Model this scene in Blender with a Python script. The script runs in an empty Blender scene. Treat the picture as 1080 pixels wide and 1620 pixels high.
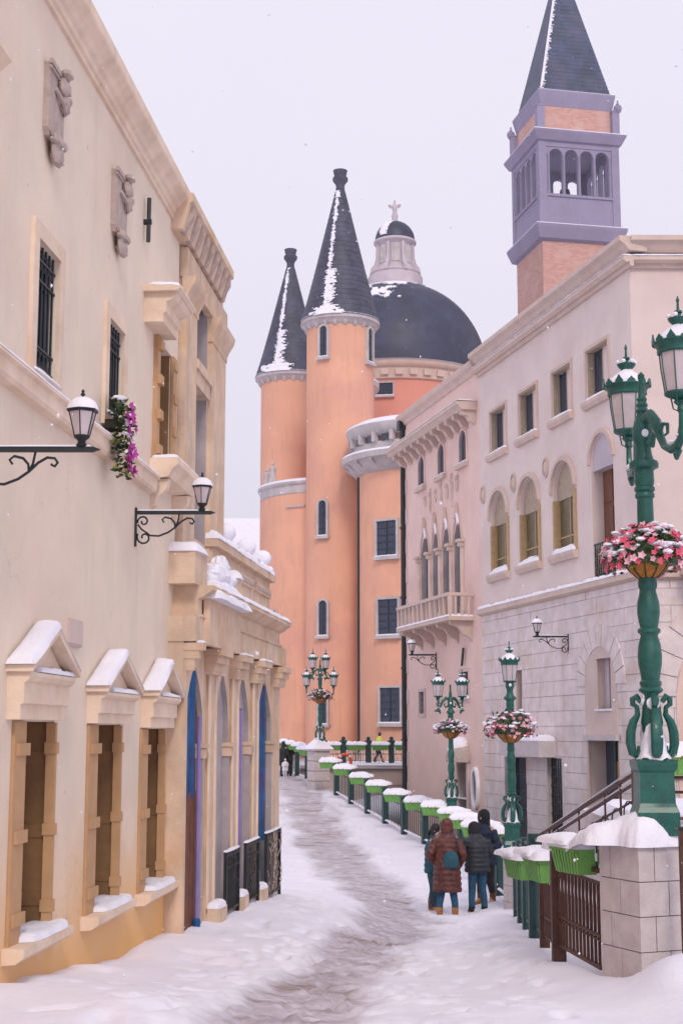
import bpy, math, random
import numpy as np
from mathutils import Vector, Matrix

R = math.radians
SC = bpy.context.scene
COL = SC.collection
random.seed(7)
# ------------------------------------------------------------------ camera, light, exposure
CZ = 3.4                      # eye height above the datum (lowest ground is about z = 0)
FPX, PX0, PY0, HOR = 2300.0, 540.0, 810.0, 1157.0     # focal length, centre and horizon of the 1080 x 1620 photograph
PITCH = math.atan((HOR - PY0) / FPX)
cam_d = bpy.data.cameras.new('camera')
cam_d.sensor_fit = 'VERTICAL'; cam_d.sensor_height = 36.0; cam_d.lens = FPX / 1620 * 36
cam_d.clip_start = 0.1; cam_d.clip_end = 4000
cam = bpy.data.objects.new('camera', cam_d); COL.objects.link(cam)
cam.location = (0, 0, CZ); cam.rotation_euler = (R(90) + PITCH, 0, 0)
SC.camera = cam

SUN_EL, SUN_AZ = R(38), R(172)          # azimuth clockwise from +Y: behind the camera, a little to the right
w = bpy.data.worlds.new('World'); SC.world = w; w.use_nodes = True
nt = w.node_tree; nt.nodes.clear()
sky = nt.nodes.new('ShaderNodeTexSky'); sky.sky_type = 'NISHITA'; sky.sun_disc = False
sky.sun_elevation = SUN_EL; sky.sun_rotation = SUN_AZ
sky.air_density = 1.0; sky.dust_density = 4.0; sky.ozone_density = 2.0
skym = nt.nodes.new('ShaderNodeVectorMath'); skym.operation = 'SCALE'; skym.inputs[3].default_value = 0.10
# an overcast sky: a nearly even lavender cloud deck hides most of the blue above it, with faint soft cloud structure
geo = nt.nodes.new('ShaderNodeTexCoord')
cn = nt.nodes.new('ShaderNodeTexNoise'); cn.inputs['Scale'].default_value = 1.6; cn.inputs['Detail'].default_value = 3
nt.links.new(geo.outputs['Generated'], cn.inputs['Vector'])
cr = nt.nodes.new('ShaderNodeMix'); cr.data_type = 'RGBA'
cr.inputs[6].default_value = (0.86, 0.82, 0.985, 1); cr.inputs[7].default_value = (0.98, 0.93, 1.04, 1)
nt.links.new(cn.outputs[0], cr.inputs[0])
mx = nt.nodes.new('ShaderNodeMix'); mx.data_type = 'RGBA'; mx.inputs[0].default_value = 0.94
nt.links.new(sky.outputs[0], skym.inputs[0]); nt.links.new(skym.outputs[0], mx.inputs[6]); nt.links.new(cr.outputs[2], mx.inputs[7])
bg = nt.nodes.new('ShaderNodeBackground'); bg.inputs[1].default_value = 1.0
out = nt.nodes.new('ShaderNodeOutputWorld')
nt.links.new(mx.outputs[2], bg.inputs[0]); nt.links.new(bg.outputs[0], out.inputs[0])

sun_d = bpy.data.lights.new('sun', 'SUN'); sun_d.energy = 1.5; sun_d.angle = R(14); sun_d.color = (1.0, 0.90, 0.80)
sun = bpy.data.objects.new('sun', sun_d); COL.objects.link(sun)
sdir = Vector((math.sin(SUN_AZ) * math.cos(SUN_EL), math.cos(SUN_AZ) * math.cos(SUN_EL), math.sin(SUN_EL)))
sun.rotation_euler = sdir.to_track_quat('Z', 'Y').to_euler()
sun.location = (0, -20, 40)
SC.view_settings.view_transform = 'Standard'; SC.view_settings.look = 'None'
SC.view_settings.exposure = 0.0; SC.view_settings.gamma = 1.0
SC.view_settings.use_curve_mapping = False

# ------------------------------------------------------------------ helpers
FWD = Vector((0, math.cos(PITCH), math.sin(PITCH))); UPV = Vector((0, -math.sin(PITCH), math.cos(PITCH)))
def ray(px, py): return FWD * FPX + Vector((px - PX0, 0, 0)) + UPV * (PY0 - py)
def at(px, py, Y):
    d = ray(px, py); return Vector((0, 0, CZ)) + d * (Y / d.y)
def zat(py, Y, px=540): return at(px, py, Y).z

class MB:
    def __init__(s): s.v = []; s.f = []; s.m = []; s.smooth = False
    def add(s, vs, fs, m=0):
        b = len(s.v); s.v.extend([tuple(p) for p in vs]); s.f.extend([tuple(b + i for i in f) for f in fs]); s.m.extend([m] * len(fs)); return s
    def box(s, x0, x1, y0, y1, z0, z1, m=0):
        if x0 > x1: x0, x1 = x1, x0
        if y0 > y1: y0, y1 = y1, y0
        if z0 > z1: z0, z1 = z1, z0
        return s.add([(x0, y0, z0), (x1, y0, z0), (x1, y1, z0), (x0, y1, z0), (x0, y0, z1), (x1, y0, z1), (x1, y1, z1), (x0, y1, z1)],
              [(0, 3, 2, 1), (4, 5, 6, 7), (0, 1, 5, 4), (1, 2, 6, 5), (2, 3, 7, 6), (3, 0, 4, 7)], m)
    def prism(s, poly, a, b, axis='y', m=0):
        """poly of (p, q) extruded from a to b; axis y: (p, q) = (x, z); axis x: (y, z); axis z: (x, y)"""
        def P(p, q, t): return (p, t, q) if axis == 'y' else ((t, p, q) if axis == 'x' else (p, q, t))
        n = len(poly)
        vs = [P(p, q, a) for p, q in poly] + [P(p, q, b) for p, q in poly]
        fs = [tuple(range(n)), tuple(range(2 * n - 1, n - 1, -1))] + [(i, i + n, (i + 1) % n + n, (i + 1) % n) for i in range(n)]
        return s.add(vs, fs, m)
    def lathe(s, prof, n=16, c=(0, 0, 0), a0=0.0, a1=None, m=0, ex=1.0, cap=True):
        full = a1 is None; a1 = a0 + 2 * math.pi if full else a1
        k = n if full else n + 1
        vs = []
        for r, z in prof:
            for i in range(k):
                a = a0 + (a1 - a0) * i / n
                vs.append((c[0] + r * math.cos(a), c[1] + r * math.sin(a) * ex, c[2] + z))
        fs = []
        for j in range(len(prof) - 1):
            for i in range(k if full else n):
                i2 = (i + 1) % k if full else i + 1
                fs.append((j * k + i, j * k + i2, (j + 1) * k + i2, (j + 1) * k + i))
        if full and cap:
            if prof[0][0] > 1e-5: fs.append(tuple(range(k - 1, -1, -1)))
            if prof[-1][0] > 1e-5: fs.append(tuple((len(prof) - 1) * k + i for i in range(k)))
        return s.add(vs, fs, m)
    def sq(s, prof, c=(0, 0, 0), rot=0.0, m=0):
        return s.lathe([(r * math.sqrt(2), z) for r, z in prof], 4, c, a0=math.pi / 4 + rot, m=m)
    def tube(s, pts, r, n=6, m=0, cap=True, ex=1.0):
        pts = [Vector(p) for p in pts]; N = len(pts)
        rs = r if isinstance(r, (list, tuple)) else [r] * N
        t0 = (pts[1] - pts[0]).normalized()
        nrm = t0.orthogonal().normalized()
        vs = []
        for i, p in enumerate(pts):
            t = (pts[min(i + 1, N - 1)] - pts[max(i - 1, 0)])
            t = t.normalized() if t.length > 1e-9 else t0
            nrm = (nrm - t * nrm.dot(t)); nrm = nrm.normalized() if nrm.length > 1e-6 else t.orthogonal().normalized()
            bn = t.cross(nrm)
            for k in range(n):
                a = 2 * math.pi * k / n
                vs.append(p + (nrm * math.cos(a) + bn * math.sin(a) * ex) * rs[i])
        fs = []
        for i in range(N - 1):
            for k in range(n):
                k2 = (k + 1) % n
                fs.append((i * n + k, i * n + k2, (i + 1) * n + k2, (i + 1) * n + k))
        if cap: fs += [tuple(range(n - 1, -1, -1)), tuple((N - 1) * n + k for k in range(n))]
        return s.add(vs, fs, m)
    def blob(s, c, r, n=8, m=0, noise=0.0, flat=None, seed=0):
        r = (r, r, r) if isinstance(r, (int, float)) else r
        rng = random.Random(seed); q = max(4, n // 2 + 1); prof = []
        vs = [(c[0], c[1], c[2] - r[2])]; ph = rng.random() * 6
        for j in range(1, q):
            b = -math.pi / 2 + math.pi * j / q
            for i in range(n):
                a = 2 * math.pi * i / n + ph
                k = 1 + noise * (rng.random() - .5) * 2
                z = r[2] * math.sin(b) * k
                if flat is not None: z = max(z, -flat * r[2])
                vs.append((c[0] + r[0] * math.cos(b) * math.cos(a) * k, c[1] + r[1] * math.cos(b) * math.sin(a) * k, c[2] + z))
        vs.append((c[0], c[1], c[2] + r[2]))
        if flat is not None: vs[0] = (c[0], c[1], c[2] - flat * r[2])
        fs = [(0, 1 + (i + 1) % n, 1 + i) for i in range(n)]
        for j in range(q - 2):
            for i in range(n):
                a, b = 1 + j * n + i, 1 + j * n + (i + 1) % n
                fs.append((a, b, b + n, a + n))
        L = len(vs) - 1; o = 1 + (q - 2) * n
        fs += [(o + i, o + (i + 1) % n, L) for i in range(n)]
        return s.add(vs, fs, m)
    def arcband(s, cx, cz, rx, rz, w_, y0, y1, n=14, m=0, a0=0.0, a1=math.pi, pt=0.0):
        """a solid band along an arch from a0 to a1 between radii r and r + w; pt > 0 gives a pointed crown"""
        vs = []
        def q(a, k):
            x = cx + (rx + k) * math.cos(a); z = cz + (rz + k) * math.sin(a)
            z += pt * max(0, 1 - abs(math.cos(a)) * 2.2) ** 1.5
            return x, z
        for i in range(n + 1):
            a = a0 + (a1 - a0) * i / n
            (xi, zi), (xo, zo) = q(a, 0), q(a, w_)
            vs += [(xi, y0, zi), (xo, y0, zo), (xo, y1, zo), (xi, y1, zi)]
        fs = []
        for i in range(n):
            b = i * 4
            for k in range(4): fs.append((b + k, b + (k + 1) % 4, b + 4 + (k + 1) % 4, b + 4 + k))
        fs += [(0, 1, 2, 3), (n * 4 + 3, n * 4 + 2, n * 4 + 1, n * 4)]
        return s.add(vs, fs, m)
    def xf(s, M):
        s.v = [tuple(M @ Vector(p)) for p in s.v]; return s
    def join(s, o, M=None):
        return s.add([tuple(M @ Vector(p)) for p in o.v] if M else o.v, o.f, 0) if not any(o.m) else s._j(o, M)
    def _j(s, o, M):
        b = len(s.v); s.v.extend([tuple(M @ Vector(p)) for p in o.v] if M else o.v)
        s.f.extend([tuple(b + i for i in f) for f in o.f]); s.m.extend(o.m); return s
    def build(s, name, mats, parent=None, smooth=False, off=(0, 0, 0), sharp=38, bevel=0):
        me = bpy.data.meshes.new(name)
        vs = [(a - off[0], b - off[1], c - off[2]) for a, b, c in s.v] if any(off) else s.v
        me.from_pydata(vs, [], s.f)
        for m_ in (mats if isinstance(mats, (list, tuple)) else [mats]): me.materials.append(m_)
        if any(s.m): me.polygons.foreach_set('material_index', s.m)
        fix_normals(me)
        if smooth:
            me.polygons.foreach_set('use_smooth', [True] * len(me.polygons))
            me.set_sharp_from_angle(angle=R(sharp))
        me.update()
        return put(name, me, parent)

import bmesh
def fix_normals(me):
    if len(me.polygons) > 60000: return
    bm = bmesh.new(); bm.from_mesh(me); bmesh.ops.recalc_face_normals(bm, faces=bm.faces); bm.to_mesh(me); bm.free()

def put(name, me, parent=None):
    o = bpy.data.objects.new(name, me); COL.objects.link(o)
    if parent is not None: o.parent = parent
    return o
def tag(o, label=None, cat=None, group=None, kind=None):
    if label: o['label'] = label
    if cat: o['category'] = cat
    if group: o['group'] = group
    if kind: o['kind'] = kind
    return o
def thing(name, label, cat, loc=(0, 0, 0), rz=0.0, group=None, kind=None):
    o = bpy.data.objects.new(name, None); COL.objects.link(o); o.empty_display_size = .2
    o.location = loc; o.rotation_euler = (0, 0, rz)
    return tag(o, label, cat, group, kind)
KIDS = {}
def copy_tree(o, parent=None):
    c = o.copy(); COL.objects.link(c); c.parent = parent
    for ch in list(o.children): copy_tree(ch, c)
    return c
def dup(o, loc, rz=0.0, label=None, scale=None):
    c = copy_tree(o); c.location = loc; c.rotation_euler = (0, 0, rz)
    if scale: c.scale = (scale,) * 3
    if label: c['label'] = label
    return c

# ------------------------------------------------------------------ materials
MATS = {}
def mat(name, col, rough=.75, var=.10, scale=2.0, bump=.15, bscale=25.0, col2=None, c2amt=.5, c2scale=.8, streak=0.0,
        metallic=0.0, base=None, specks=0.0, cracks=0.0, crs=.45, spec=.4, coat=0.0, zfade=None, coatr=.1):
    m = bpy.data.materials.new(name); m.use_nodes = True; N = m.node_tree.nodes; L = m.node_tree.links
    b = N['Principled BSDF']; b.inputs['Roughness'].default_value = rough; b.inputs['Metallic'].default_value = metallic
    b.inputs['Specular IOR Level'].default_value = spec; b.inputs['Coat Weight'].default_value = coat
    g = N.new('ShaderNodeNewGeometry')
    def noise(sc, det=5, vec=None, ro=.6):
        n = N.new('ShaderNodeTexNoise'); n.inputs['Scale'].default_value = sc; n.inputs['Detail'].default_value = det
        n.inputs['Roughness'].default_value = ro
        L.new(vec or g.outputs['Position'], n.inputs['Vector']); return n.outputs[0]
    def ramp(v, a, b_):
        r = N.new('ShaderNodeMapRange'); r.inputs[1].default_value = a; r.inputs[2].default_value = b_; r.interpolation_type = 'SMOOTHSTEP'
        L.new(v, r.inputs[0]); return r.outputs[0]
    def mix(f, a, b_):
        x = N.new('ShaderNodeMix'); x.data_type = 'RGBA'
        if isinstance(f, float): x.inputs[0].default_value = f
        else: L.new(f, x.inputs[0])
        for k, q in ((6, a), (7, b_)):
            if isinstance(q, tuple): x.inputs[k].default_value = (*q, 1)
            else: L.new(q, x.inputs[k])
        return x.outputs[2]
    c = tuple(col)
    lo = tuple(max(0, q * (1 - var)) for q in c); hi = tuple(min(1, q * (1 + var)) for q in c)
    cur = mix(ramp(noise(scale), .3, .7), lo, hi)
    if col2:
        cur = mix(math_mul(N, L, ramp(noise(c2scale, 6), .48, .72), c2amt), cur, tuple(col2))
    if streak:
        mp = N.new('ShaderNodeMapping'); mp.inputs['Scale'].default_value = (1, 1, .12); L.new(g.outputs['Position'], mp.inputs[0])
        s_ = ramp(noise(3.0, 5, mp.outputs[0], .65), .5, .75)
        cur = mix(math_mul(N, L, s_, streak), cur, tuple(q * .62 for q in c))
    if zfade:                                   # a second colour blended in towards the foot of the wall: (z0, z1, colour, amount)
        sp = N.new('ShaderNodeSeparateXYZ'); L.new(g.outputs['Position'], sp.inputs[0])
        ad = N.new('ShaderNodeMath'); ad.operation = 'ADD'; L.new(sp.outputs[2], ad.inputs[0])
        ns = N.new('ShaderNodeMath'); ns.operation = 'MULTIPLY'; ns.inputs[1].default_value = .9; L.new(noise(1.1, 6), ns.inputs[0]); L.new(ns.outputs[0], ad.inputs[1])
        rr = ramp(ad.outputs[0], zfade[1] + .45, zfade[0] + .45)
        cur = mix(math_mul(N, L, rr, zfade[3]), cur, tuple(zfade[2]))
    if cracks:                                  # hairline cracks, broken up so that only some of them show
        dn = N.new('ShaderNodeTexNoise'); dn.inputs['Scale'].default_value = 2.2; dn.inputs['Detail'].default_value = 6; L.new(g.outputs['Position'], dn.inputs['Vector'])
        va = N.new('ShaderNodeVectorMath'); va.operation = 'MULTIPLY_ADD'; L.new(dn.outputs[1], va.inputs[0]); va.inputs[1].default_value = (.9, .9, .9); L.new(g.outputs['Position'], va.inputs[2])
        vo = N.new('ShaderNodeTexVoronoi'); vo.feature = 'DISTANCE_TO_EDGE'; vo.inputs['Scale'].default_value = crs; L.new(va.outputs[0], vo.inputs['Vector'])
        ln = ramp(vo.outputs['Distance'], .010 * crs, .0); mk = ramp(noise(.7, 4), .50, .62)
        mm = N.new('ShaderNodeMath'); mm.operation = 'MULTIPLY'; L.new(ln, mm.inputs[0]); L.new(mk, mm.inputs[1])
        cur = mix(math_mul(N, L, mm.outputs[0], cracks), cur, tuple(q * .45 for q in c))
        # repaired patches in a slightly different tone
        cur = mix(math_mul(N, L, ramp(noise(.55, 2), .60, .64), .22), cur, tuple(min(1, q * 1.12) for q in c))
    if specks: cur = mix(math_mul(N, L, ramp(noise(7.0, 3), .70, .76), specks), cur, tuple(q * .45 for q in c))
    L.new(cur, b.inputs['Base Color'])
    if bump:
        bp = N.new('ShaderNodeBump'); bp.inputs['Strength'].default_value = bump; bp.inputs['Distance'].default_value = .02
        L.new(noise(bscale, 6), bp.inputs['Height']); L.new(bp.outputs[0], b.inputs['Normal'])
    MATS[name] = m
    return m
def math_mul(N, L, v, k):
    n = N.new('ShaderNodeMath'); n.operation = 'MULTIPLY'; n.inputs[1].default_value = k; L.new(v, n.inputs[0]); return n.outputs[0]

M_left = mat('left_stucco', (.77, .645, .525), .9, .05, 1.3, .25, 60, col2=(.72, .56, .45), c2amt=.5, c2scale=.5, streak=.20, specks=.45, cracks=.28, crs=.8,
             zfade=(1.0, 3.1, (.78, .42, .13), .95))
M_trim = mat('cream_stone_trim', (.76, .61, .48), .85, .08, 4, .25, 45, col2=(.60, .40, .26), c2amt=.5, c2scale=1.5, streak=.25)
M_arc = mat('arcade_sandstone', (.66, .495, .37), .85, .12, 3, .35, 40, col2=(.60, .38, .21), c2amt=.75, c2scale=1.6, streak=.6, specks=.3)
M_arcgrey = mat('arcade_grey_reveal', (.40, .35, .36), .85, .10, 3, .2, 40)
M_relief = mat('weathered_relief_stone', (.46, .37, .33), .9, .12, 12, .4, 60, streak=.2)
M_tan = mat('tan_painted_wood', (.50, .30, .155), .6, .06, 6, .12, 80, streak=.15)
M_brown = mat('brown_painted_board', (.24, .135, .062), .6, .12, 5, .12, 60, streak=.2)
M_iron = mat('black_wrought_iron', (.012, .017, .022), .45, .2, 8, .1, 60)
M_dkglass = mat('dark_window_glass', (.022, .034, .06), .12, .2, 3, .02, 8, spec=.6)
M_dkglass2 = mat('leaded_window_glass', (.03, .045, .085), .25, .5, 14, .12, 30, col2=(.10, .06, .06), c2scale=8)
M_frost = mat('frosted_lamp_glass', (.50, .43, .45), .25, .08, 6, .02, 10, spec=.5, coat=.3)
M_green = mat('dark_green_lamp_paint', (.006, .085, .066), .42, .22, 9, .2, 60, col2=(.022, .12, .105), c2amt=.7, c2scale=6, coat=.15, streak=.3)
M_green2 = mat('dark_teal_fence_paint', (.012, .050, .052), .5, .2, 9, .12, 50)
M_rust = mat('rust_brown_fence_metal', (.075, .028, .018), .6, .3, 12, .25, 50, col2=(.13, .06, .03))
M_planter = mat('light_green_planter_plastic', (.15, .36, .085), .5, .10, 9, .08, 40)
M_soil = mat('dark_planter_soil', (.03, .025, .02), .95)
M_pier = mat('pier_stone', (.52, .46, .46), .85, .09, 7, .35, 35, col2=(.45, .38, .38), c2amt=.6, c2scale=3)
M_mortar = mat('mortar', (.20, .17, .17), .95, .1, 10, .3, 60)
M_joint = mat('pale_joint_mortar', (.36, .31, .32), .95, .1, 10, .3, 60)
M_softtan = mat('weathered_window_wood', (.40, .315, .235), .7, .1, 6, .1, 50, streak=.2)
M_greybase = mat('lavender_base_stone', (.70, .61, .60), .85, .10, 2.2, .35, 30, col2=(.60, .47, .40), c2amt=.85, c2scale=.9, streak=.40)
M_lav = mat('lavender_stucco', (.70, .59, .55), .9, .05, .8, .2, 30, col2=(.60, .46, .43), c2amt=.5, c2scale=.35, streak=.10)
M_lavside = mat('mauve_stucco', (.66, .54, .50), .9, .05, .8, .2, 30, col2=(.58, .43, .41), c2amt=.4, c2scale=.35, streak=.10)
M_pink = mat('pink_stucco', (.76, .555, .49), .9, .05, .8, .2, 30, col2=(.66, .42, .36), c2amt=.5, c2scale=.35, streak=.10)
M_peach = mat('peach_plaster', (.60, .48, .44), .9, .06, 1, .2, 30, streak=.12)
M_cream2 = mat('cream_cornice_stone', (.60, .47, .41), .85, .08, 2, .25, 25, col2=(.56, .38, .28), c2amt=.5, c2scale=1, streak=.2)
M_orange = mat('orange_stucco', (.74, .39, .26), .9, .07, .35, .2, 20, col2=(.66, .33, .26), c2amt=.8, c2scale=.22, streak=.32, cracks=.5, crs=.22)
M_rose = mat('rose_stucco', (.68, .29, .22), .9, .05, .35, .15, 20, streak=.10)
M_greystone = mat('grey_church_stone', (.50, .455, .46), .85, .12, 1.5, .2, 15, streak=.3)
M_slate = mat('dark_slate_roof', (.048, .050, .085), .55, .30, 1.2, .3, 9, col2=(.10, .10, .15), c2amt=.5, c2scale=2.5, streak=.3)
M_dome = mat('dark_blue_dome_lead', (.028, .032, .068), .5, .25, .6, .2, 8, col2=(.05, .062, .12), c2amt=.6, c2scale=.8, streak=.2)
M_lantern = mat('pale_mauve_stone', (.52, .45, .50), .85, .08, 1, .2, 10, streak=.2)
M_purple = mat('lilac_grey_stone', (.285, .255, .375), .85, .07, .5, .2, 6, streak=.15)
M_brick = None
M_copper = mat('teal_spire_slate', (.040, .055, .115), .55, .35, .7, .25, 5, col2=(.10, .085, .15), c2amt=.6, c2scale=.5, streak=.3)
M_snowcap = mat('settled_snow', (.81, .80, .88), .9, .03, 3, .5, 30, spec=.2)
M_white = mat('white_paint', (.75, .73, .78), .6)
M_basket = mat('ochre_fibre_basket', (.36, .15, .02), .7, .25, 20, .4, 90)
M_leaf = mat('dark_leaf', (.03, .065, .02), .55, .4, 20, 0)
M_leafy = mat('yellow_green_leaf', (.20, .24, .03), .55, .3, 20, 0)
M_pinkf = mat('pink_flower_petal', (.66, .10, .17), .6, .3, 25, 0)
M_palef = mat('pale_pink_flower_petal', (.72, .40, .47), .6, .2, 25, 0)
M_magenta = mat('magenta_flower_petal', (.50, .05, .36), .6, .2, 25, 0)
M_blue = mat('blue_banner_cloth', (.008, .085, .24), .75, .4, 3, .1, 20, col2=(.07, .02, .13), c2amt=.9, c2scale=2.2)
M_violet = mat('violet_banner_cloth', (.25, .19, .46), .75, .2, 2, .1, 20, col2=(.35, .08, .38), c2amt=.6, c2scale=2)
M_doorbrown = mat('red_brown_door_wood', (.16, .055, .028), .6, .2, 8, .25, 50, streak=.3)
M_doororange = mat('ochre_door_wood', (.27, .12, .035), .55, .2, 6, .15, 40)
M_goldframe = mat('gold_tan_window_frame', (.42, .285, .145), .55, .1, 6, .1, 50, streak=.15)
M_curtain = mat('olive_window_curtain', (.12, .095, .045), .35, .25, 4, .15, 12, spec=.6, streak=.4)
M_orangering = mat('orange_life_ring', (.70, .10, .02), .5)
M_awning = mat('pale_canopy_stone', (.54, .48, .49), .8, .06, 3, .15, 40)
M_water = mat('dark_canal_water', (.03, .05, .055), .08, .2, .5, .25, 1.5)

def brick_mat(name, c1, c2, cm, sw=.26, sh=.085, rot=0.0):
    """brick courses for walls too far away to tell the bricks apart"""
    m = bpy.data.materials.new(name); m.use_nodes = True; N = m.node_tree.nodes; L = m.node_tree.links
    b = N['Principled BSDF']; b.inputs['Roughness'].default_value = .9
    g = N.new('ShaderNodeNewGeometry'); sp = N.new('ShaderNodeSeparateXYZ'); L.new(g.outputs['Position'], sp.inputs[0])
    ad = N.new('ShaderNodeMath'); ad.operation = 'ADD'; L.new(sp.outputs[0], ad.inputs[0]); L.new(sp.outputs[1], ad.inputs[1])
    cb = N.new('ShaderNodeCombineXYZ'); L.new(ad.outputs[0], cb.inputs[0]); L.new(sp.outputs[2], cb.inputs[1])
    t = N.new('ShaderNodeTexBrick'); t.inputs['Scale'].default_value = 1; t.inputs['Brick Width'].default_value = sw
    t.inputs['Row Height'].default_value = sh; t.inputs['Mortar Size'].default_value = .012; t.inputs['Bias'].default_value = 0
    t.inputs['Color1'].default_value = (*c1, 1); t.inputs['Color2'].default_value = (*c2, 1); t.inputs['Mortar'].default_value = (*cm, 1)
    L.new(cb.outputs[0], t.inputs[0])
    n = N.new('ShaderNodeTexNoise'); n.inputs['Scale'].default_value = .5; n.inputs['Detail'].default_value = 8; L.new(g.outputs['Position'], n.inputs[0])
    x = N.new('ShaderNodeMix'); x.data_type = 'RGBA'; x.blend_type = 'MIX'; x.inputs[7].default_value = (*tuple(q * 1.15 for q in cm), 1)
    r = N.new('ShaderNodeMapRange'); r.inputs[1].default_value = .5; r.inputs[2].default_value = .75; r.inputs[4].default_value = .6; L.new(n.outputs[0], r.inputs[0])
    L.new(r.outputs[0], x.inputs[0]); L.new(t.outputs[0], x.inputs[6]); L.new(x.outputs[2], b.inputs['Base Color'])
    return m
M_brick = brick_mat('pink_brick', (.60, .33, .27), (.50, .25, .20), (.58, .42, .40), .5, .17)
M_redbrick = brick_mat('red_brick', (.36, .12, .09), (.30, .10, .08), (.4, .3, .3), .5, .17)

# ------------------------------------------------------------------ numpy value noise
def _hash(ix, iy, seed):
    h = (ix.astype(np.int64) * 374761393 + iy.astype(np.int64) * 668265263 + seed * 974634777) & 0x7fffffff
    h = ((h ^ (h >> 13)) * 1274126177) & 0x7fffffff
    return ((h ^ (h >> 16)) & 0xffff) / 65535.0
def vnoise(x, y, seed=0):
    x0 = np.floor(x); y0 = np.floor(y); fx = x - x0; fy = y - y0
    fx = fx * fx * (3 - 2 * fx); fy = fy * fy * (3 - 2 * fy)
    a = _hash(x0, y0, seed); b = _hash(x0 + 1, y0, seed); c = _hash(x0, y0 + 1, seed); d = _hash(x0 + 1, y0 + 1, seed)
    return (a * (1 - fx) + b * fx) * (1 - fy) + (c * (1 - fx) + d * fx) * fy
def fbm(x, y, oct=4, seed=0):
    s = 0; a = .5; t = 0
    for k in range(oct):
        s = s + a * vnoise(x * 2 ** k, y * 2 ** k, seed + k * 7); t += a; a *= .5
    return s / t
def sst(x, a, b):
    t = np.clip((np.asarray(x, float) - a) / (b - a), 0, 1); return t * t * (3 - 2 * t)

# snow pillow along local axes
def pillow(mb, x0, x1, y0, y1, z, h, seed=0, step=.06, slope=None, jag=.35, m=0, maxn=60):
    """a cushion of snow lying on the rectangle x0..x1, y0..y1 at height z; slope: a function (x, y) -> extra height"""
    nx = max(7, min(maxn, int(abs(x1 - x0) / step) + 4)); ny = max(7, min(maxn, int(abs(y1 - y0) / step) + 4))
    cl = lambda n: .55 * (.5 - .5 * np.cos(np.pi * np.linspace(0, 1, n))) + .45 * np.linspace(0, 1, n)
    X, Yv = np.meshgrid(cl(nx), cl(ny), indexing='ij')
    ex_ = np.minimum(X, 1 - X) * abs(x1 - x0) + 1e-9; ey_ = np.minimum(Yv, 1 - Yv) * abs(y1 - y0) + 1e-9
    e = (ex_ ** -2 + ey_ ** -2) ** -.5 / max(h * 1.1, 1e-3); e = np.where((ex_ < 1e-8) | (ey_ < 1e-8), 0, e)
    k = np.sqrt(np.clip(1 - (1 - np.clip(e, 0, 1)) ** 2, 0, 1))
    asp = max(abs(x1 - x0), abs(y1 - y0)) / max(1e-6, min(abs(x1 - x0), abs(y1 - y0)))
    cq = .42 if asp < 4.5 and slope is None else 0.0; U_, V_ = 2 * X - 1, 2 * Yv - 1
    wx = (x0 + x1) / 2 + (x1 - x0) / 2 * U_ * np.sqrt(1 - cq * V_ ** 4 / 2); wy = (y0 + y1) / 2 + (y1 - y0) / 2 * V_ * np.sqrt(1 - cq * U_ ** 4 / 2)
    fq = max(2.2, min(7, .55 / max(h, .02)))
    nz = fbm(wx * fq + seed * 3.1, wy * fq + seed * 1.7, 4, seed)
    zz = z + h * k * (1 - jag + jag * 2 * nz) + h * .16 * k * (fbm(wx * fq * 5 + seed, wy * fq * 5, 3, seed + 3) - .5)
    ed = (k <= 0)
    jx = (fbm(wx * 3 + seed, wy * 3, 2, seed + 5) - .5) * h * .5
    cx, cy = (x0 + x1) / 2, (y0 + y1) / 2
    wx = np.where(ed, wx + jx * np.sign(wx - cx), wx); wy = np.where(ed, wy + jx * np.sign(wy - cy), wy)
    if slope is not None:
        sl = np.vectorize(slope)(wx, wy); zz = zz + sl
    vs = list(zip(wx.ravel().tolist(), wy.ravel().tolist(), zz.ravel().tolist()))
    fs = [(i * ny + j, (i + 1) * ny + j, (i + 1) * ny + j + 1, i * ny + j + 1) for i in range(nx - 1) for j in range(ny - 1)]
    # underside so the cushion is closed
    b = len(vs); per = [(i, 0) for i in range(nx)] + [(nx - 1, j) for j in range(1, ny)] + [(i, ny - 1) for i in range(nx - 2, -1, -1)] + [(0, j) for j in range(ny - 2, 0, -1)]
    fs.append(tuple(i * ny + j for i, j in reversed(per)))
    mb.add(vs, fs, m); return mb

# ------------------------------------------------------------------ facade frames
class Frame:
    """a vertical wall plane: s runs left to right as seen from the street, y into the wall, z up"""
    def __init__(s, x, y, ang, zb=0.0):
        s.o = Vector((x, y, 0)); s.a = ang; s.u = Vector((math.cos(ang), math.sin(ang), 0)); s.n = Vector((-math.sin(ang), math.cos(ang), 0)); s.zb = zb
    def pt(s, a, y, z): return s.o + s.u * a + s.n * y + Vector((0, 0, z))
    def px(s, px, py, y=0.0):
        d = ray(px, py); c = Vector((0, 0, CZ)); q = s.o + s.n * y
        t = (q - c).dot(s.n) / d.dot(s.n); p = c + d * t
        return (p - s.o).dot(s.u), p.z
    def s(s_, px, py=900, y=0.0): return s_.px(px, py, y)[0]
    def root(s, name, label, cat, group=None): return thing(name, label, cat, (s.o.x, s.o.y, s.zb), s.a, group)
    def build(s, mb, name, m, parent, **k): return mb.build(name, m, parent, off=(0, 0, s.zb), **k)

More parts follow.
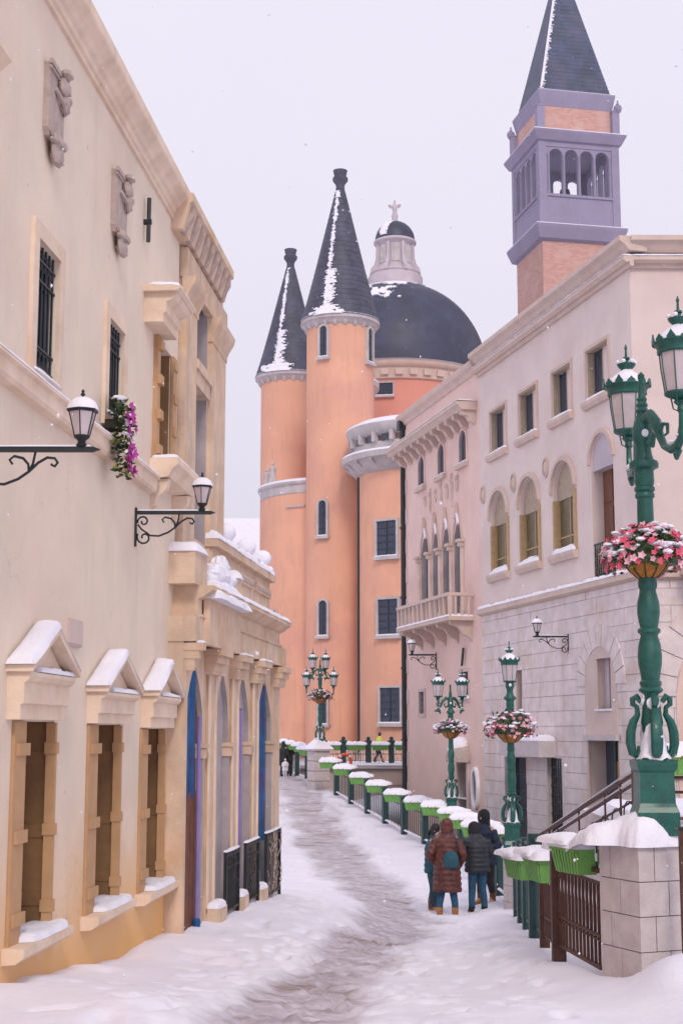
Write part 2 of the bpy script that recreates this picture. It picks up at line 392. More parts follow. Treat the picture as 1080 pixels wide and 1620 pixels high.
def wall_sheet(mb, s0, s1, z0, z1, ops, rev=.2, y=0.0, m=0, mr=None):
    """front sheet with openings and their reveals. ops: dicts s0 s1 z0 z1 rise (0 = square head) rev"""
    mr = m if mr is None else mr
    S = sorted({s0, s1, *[o['s0'] for o in ops], *[o['s1'] for o in ops]}); Z = sorted({z0, z1, *[o['z0'] for o in ops], *[o['z1'] for o in ops]})
    S = [a for a in S if s0 <= a <= s1]; Z = [a for a in Z if z0 <= a <= z1]
    for i in range(len(S) - 1):
        for j in range(len(Z) - 1):
            cs, cz = (S[i] + S[i + 1]) / 2, (Z[j] + Z[j + 1]) / 2
            if any(o['s0'] < cs < o['s1'] and o['z0'] < cz < o['z1'] for o in ops): continue
            mb.add([(S[i], y, Z[j]), (S[i + 1], y, Z[j]), (S[i + 1], y, Z[j + 1]), (S[i], y, Z[j + 1])], [(0, 1, 2, 3)], m)
    for o in ops:
        a, b, c, d = o['s0'], o['s1'], o['z0'], o['z1']; r = o.get('rev', rev); rise = o.get('rise', 0)
        zs = d - rise; e = y + r
        pts = [(a, c), (a, zs)]
        if rise > 0:
            cx, rx = (a + b) / 2, (b - a) / 2; n = 12; arc = []
            for k in range(n + 1):
                t = math.pi * (1 - k / n); x = cx + rx * math.cos(t)
                if o.get('pt'): zz = zs + rise * (1 - abs(x - cx) / rx) ** .62 if rx else zs
                else: zz = zs + rise * math.sin(t)
                arc.append((x, zz))
            for k in range(n):
                (xa, za), (xb, zb_) = arc[k], arc[k + 1]
                if max(d - za, d - zb_) > 1e-4: mb.add([(xa, y, za), (xb, y, zb_), (xb, y, d), (xa, y, d)], [(0, 1, 2, 3)], m)
            pts += arc[1:-1]
        pts += [(b, zs), (b, c)]
        for k in range(len(pts)):
            (xa, za), (xb, zb_) = pts[k], pts[(k + 1) % len(pts)]
            mb.add([(xa, y, za), (xb, y, zb_), (xb, e, zb_), (xa, e, za)], [(0, 1, 2, 3)], mr)
def op(s0, s1, z0, z1, rise=0.0, rev=.2, **k): return dict(s0=s0, s1=s1, z0=z0, z1=z1, rise=rise, rev=rev, **k)
def shell(mb, s0, s1, D, z0, z1, m=0, y0=0.0):
    """the other walls and the flat roof behind a facade sheet"""
    V = [(s0, y0, z0), (s1, y0, z0), (s1, D, z0), (s0, D, z0), (s0, y0, z1), (s1, y0, z1), (s1, D, z1), (s0, D, z1)]
    mb.add(V, [(1, 2, 6, 5), (2, 3, 7, 6), (3, 0, 4, 7), (4, 5, 6, 7)], m)
# ------------------------------------------------------------------ ground
HP = [(0, 1.62), (7, 1.70), (9, 1.79), (12.1, 2.10), (13.5, 2.165), (16.5, 2.38), (20, 2.70), (26, 3.2), (30, 3.36), (33, 3.4), (38, 3.4), (44.5, 3.37), (48, 3.31),
      (50.3, 3.09), (52.8, 2.91), (55, 2.67), (57.5, 2.45), (59.5, 2.28), (64.5, 2.01), (68, 1.90), (72, 1.83), (80, 1.8), (5000, 1.8)]
_hy = np.array([a for a, b in HP]); _hh = np.array([b for a, b in HP])
FENCE = [(2.55, 7.0), (2.5, 11.0), (2.16, 12.1), (2.0, 13.5), (2.05, 15.0), (2.17, 16.6), (2.48, 20), (2.83, 23.5), (3.03, 26), (3.1, 29.5), (3.14, 32.5), (3.13, 35.5), (3.08, 38.5), (2.87, 41.7),
         (2.5, 44.7), (2.02, 48), (1.47, 50.4), (.92, 52.8), (.35, 55.1), (-.2, 57.5), (-.9, 59.7), (-1.5, 64.5), (-2.0, 66.5), (-2.34, 68), (-2.5, 72), (-2.6, 79)]
_fy = np.array([b for a, b in FENCE]); _fx = np.array([a for a, b in FENCE])
def fence_x(Y): return np.interp(Y, _fy, _fx)
PATH = [(0, -.7, .6), (9, -.36, .54), (13, -.12, .56), (18.5, .52, .62), (24, .98, .78), (28, 1.0, .9), (33, .70, 1.0), (43, -.40, 1.1), (52, -.95, 1.15), (61, -1.9, 1.0), (70, -3.2, 1.2), (90, -4, 2)]
_py, _pc, _pw = (np.array([p[k] for p in PATH]) for k in range(3))
def pathmask(X, Y):
    c = np.interp(Y, _py, _pc) + .35 * (fbm(X * 0 + 3.3, Y * .35, 3, 4) - .5); w_ = np.interp(Y, _py, _pw)
    d = np.abs(X - c) / w_ + 1.1 * (fbm(X * 1.7, Y * .6, 5, 21) - .5)
    return 1 - sst(d, .42, 1.15)
def ground_z(X, Y, detail=True):
    X = np.asarray(X, float); Y = np.asarray(Y, float)
    h = np.interp(Y, _hy, _hh)
    for k in (.6, -.6): h = h + 0 * k
    h = (np.interp(Y - .8, _hy, _hh) + h + np.interp(Y + .8, _hy, _hh)) / 3
    z = CZ - h
    wl = -3.3 + .09 * Y                               # the left-hand wall
    up = np.interp(Y, [8, 11, 14, 17, 19.5, 23, 26, 34], [.05, .16, .06, .22, .40, .50, .38, 0])
    z = z + up * (1 - sst(X - wl, .35, 2.6))
    z = z + .10 * (1 - sst(X - wl, .0, .8)) * (fbm(X * 1.5, Y * 1.2, 3, 9)) * (Y < 26)
    fx = np.interp(Y, _fy, _fx)
    z = z + .14 * sst(X, fx - 1.0, fx - .1) * (1 - sst(Y, 30, 48))
    if detail:
        pm = pathmask(X, Y); fade = 1 - sst(Y, 30, 60)
        z = z - .055 * pm
        z = z + .030 * (fbm(X * 2.3, Y * 2.3, 4, 2) - .5) * (1 - .3 * pm)
        lump = fbm(X * 8.5, Y * 7.5, 3, 31)
        edge = np.clip(4 * pm * (1 - pm), 0, 1)
        z = z + (.055 * edge + .018 * pm + .006) * (lump - .5) * (.35 + .65 * fade)
        fp = vnoise(X * 4.2, Y * 3.1, 77)             # scattered foot holes beside the trodden strip
        near = 1 - sst(np.abs(X - np.interp(Y, _py, _pc)), 1.1, 2.3)
        z = z - .045 * sst(fp, .74, .88) * near * (1 - pm)
        # soft mounds in the foreground
        z = z + .10 * np.exp(-(((X + 1.35) / .5) ** 2 + ((Y - 9.6) / .8) ** 2)) + .07 * np.exp(-(((X - 1.3) / .6) ** 2 + ((Y - 9.9) / 1.0) ** 2))
        z = z + .22 * np.exp(-(((X - 2.65) / .35) ** 2 + ((Y - 11.2) / .5) ** 2)) + .1 * np.exp(-(((X - 2.35) / .2) ** 2 + ((Y - 10.9) / .5) ** 2))
    return z
def gz(x, y): return float(ground_z(np.array([x]), np.array([y]), False)[0])

def grid_mesh(name, X, Yv, Z, keep=None):
    nx, ny = X.shape
    me = bpy.data.meshes.new(name); co = np.stack([X, Yv, Z], -1).reshape(-1, 3)
    i, j = np.meshgrid(np.arange(nx - 1), np.arange(ny - 1), indexing='ij')
    q = np.stack([i * ny + j, (i + 1) * ny + j, (i + 1) * ny + j + 1, i * ny + j + 1], -1).reshape(-1, 4)
    if keep is not None: q = q[keep(X[:-1, :-1], Yv[:-1, :-1]).reshape(-1)]
    me.vertices.add(len(co)); me.vertices.foreach_set('co', co.astype(np.float32).ravel())
    me.loops.add(q.size); me.loops.foreach_set('vertex_index', q.astype(np.int32).ravel())
    me.polygons.add(len(q)); me.polygons.foreach_set('loop_start', np.arange(0, q.size, 4, dtype=np.int32))
    me.update(calc_edges=True); me.polygons.foreach_set('use_smooth', np.ones(len(q), bool))
    return me

ys = [5.0]
while ys[-1] < 95: ys.append(ys[-1] + max(.02, ys[-1] * .0042))
ys = np.array([-300, -60, -10, 0, 2, 3.5] + ys + [98, 105, 115, 130, 150, 200, 300, 600, 900, 1200.0])
xs = np.concatenate([[-1000, -700, -400, -200, -80, -30, -14, -8, -5.5, -4.2], np.arange(-3.6, 3.72, .045), [3.9, 4.2, 4.6, 5.2, 6.5, 8, 12, 20, 40, 90, 250, 700, 1000]])
GX, GY = np.meshgrid(xs, ys, indexing='ij')
GZ = ground_z(GX, GY)
fxx = fence_x(GY) + .28
canal = (GX > fxx) & (GY > 28.5) & (GY < 140) & (GX < 60)
low = (GX > fxx) & (GY <= 28.5) & (GY > 12) & (GX < 60)
prng = np.random.default_rng(5)
def stamp(x, y, ang, dep, s=1.0):
    i0, i1 = np.searchsorted(xs, x - .35), np.searchsorted(xs, x + .35); j0, j1 = np.searchsorted(ys, y - .35), np.searchsorted(ys, y + .35)
    if i1 <= i0 or j1 <= j0: return
    gx, gy = GX[i0:i1, j0:j1] - x, GY[i0:i1, j0:j1] - y
    u = gx * math.cos(ang) + gy * math.sin(ang); v = -gx * math.sin(ang) + gy * math.cos(ang)
    q = (u / (.055 * s)) ** 2 + (v / (.135 * s)) ** 2
    GZ[i0:i1, j0:j1] += -dep * np.exp(-q ** 1.5) + dep * .35 * np.exp(-((np.sqrt(q) - 1.75) / .45) ** 2)
for k in range(640):
    Y_ = 7 + 33 * prng.random() ** 1.4; c_ = float(np.interp(Y_, _py, _pc)); w2 = float(np.interp(Y_, _py, _pw))
    inside = prng.random() < .62
    X_ = c_ + (prng.normal() * w2 * .7 if inside else prng.choice([-1, 1]) * w2 * prng.uniform(1.0, 2.1))
    if X_ < -3.2 + .09 * Y_ + .3 or X_ > float(np.interp(Y_, _fy, _fx)) - .35: continue
    stamp(X_, Y_, prng.normal() * .35 - .05, prng.uniform(.02, .045))
for sx_, sy_, dx_, dy_, n_s in ((-.9, 8.2, .16, .62, 14), (1.25, 9.0, .05, .64, 22), (-.75, 14.0, .07, .6, 14), (1.6, 15, .02, .6, 16)):       # single walkers' tracks off the path
    for k in range(n_s): stamp(sx_ + dx_ * k + (.11 if k % 2 else -.11), sy_ + dy_ * k, -.1, .05)
GZ = np.where(canal, -2.2, GZ)
gme = grid_mesh('snowy_ground', GX, GY, GZ)
at_ = gme.attributes.new('trodden', 'FLOAT', 'POINT'); at_.data.foreach_set('value', (pathmask(GX, GY) * (~canal)).astype(np.float32).ravel())
def snow_ground_mat():
    m = bpy.data.materials.new('trodden_street_snow'); m.use_nodes = True; N = m.node_tree.nodes; L = m.node_tree.links
    b = N['Principled BSDF']; b.inputs['Roughness'].default_value = .8; b.inputs['Specular IOR Level'].default_value = .25
    g = N.new('ShaderNodeNewGeometry'); a = N.new('ShaderNodeAttribute'); a.attribute_name = 'trodden'
    def noise(sc, det, scl=(1, 1, 1), ro=.65):
        mp = N.new('ShaderNodeMapping'); mp.inputs['Scale'].default_value = scl; L.new(g.outputs['Position'], mp.inputs[0])
        n = N.new('ShaderNodeTexNoise'); n.inputs['Scale'].default_value = sc; n.inputs['Detail'].default_value = det; n.inputs['Roughness'].default_value = ro
        L.new(mp.outputs[0], n.inputs['Vector']); return n.outputs[0]
    def rng(v, a_, b_, c=0, d=1):
        r = N.new('ShaderNodeMapRange'); r.inputs[1].default_value = a_; r.inputs[2].default_value = b_; r.inputs[3].default_value = c; r.inputs[4].default_value = d
        L.new(v, r.inputs[0]); return r.outputs[0]
    def mix(f, p, q):
        x = N.new('ShaderNodeMix'); x.data_type = 'RGBA'; L.new(f, x.inputs[0])
        for k, c in ((6, p), (7, q)):
            if isinstance(c, tuple): x.inputs[k].default_value = (*c, 1)
            else: L.new(c, x.inputs[k])
        return x.outputs[2]
    def mul(p, q):
        x = N.new('ShaderNodeMath'); x.operation = 'MULTIPLY'; L.new(p, x.inputs[0])
        if isinstance(q, float): x.inputs[1].default_value = q
        else: L.new(q, x.inputs[1])
        return x.outputs[0]
    fresh = mix(rng(noise(.8, 5), .35, .65), (.77, .755, .85), (.83, .81, .885))
    slush = mix(rng(noise(3.0, 7, (.75, 1, 1)), .35, .68), (.52, .465, .51), (.36, .31, .34))
    bare = mix(rng(noise(6, 5, (.6, 1, 1)), .3, .7), (.20, .145, .115), (.34, .28, .26))
    f1 = mul(a.outputs['Fac'], rng(noise(5, 7, (.8, 1, 1)), .34, .56, .45, 1.0))
    c1 = mix(f1, fresh, slush)
    f2 = mul(rng(a.outputs['Fac'], .55, 1.0), rng(noise(1.2, 8, (.5, 1.3, 1), .75), .53, .64, 0, .9))
    c2 = mix(f2, c1, bare)
    L.new(c2, b.inputs['Base Color'])
    bp = N.new('ShaderNodeBump'); bp.inputs['Strength'].default_value = .45; bp.inputs['Distance'].default_value = .03
    L.new(noise(16, 8, (1, 1, 1), .7), bp.inputs['Height']); L.new(bp.outputs[0], b.inputs['Normal'])
    return m
gme.materials.append(snow_ground_mat())
tag(put('snowy_ground', gme), kind='structure')

# canal: water and the stone walls that hold the street up
mb = MB(); mb.add([(-4, 28.5, -1.35), (60, 28.5, -1.35), (60, 140, -1.35), (-4, 140, -1.35)], [(0, 1, 2, 3)])
tag(mb.build('canal_water', M_water), kind='structure')
mb = MB(); P = [(x + .12, y) for x, y in FENCE if y > 27]; P = [(3.16, 28.4)] + P
for i in range(len(P) - 1):
    (xa, ya), (xb, yb) = P[i], P[i + 1]; za, zb = gz(xa - .3, ya) - .02, gz(xb - .3, yb) - .02
    mb.add([(xa, ya, -2.3), (xa + .3, ya, -2.3), (xa + .3, ya, za), (xa, ya, za), (xb, yb, -2.3), (xb + .3, yb, -2.3), (xb + .3, yb, zb), (xb, yb, zb)],
           [(0, 3, 2, 1), (4, 5, 6, 7), (1, 2, 6, 5), (3, 7, 6, 2), (0, 4, 7, 3)])
mb.box(3.2, 60, 28.1, 28.5, -2.3, gz(3.6, 28.2) - .03)
tag(mb.build('canal_wall', M_greybase), kind='structure')

# ------------------------------------------------------------------ left-hand house
LA = math.atan2(1, .086)
LF = Frame(-3.288 + .086 * 4, 4.0, LA, CZ - 1.62)
def lroot(nm, lb, ct, g=None): return LF.root(nm, lb, ct, g)
house = lroot('cream_house', 'cream stucco house filling the left side, with gabled shuttered windows above the snow', 'house')
S_END = LF.s(281, 600)
S0L = -4.0
ZTOP = LF.px(146, 2, -.20)[1]      # crown of the cornice
lops = []
def lbox(name, m, parent, *a, **k): return LF.build(MB().box(*a), name, m, parent, **k)

def stud(mb, s, z, w_, y): mb.box(s - w_, s + w_, y - .02, y, z - .035, z + .035)
# three lower windows under little gabled hoods
LOW = [((14, 82), (1137, 1462), (10, 118)), ((134, 187), (1142, 1420), (136, 220)), ((218, 257), (1148, 1392), (221, 286))]
LOWL = ['nearest', 'middle', 'farthest']
for k, ((pa, pb), (ya, yb), (ha, hb)) in enumerate(LOW):
    a = LF.s(pa, 1300) ; b = LF.s(pb, 1300); zt = LF.px(pb, ya + 5)[1]; zb = LF.px(pb, yb)[1]
    w_ = b - a; lops.append(op(a, b, zb, zt, 0, .30))
    W = LF.build(MB().box(a, b, .26, .30, zb, zt), 'window', M_brown, house)
    d = MB()
    for j in range(3):                              # closed inner boards
        x0 = a + .03 + (w_ - .06) * j / 3; x1 = a + .03 + (w_ - .06) * (j + 1) / 3 - .012
        LF.build(MB().box(x0, x1, .225 - .004 * (j % 2), .262, zb + .02, zt - .01), 'board', M_brown, W)
    for zz in (.13, .46, .82):
        z0 = zb + (zt - zb) * zz
        LF.build(MB().box(a + .02, b - .02, .20, .226, z0 - .05, z0 + .05), 'batten', M_brown, W)
    # shutter leaf folded at the near jamb, a second one along the far jamb
    sh = LF.build(MB().box(a + .005, a + w_ * .26, -.025, .035, zb - .03, zt - .005), 'shutter', M_tan, house)
    sh2 = LF.build(MB().box(b - .065, b - .012, -.03, .045, zb, zt - .005), 'shutter', M_tan, house); LF.build(MB().box(b - .02, b - .004, .046, .225, zb, zt - .005), 'inner_leaf', M_brown, W)
    for zz in (.13, .46, .82): LF.build(MB().box(b - .03, b - .02, .05, .2, zb + (zt - zb) * zz - .05, zb + (zt - zb) * zz + .05), 'batten', M_brown, W)
    for zz in (.10, .47, .87):
        z0 = zb + (zt - zb) * zz
        LF.build(MB().box(a + w_ * .05, a + w_ * .30, -.045, -.025, z0 - .045, z0 + .045), 'hinge_band', M_tan, sh)
        LF.build(MB().box(b - .075, b - .0, -.045, .055, z0 - .045, z0 + .045), 'hinge_band', M_tan, sh2)
    # sill
    si = LF.build(MB().prism([(-.16, zb - .015), (-.16, zb - .075), (-.10, zb - .12), (.0, zb - .13), (.0, zb - .015)], a - .06, b + .16, 'x'), 'sill', M_trim, house)
    m = MB(); pillow(m, a + w_ * .22, b + .15, -.155, .19, zb - .012, .05, 3 + k, .04); LF.build(m, 'snow', M_snowcap, si, smooth=True)
    # hood: two stepped blocks, a ledge and the gable
    hs0 = LF.s(LOW[k][2][0] + 6, 1090, -.02); hs1 = LF.s(hb, 1075, -.16); zc = LF.px(hb, [1072, 1100, 1105][k], -.16)[1]
    hd = LF.build(MB().prism([(.0, zt + .01), (-.10, zt + .01), (-.10, zt + (zc - zt) * .33), (-.125, zt + (zc - zt) * .36), (-.125, zt + (zc - zt) * .78), (-.15, zt + (zc - zt) * .82), (-.17, zc - .03), (-.17, zc), (0, zc)],
                             hs0, hs1, 'x'), 'hood', M_trim, house)
    cs = (hs0 + hs1) / 2; hw = (hs1 - hs0) / 2 + .02; g_h = .30
    def gab(y0, y1, w2, h2, zz): return MB().prism([(cs - w2, zz), (cs + w2, zz), (cs, zz + h2)], y0, y1, 'y')
    LF.build(gab(-.085, 0, hw - .02, g_h - .01, zc + .002), 'gable', M_trim, hd)
    th = .05; r_ = MB()
    for sg in (-1, 1):
        r_.add([(cs, -.20, zc + g_h), (cs + sg * (hw + .02), -.20, zc + .0), (cs + sg * (hw + .02), 0, zc + .0), (cs, 0, zc + g_h),
                (cs, -.20, zc + g_h + th), (cs + sg * (hw + .02), -.20, zc + th), (cs + sg * (hw + .02), 0, zc + th), (cs, 0, zc + g_h + th)],
               [(0, 1, 2, 3), (4, 7, 6, 5), (0, 4, 5, 1), (1, 5, 6, 2), (2, 6, 7, 3), (3, 7, 4, 0)])
    rf = LF.build(r_, 'gable_roof', M_trim, hd)
    sn = MB(); base = zc + th + .0
    sl = lambda x, y: g_h * (1 - min(1, abs(x - cs) / (hw + .02)))
    pillow(sn, cs - hw - .05, cs + .03, -.215, .0, base + .002, .075, 11 + k, .035, slope=sl, jag=.2); pillow(sn, cs - .02, cs + hw + .03, -.21, .0, base + .002, .03, 15 + k, .035, slope=sl, jag=.2)
    LF.build(sn, 'snow', M_snowcap, hd, smooth=True)
    sn = MB(); pillow(sn, cs - hw * .55, cs + hw * .98, -.175, -.08, zc + .006, .045, 21 + k, .035); LF.build(sn, 'snow', M_snowcap, hd, smooth=True)

# barred upper windows
def barred(px0, px1, ypt, ypb, seed):
    a = LF.s(px0, (ypt + ypb) / 2); b = LF.s(px1, (ypt + ypb) / 2)
    zt = LF.px(px0, ypt)[1]; zb = LF.px(px0, ypb)[1]
    lops.append(op(a, b, zb, zt, 0, .075))
    fr = MB(); fw = .13
    for q in ((a - fw, a, zb - .12, zt + fw), (b, b + fw, zb - .12, zt + fw), (a, b, zt, zt + fw), (a, b, zb - .12, zb)):
        fr.box(q[0], q[1], -.035, .0, q[2], q[3])
    W = LF.build(fr, 'window', M_trim, house)
    LF.build(MB().box(a, b, .055, .072, zb, zt), 'pane', M_dkglass, W)
    n = 6
    for i in range(n):
        x = a + (b - a) * (i + .5) / n; t = MB().tube([(x, .02, zb), (x, .02, zt)], .010, 5)
        t.v = t.v; LF.build(t, 'bar', M_iron, W)
    for zz in (zb + .08, zb + (zt - zb) * .22, zt - .12, zt - (zt - zb) * .27):
        LF.build(MB().box(a, b, .010, .030, zz - .009, zz + .009), 'cross_bar', M_iron, W)
    sc = MB()
    for i in range(n - 1):
        x = a + (b - a) * (i + 1) / n
        for zz in (zt - (zt - zb) * .13, zb + (zt - zb) * .13):
            pts = [(x + .055 * math.cos(t) * (1 - t / 12), .02, zz + .085 * math.sin(t) * (1 - t / 14)) for t in [j * .5 for j in range(14)]]
            sc.tube(pts, .007, 4)
    LF.build(sc, 'scrollwork', M_iron, W)
    sn = MB(); pillow(sn, a - .08, b + .10, -.06, .14, zb + .0, .035, seed, .04); LF.build(sn, 'snow', M_snowcap, W, smooth=True)
    return a, b, zb, zt
barred(54, 89, 372, 588, 31); W2 = barred(168, 192, 500, 655, 33)

# tall shuttered window with a heavy hood
a = LF.s(246, 640); b = LF.s(270, 640); zt = LF.px(287, 543, -.22)[1]; zhh = LF.px(281, 449, -.35)[1]; hk = (zhh - zt) / .80; zb = LF.px(270, 752)[1]
lops.append(op(a, b, zb, zt, 0, .26))
LF.build(MB().box(b - .02, b - .004, .02, .22, zb, zt), 'inner_leaf', M_brown, house)
W = LF.build(MB().box(a, b, .22, .26, zb, zt), 'window', M_brown, house)
for j in range(2): LF.build(MB().box(a + (b - a) * j / 2 + .01, a + (b - a) * (j + 1) / 2 - .01, .19, .22, zb + .01, zt - .01), 'board', M_brown, W)
for zz in (.2, .5, .8): LF.build(MB().box(a, b, .17, .19, zb + (zt - zb) * zz - .04, zb + (zt - zb) * zz + .04), 'batten', M_brown, W)
s1 = LF.build(MB().box(a - .13, a, -.05, .02, zb, zt + .15), 'shutter', M_tan, house)
s2 = LF.build(MB().box(b + .0, b + .20, -.03, .01, zb, zt), 'shutter', M_tan, house)
for zz in (.08, .36, .64, .92):
    z0 = zb + (zt - zb) * zz
    LF.build(MB().box(a - .15, a + .01, -.09, -.05, z0 - .05, z0 + .05), 'hinge_band', M_tan, s1)
    LF.build(MB().box(b + .0, b + .16, -.05, -.03, z0 - .05, z0 + .05), 'hinge_band', M_tan, s2)
ha, hb = LF.s(281, 450, -.35), LF.s(300, 510, -.35) + .12
hd = LF.build(MB().prism([(0, zt), (-.20, zt), (-.20, zt + .18 * hk), (-.23, zt + .22 * hk), (-.23, zt + .44 * hk), (-.31, zt + .52 * hk), (-.34, zt + .60 * hk), (-.34, zt + .64 * hk), (0, zt + .64 * hk)], ha + .03, hb - .03, 'x'), 'hood', M_trim, house)
LF.build(MB().prism([(0, zt + .642 * hk), (-.35, zt + .642 * hk), (-.39, zt + .70 * hk), (-.39, zt + .74 * hk), (0, zt + .80 * hk)], ha - .04, hb + .04, 'x'), 'cornice', M_trim, hd)
m = MB(); pillow(m, ha - .04, hb + .04, -.39, 0, zt + .765 * hk, .04, 8, .06); LF.build(m, 'snow', M_snowcap, hd, smooth=True)
m = MB()
m.prism([(0, zb), (-.30, zb), (-.30, zb - .07), (-.24, zb - .12), (-.20, zb - .20), (0, zb - .22)], a - .22, b + .36, 'x')
sil = LF.build(m, 'sill', M_trim, house)
for ss in (a - .1, b + .22): LF.build(MB().prism([(0, zb - .22), (-.19, zb - .22), (-.17, zb - .32), (-.09, zb - .40), (-.05, zb - .50), (0, zb - .52)], ss - .06, ss + .06, 'x'), 'bracket', M_trim, sil)
m = MB(); pillow(m, a - .20, b + .34, -.29, .0, zb + .004, .04, 9, .05); LF.build(m, 'snow', M_snowcap, sil, smooth=True)

# string course
zA = LF.px(2, 550, -.10)[1]; zB = LF.px(2, 588, -.10)[1]
sc = LF.build(MB().prism([(0, zB - .01), (-.07, zB), (-.09, zB + .03), (-.09, zA - .035), (-.12, zA - .02), (-.12, zA), (0, zA + .01)], S0L, a - .24, 'x'), 'string_course', M_trim, house)
m = MB(); pillow(m, S0L + 3, a - .25, -.12, 0, zA + .006, .03, 41, .06, maxn=160); LF.build(m, 'snow', M_snowcap, sc, smooth=True)

# main cornice
cz0 = LF.px(68, 2, 0)[1]
print('cornice', cz0, ZTOP)
zc = ZTOP; lowz = zc - .34
m = MB().prism([(0, lowz), (-.03, lowz), (-.03, lowz + .05), (-.05, lowz + .06), (-.06, lowz + .11), (-.09, lowz + .13), (-.12, lowz + .17), (-.19, lowz + .22), (-.20, lowz + .24), (-.20, zc), (0, zc)], S0L, LF.s(304, 308, -.20), 'x')
LF.build(m, 'cornice', M_trim, house)
m = MB(); wall_sheet(m, S0L, S_END, -3, zc - .1, lops)
shell(m, S0L, S_END, 9, -3, zc - .1)
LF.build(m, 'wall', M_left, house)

hz9 = LF.px(20, 98, -.35); LF.build(MB().prism([(0, hz9[1] - .25), (-.2, hz9[1] - .25), (-.2, hz9[1] - .12), (-.35, hz9[1]), (-.35, hz9[1] + .06), (0, hz9[1] + .12)], hz9[0] - 1.3, hz9[0], 'x'), 'hood', M_trim, house)
# carved relief plaques (flat shields with scrolls), the vent plate and the iron anchor
def plaque(p0, p1, y0, y1, label):
    a = LF.s(p0, (y0 + y1) / 2); b = LF.s(p1, (y0 + y1) / 2); zt = LF.px((p0 + p1) / 2, y0)[1]; zb = LF.px((p0 + p1) / 2, y1)[1]
    H = zt - zb; c = (a + b) / 2; w_ = (b - a) / 2 * .78
    t = thing('relief_plaque', label, 'wall relief', tuple(LF.pt(c, 0, zb)), LA, 'carved relief plaques on the cream wall')
    m = MB()
    m.prism([(-w_ * .9, H * .27), (-w_ * .75, H * .2), (w_ * .6, H * .2), (w_ * .75, H * .27), (w_ * .75, H * .93), (-w_ * .9, H * .93)], -.05, 0)
    m.box(-w_ * 1.0, w_ * .85, -.075, -.05, H * .90, H * .95); m.box(-w_, w_ * .85, -.07, -.05, H * .86, H * .88)
    m.build('panel', M_relief, t)
    m = MB()
    m.blob((0, -.06, H * .09), (w_ * .5, .045, H * .10), 10, noise=.25, seed=5); m.blob((-w_ * .1, -.07, H * .2), (w_ * .75, .045, H * .06), 10, noise=.3, seed=6)
    m.blob((w_ * .1, -.06, H * .03), (w_ * .4, .04, H * .05), 8, noise=.3, seed=7)
    m.build('lower_scroll', M_relief, t, smooth=True)
    m = MB()
    m.blob((w_ * .35, -.075, H * .82), (w_ * .5, .05, H * .09), 10, noise=.2, seed=1); m.blob((w_ * .6, -.075, H * .70), (w_ * .35, .05, H * .06), 10, noise=.25, seed=2)
    m.blob((w_ * .3, -.10, H * .95), (w_ * .35, .05, H * .05), 8, noise=.2, seed=3); m.blob((w_ * .5, -.07, H * .62), (w_ * .3, .04, H * .05), 8, noise=.3, seed=9)
    m.tube([(-w_ * .4, -.06, H * .72), (w_ * .1, -.09, H * .64), (w_ * .5, -.08, H * .58)], .02, 6)
    m.build('carved_figure', M_relief, t, smooth=True)
plaque(62, 100, 102, 262, 'larger carved stone relief high on the cream wall, nearest the camera')
plaque(171, 199, 270, 405, 'smaller carved stone relief beside the black iron anchor on the cream wall')
a_, z_ = LF.px(228, 348); t = thing('wall_anchor', 'thin black iron wall anchor bar high on the cream house', 'wall anchor', tuple(LF.pt(a_, 0, z_ - .5)), LA)
H = LF.px(228, 312)[1] - LF.px(228, 384)[1]
m = MB(); m.tube([(0, -.05, 0), (.01, -.05, H)], .022, 6); m.tube([(0, 0, H * .45), (0, -.08, H * .45)], .03, 6); t.location = tuple(LF.pt(a_, 0, LF.px(228, 384)[1])); m.build('rod', M_iron, t)
a0, z0 = LF.px(101, 1018); a1, z1 = LF.px(126, 985)
m = MB(); m.box(0, a1 - a0, -.03, 0, 0, z1 - z0 + .02); m.box(.02, a1 - a0 - .02, -.04, -.03, .02, z1 - z0)
v = m.build('vent_plate', M_peach); v.location = LF.pt(a0, 0, z0 - .01); v.rotation_euler = (0, 0, LA); tag(v, 'small square pale cover plate on the cream wall above the gabled windows', 'vent cover')

# tall pilastered bay at the end of the house, standing a little forward
bay = lroot('pilastered_bay', 'tall sandstone bay with pilasters and an arched niche at the end of the cream house', 'building bay')
y0 = -.03; b0 = LF.s(285, 700, y0); b1 = LF.s(350, 700, y0); zc2 = LF.px(370, 430, -.25)[1]
print('bay', b0, b1, zc2)
zlow = LF.px(285, 905, y0)[1]
n0, n1 = LF.s(306, 560, y0), LF.s(329, 560, y0)
bops = [op(n0 + .05, n1 - .05, LF.px(320, 860, y0)[1], LF.px(318, 418, y0)[1], .35, .28)]
m = MB(); wall_sheet(m, b0, b1, -3, zc2 - .2, bops, y=y0, mr=1); shell(m, b0, b1, 6, -3, zc2 - .2, y0=y0)
LF.build(m, 'wall', [M_arc, M_arcgrey], bay)
LF.build(MB().box(bops[0]['s0'], bops[0]['s1'], y0 + .26, y0 + .30, bops[0]['z0'], bops[0]['z1']), 'niche_back', M_arcgrey, bay)
zi = LF.px(320, 600, y0)[1]
m = MB(); m.box(n0 - .02, n1 + .02, y0 - .07, y0 + .2, zi - .02, zi + .10); m.box(n0 + .03, n1 - .03, y0 - .04, y0 + .2, zi - .20, zi - .02); LF.build(m, 'impost', M_arc, bay)
m = MB(); m.arcband((n0 + n1) / 2, bops[0]['z1'] - .35, (n1 - n0) / 2 - .05, .35, .09, y0 - .05, y0, 12); LF.build(m, 'arch_moulding', M_arc, bay, smooth=True)
